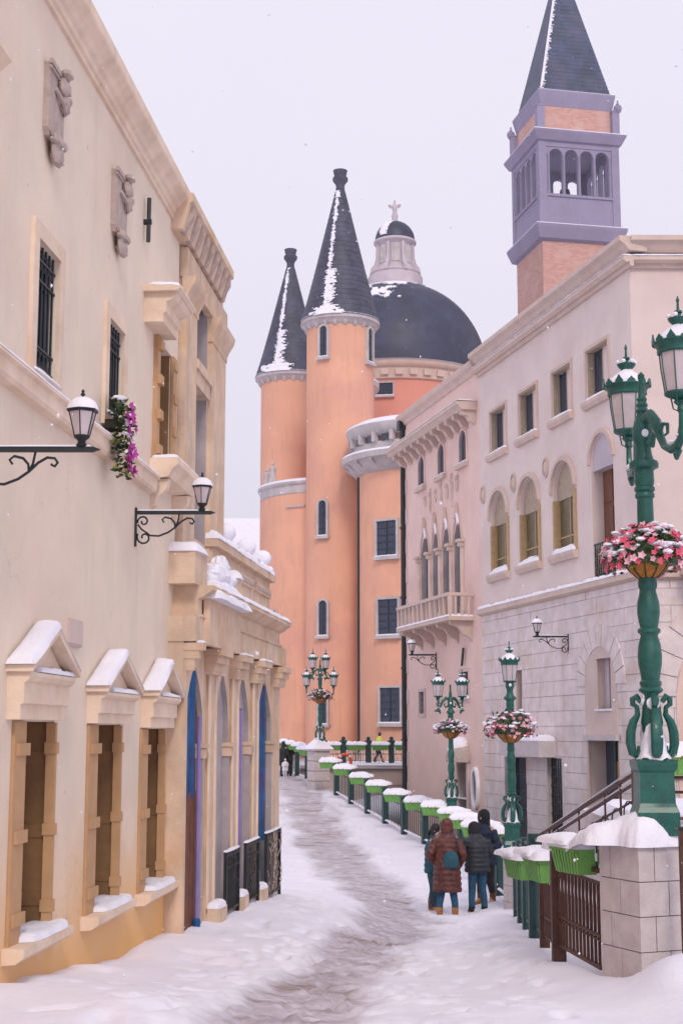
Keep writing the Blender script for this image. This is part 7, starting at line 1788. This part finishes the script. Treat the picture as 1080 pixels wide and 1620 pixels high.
    for s, f in zip((-1, 1), feet):
        kx = (s * .045 * L + f[0]) / 2; ky = f[1] * .5 - .012 * L
        m.tube([(s * .044 * L, 0, hipz - .01 * L), (s * .05 * L, -.003, hipz - .09 * L), (kx, ky, kz + .03 * L), (kx + .001, ky, kz - .03 * L), (f[0], f[1] + .012 * L, az + .08 * L), (f[0], f[1] + .012 * L, az + .0 * L)], [.058 * L, .056 * L, .044 * L, .041 * L, .036 * L, .034 * L], 14)
    m.build('trousers', cfg['trousers'], t, smooth=True)
    for s, f in zip((-1, 1), feet):
        m = MB(); x, y = f[0], f[1]; bz = cfg.get('boot', .075) * L
        m.tube([(x, y + .012 * L, az + bz), (x, y + .012 * L, az - .01 * L)], [.036 * L, .034 * L], 12)
        loft(m, [(x + s * .002, y - .028 * L, -.01, .032 * L, .068 * L), (x, y - .028 * L, .012 * L, .034 * L, .070 * L), (x, y - .022 * L, .03 * L, .031 * L, .060 * L), (x, y - .004 * L, .05 * L, .029 * L, .042 * L), (x, y + .010 * L, .065 * L, .028 * L, .03 * L)], 14)
        b_ = m.build('boot', cfg['boots'], t, smooth=True)
        if cfg.get('sole'): loft2 = MB(); loft(loft2, [(x, y - .028 * L, -.012, .035 * L, .072 * L), (x, y - .028 * L, .012 * L, .035 * L, .072 * L)], 14); loft2.build('sole', cfg['sole'], b_)
    # coat with sleeves
    hem = cfg.get('hem', .46) * L; m = MB(); rx, ry = cfg.get('girth', (.115, .09)); rx *= L; ry *= L
    S = [(0, 0, hem, rx * cfg.get('flare', 1.0), ry * cfg.get('flare', 1.0)), (0, .0, .52 * L, rx * .98, ry * 1.02), (0, 0, .60 * L, rx * .93, ry * .95), (0, -.004 * L - bow * .01, .70 * L, rx * 1.0, ry * 1.02), (0, sh.y * .6, .765 * L - bow * .02, rx * 1.06, ry * .95), (0, sh.y, .81 * L - bow * .04, rx * .80, ry * .72), (0, sh.y - .005, .835 * L - bow * .05, rx * .48, ry * .58), (0, sh.y - .008, .865 * L - bow * .055, rx * .42, ry * .54)]
    S = [q for q in S if q[2] >= hem - 1e-6]
    loft(m, resamp(S, cfg.get('seam', .06) * L, cfg.get('puff', .006) * L), 22)
    c_ = m.build('coat', cfg['coat'], t, smooth=True, sharp=80)
    for s, e_, w_ in zip((-1, 1), el, wr):
        a0 = Vector((s * rx * .80, sh.y * .8, .782 * L - bow * .04)); P_ = []; Q_ = []; n = 22
        for i in range(n + 1):
            f = i / n; p = a0.lerp(e_, f * 2) if f < .5 else e_.lerp(w_, f * 2 - 1); P_.append(p); Q_.append((.046 - .016 * f + cfg.get('puff', .006) * abs(math.sin(math.pi * i / 4)) * .8) * L)
        MB().tube(P_, Q_, 12).build('sleeve', cfg['coat'], c_, smooth=True, sharp=80)
    if cfg.get('hood') == 'up':
        m = MB(); loft(m, [(0, hc.y + .030 * L, hc.z - .125 * L, .085 * L, .060 * L), (0, hc.y + .024 * L, hc.z - .09 * L, .068 * L, .056 * L), (0, hc.y + .016 * L, hc.z - .05 * L, .066 * L, .060 * L), (0, hc.y + .010 * L, hc.z - .01 * L, .070 * L, .064 * L), (0, hc.y + .012 * L, hc.z + .04 * L, .066 * L, .062 * L), (0, hc.y + .016 * L, hc.z + .07 * L, .050 * L, .048 * L), (0, hc.y + .02 * L, hc.z + .088 * L, .022 * L, .024 * L)], 18)
        m.build('hood', cfg.get('hoodmat', cfg['coat']), t, smooth=True)
    elif cfg.get('hood') == 'down':
        m = MB(); m.blob((0, sh.y + .06 * L, .835 * L - bow * .05), (.085 * L, .055 * L, .035 * L), 12, noise=.05); m.build('hood', cfg['coat'], t, smooth=True)
    if cfg.get('hair'):
        m = MB(); loft(m, [(0, hc.y + .020 * L, hc.z - .05 * L, .044 * L, .034 * L), (0, hc.y + .010 * L, hc.z - .01 * L, .053 * L, .050 * L), (0, hc.y + .006 * L, hc.z + .03 * L, .055 * L, .055 * L), (0, hc.y + .004 * L, hc.z + .06 * L, .046 * L, .048 * L), (0, hc.y + .004 * L, hc.z + .080 * L, .024 * L, .026 * L)], 16)
        if cfg['hair'] == 'tail': m.tube([(0, hc.y + .055 * L, hc.z + .01 * L), (0, hc.y + .085 * L, hc.z - .03 * L), (0, hc.y + .075 * L, hc.z - .11 * L), (0, hc.y + .07 * L, hc.z - .16 * L)], [.018 * L, .024 * L, .02 * L, .008 * L], 8)
        m.build('hair', cfg.get('hairmat', M_iron), t, smooth=True)
    if cfg.get('hat'):
        m = MB(); loft(m, [(0, hc.y, hc.z + .012 * L, .056 * L, .056 * L), (0, hc.y, hc.z + .04 * L, .056 * L, .056 * L), (0, hc.y, hc.z + .075 * L, .04 * L, .042 * L), (0, hc.y, hc.z + .09 * L, .015 * L, .015 * L)], 16); m.blob((0, hc.y, hc.z + .1 * L), .018 * L, 8)
        m.build('hat', cfg['hat'], t, smooth=True)
    if cfg.get('bag'):
        m = MB(); m.blob((cfg.get('bagx', 0) * L, .095 * L, .58 * L), (.085 * L, .05 * L, .10 * L), 14, noise=.05, flat=.8)
        m.tube([(-.05 * L, .06 * L, .64 * L), (-.06 * L, .0, .80 * L), (-.05 * L, -.08 * L, .72 * L)], .008 * L, 6); m.tube([(.06 * L, .06 * L, .64 * L), (.07 * L, .0, .80 * L), (.06 * L, -.08 * L, .72 * L)], .008 * L, 6)
        m.build('shoulder_bag', cfg['bag'], t, smooth=True)
    return t
C_teal = mat('teal_jacket_cloth', (.012, .075, .11), .7, .2, 12, .3, 60)
C_tealp = mat('dull_teal_trousers', (.03, .075, .10), .8, .15, 12, .2, 60)
C_jean = mat('blue_denim', (.016, .072, .135), .8, .25, 10, .3, 80)
C_char = mat('charcoal_puffer', (.020, .024, .032), .55, .3, 14, .3, 40)
C_navy = mat('navy_coat', (.010, .022, .055), .65, .3, 12, .3, 50)
C_black = mat('black_cloth', (.010, .010, .014), .7, .2, 12, .2, 60)
C_tan = mat('tan_suede_boot', (.42, .17, .03), .8, .2, 30, .3, 80, col2=(.20, .07, .02), c2scale=20)
C_brown = mat('brown_print_puffer', (.105, .028, .018), .5, .5, 14, .35, 30, col2=(.012, .010, .030), c2amt=1.0, c2scale=11)
C_hair = mat('black_hair', (.010, .007, .007), .5, .3, 40, .4, 120)
C_white = mat('white_cloth', (.72, .70, .76), .8, .05, 10, .1, 40)
C_vest = mat('yellow_hi_vis_cloth', (.62, .75, .02), .6, .1, 10, .1, 40)
C_sole = mat('pale_boot_sole', (.65, .58, .5), .8)
GG = 'group of four standing in the snow'
def gpos(px, Y): x = at(px, 1400, Y).x; return (x, Y, gz(x, Y) - .045)
person('person in a teal jacket with dark ponytail, leftmost of the group of four', gpos(685, 27.7), R(70), 1.62, dict(coat=C_teal, trousers=C_tealp, boots=C_tan, sole=C_sole, hair='tail', hairmat=C_hair, hem=.44, puff=.008, arms='up', girth=(.11, .095), boot=.11), GG)
person('person in a long brown patterned puffer coat with hood up and blue bag', gpos(707, 26.7), R(172), 1.72, dict(coat=C_brown, trousers=C_jean, boots=C_tan, hood='up', hem=.255, puff=.010, seam=.055, arms='pockets', girth=(.135, .10), flare=1.08, bag=C_teal, bagx=-.05, boot=.05, stance=.08), GG)
person('person in a dark charcoal puffer and jeans, head bowed, back to the camera', gpos(755, 26.9), R(190), 1.66, dict(coat=C_char, trousers=C_jean, boots=C_black, sole=C_sole, hood='up', hoodmat=C_black, hem=.43, puff=.009, seam=.05, arms='front', bow=.95, girth=(.135, .11), boot=.02, stance=.07), GG)
person('person in a navy hooded coat and tan boots, behind the charcoal puffer', gpos(768, 28.0), R(-35), 1.76, dict(coat=C_navy, trousers=C_black, boots=C_tan, hood='up', hoodmat=C_black, hem=.42, puff=.006, arms='front', girth=(.12, .10), boot=.09, stance=.075), GG)
FG = 'distant people near the bridge'
person('distant person in a black coat, left of two dark figures by the arcade', gpos(446.5, 66.5), R(150), 1.55, dict(coat=C_black, trousers=C_black, boots=C_black, hood='up', hem=.30), FG)
person('distant dark figure with a cap, right of two beside the short fence', gpos(456, 66.8), R(200), 1.6, dict(coat=C_black, trousers=C_black, boots=C_black, hat=C_black, hair='short', hem=.40), FG)
person('tiny child in white clothes standing before the two dark figures', gpos(450, 65.5), R(10), .82, dict(coat=C_white, trousers=C_white, boots=C_white, hat=C_white, hem=.35, girth=(.16, .14)), FG)
person('guard in a bright yellow vest walking across the snowy bridge', (XP(599, 81.5, 1180), 81.5, BZ + .13), R(100), 1.68, dict(coat=C_vest, trousers=C_black, boots=C_black, hair='short', hairmat=C_hair, hem=.56, stride=.13, stance=.03, arms='down'), FG)
person('small person in a white bobble hat behind the bridge railing', (XP(543, 80.6, 1180), 80.6, BZ + .13), R(0), 1.22, dict(coat=C_char, trousers=C_black, boots=C_black, hat=C_white), FG)

# ------------------------------------------------------------------ falling snow
m = MB(); rg = random.Random(99)
for k in range(520):
    Y = rg.uniform(3.5, 26) ; px = rg.uniform(-40, 1120); py = rg.uniform(-40, 1560); p = at(px, py, Y)
    if p.z < gz(p.x, min(Y, 60)) + .1: continue
    r = rg.uniform(.0022, .0055); d = rg.uniform(.6, 1.6)
    m.add([(p.x + r, p.y, p.z), (p.x - r, p.y, p.z), (p.x, p.y + r, p.z), (p.x, p.y - r, p.z), (p.x, p.y, p.z + r * d), (p.x, p.y, p.z - r * d)], [(0, 2, 4), (2, 1, 4), (1, 3, 4), (3, 0, 4), (2, 0, 5), (1, 2, 5), (3, 1, 5), (0, 3, 5)])
tag(m.build('falling_snow', M_snowcap, smooth=True), kind='stuff')
# ------------------------------------------------------------------ thin winter air
hm = bpy.data.materials.new('thin_snowy_air'); hm.use_nodes = True; hn = hm.node_tree; hn.nodes.clear()
ho = hn.nodes.new('ShaderNodeOutputMaterial'); hv = hn.nodes.new('ShaderNodeVolumePrincipled')
hv.inputs['Color'].default_value = (.985, .98, 1, 1); hv.inputs['Density'].default_value = .0006; hv.inputs['Anisotropy'].default_value = .35
hn.links.new(hv.outputs[0], ho.inputs['Volume'])
tag(MB().box(-1010, 1010, -310, 1210, -3.3, 82).build('haze', hm), kind='stuff')
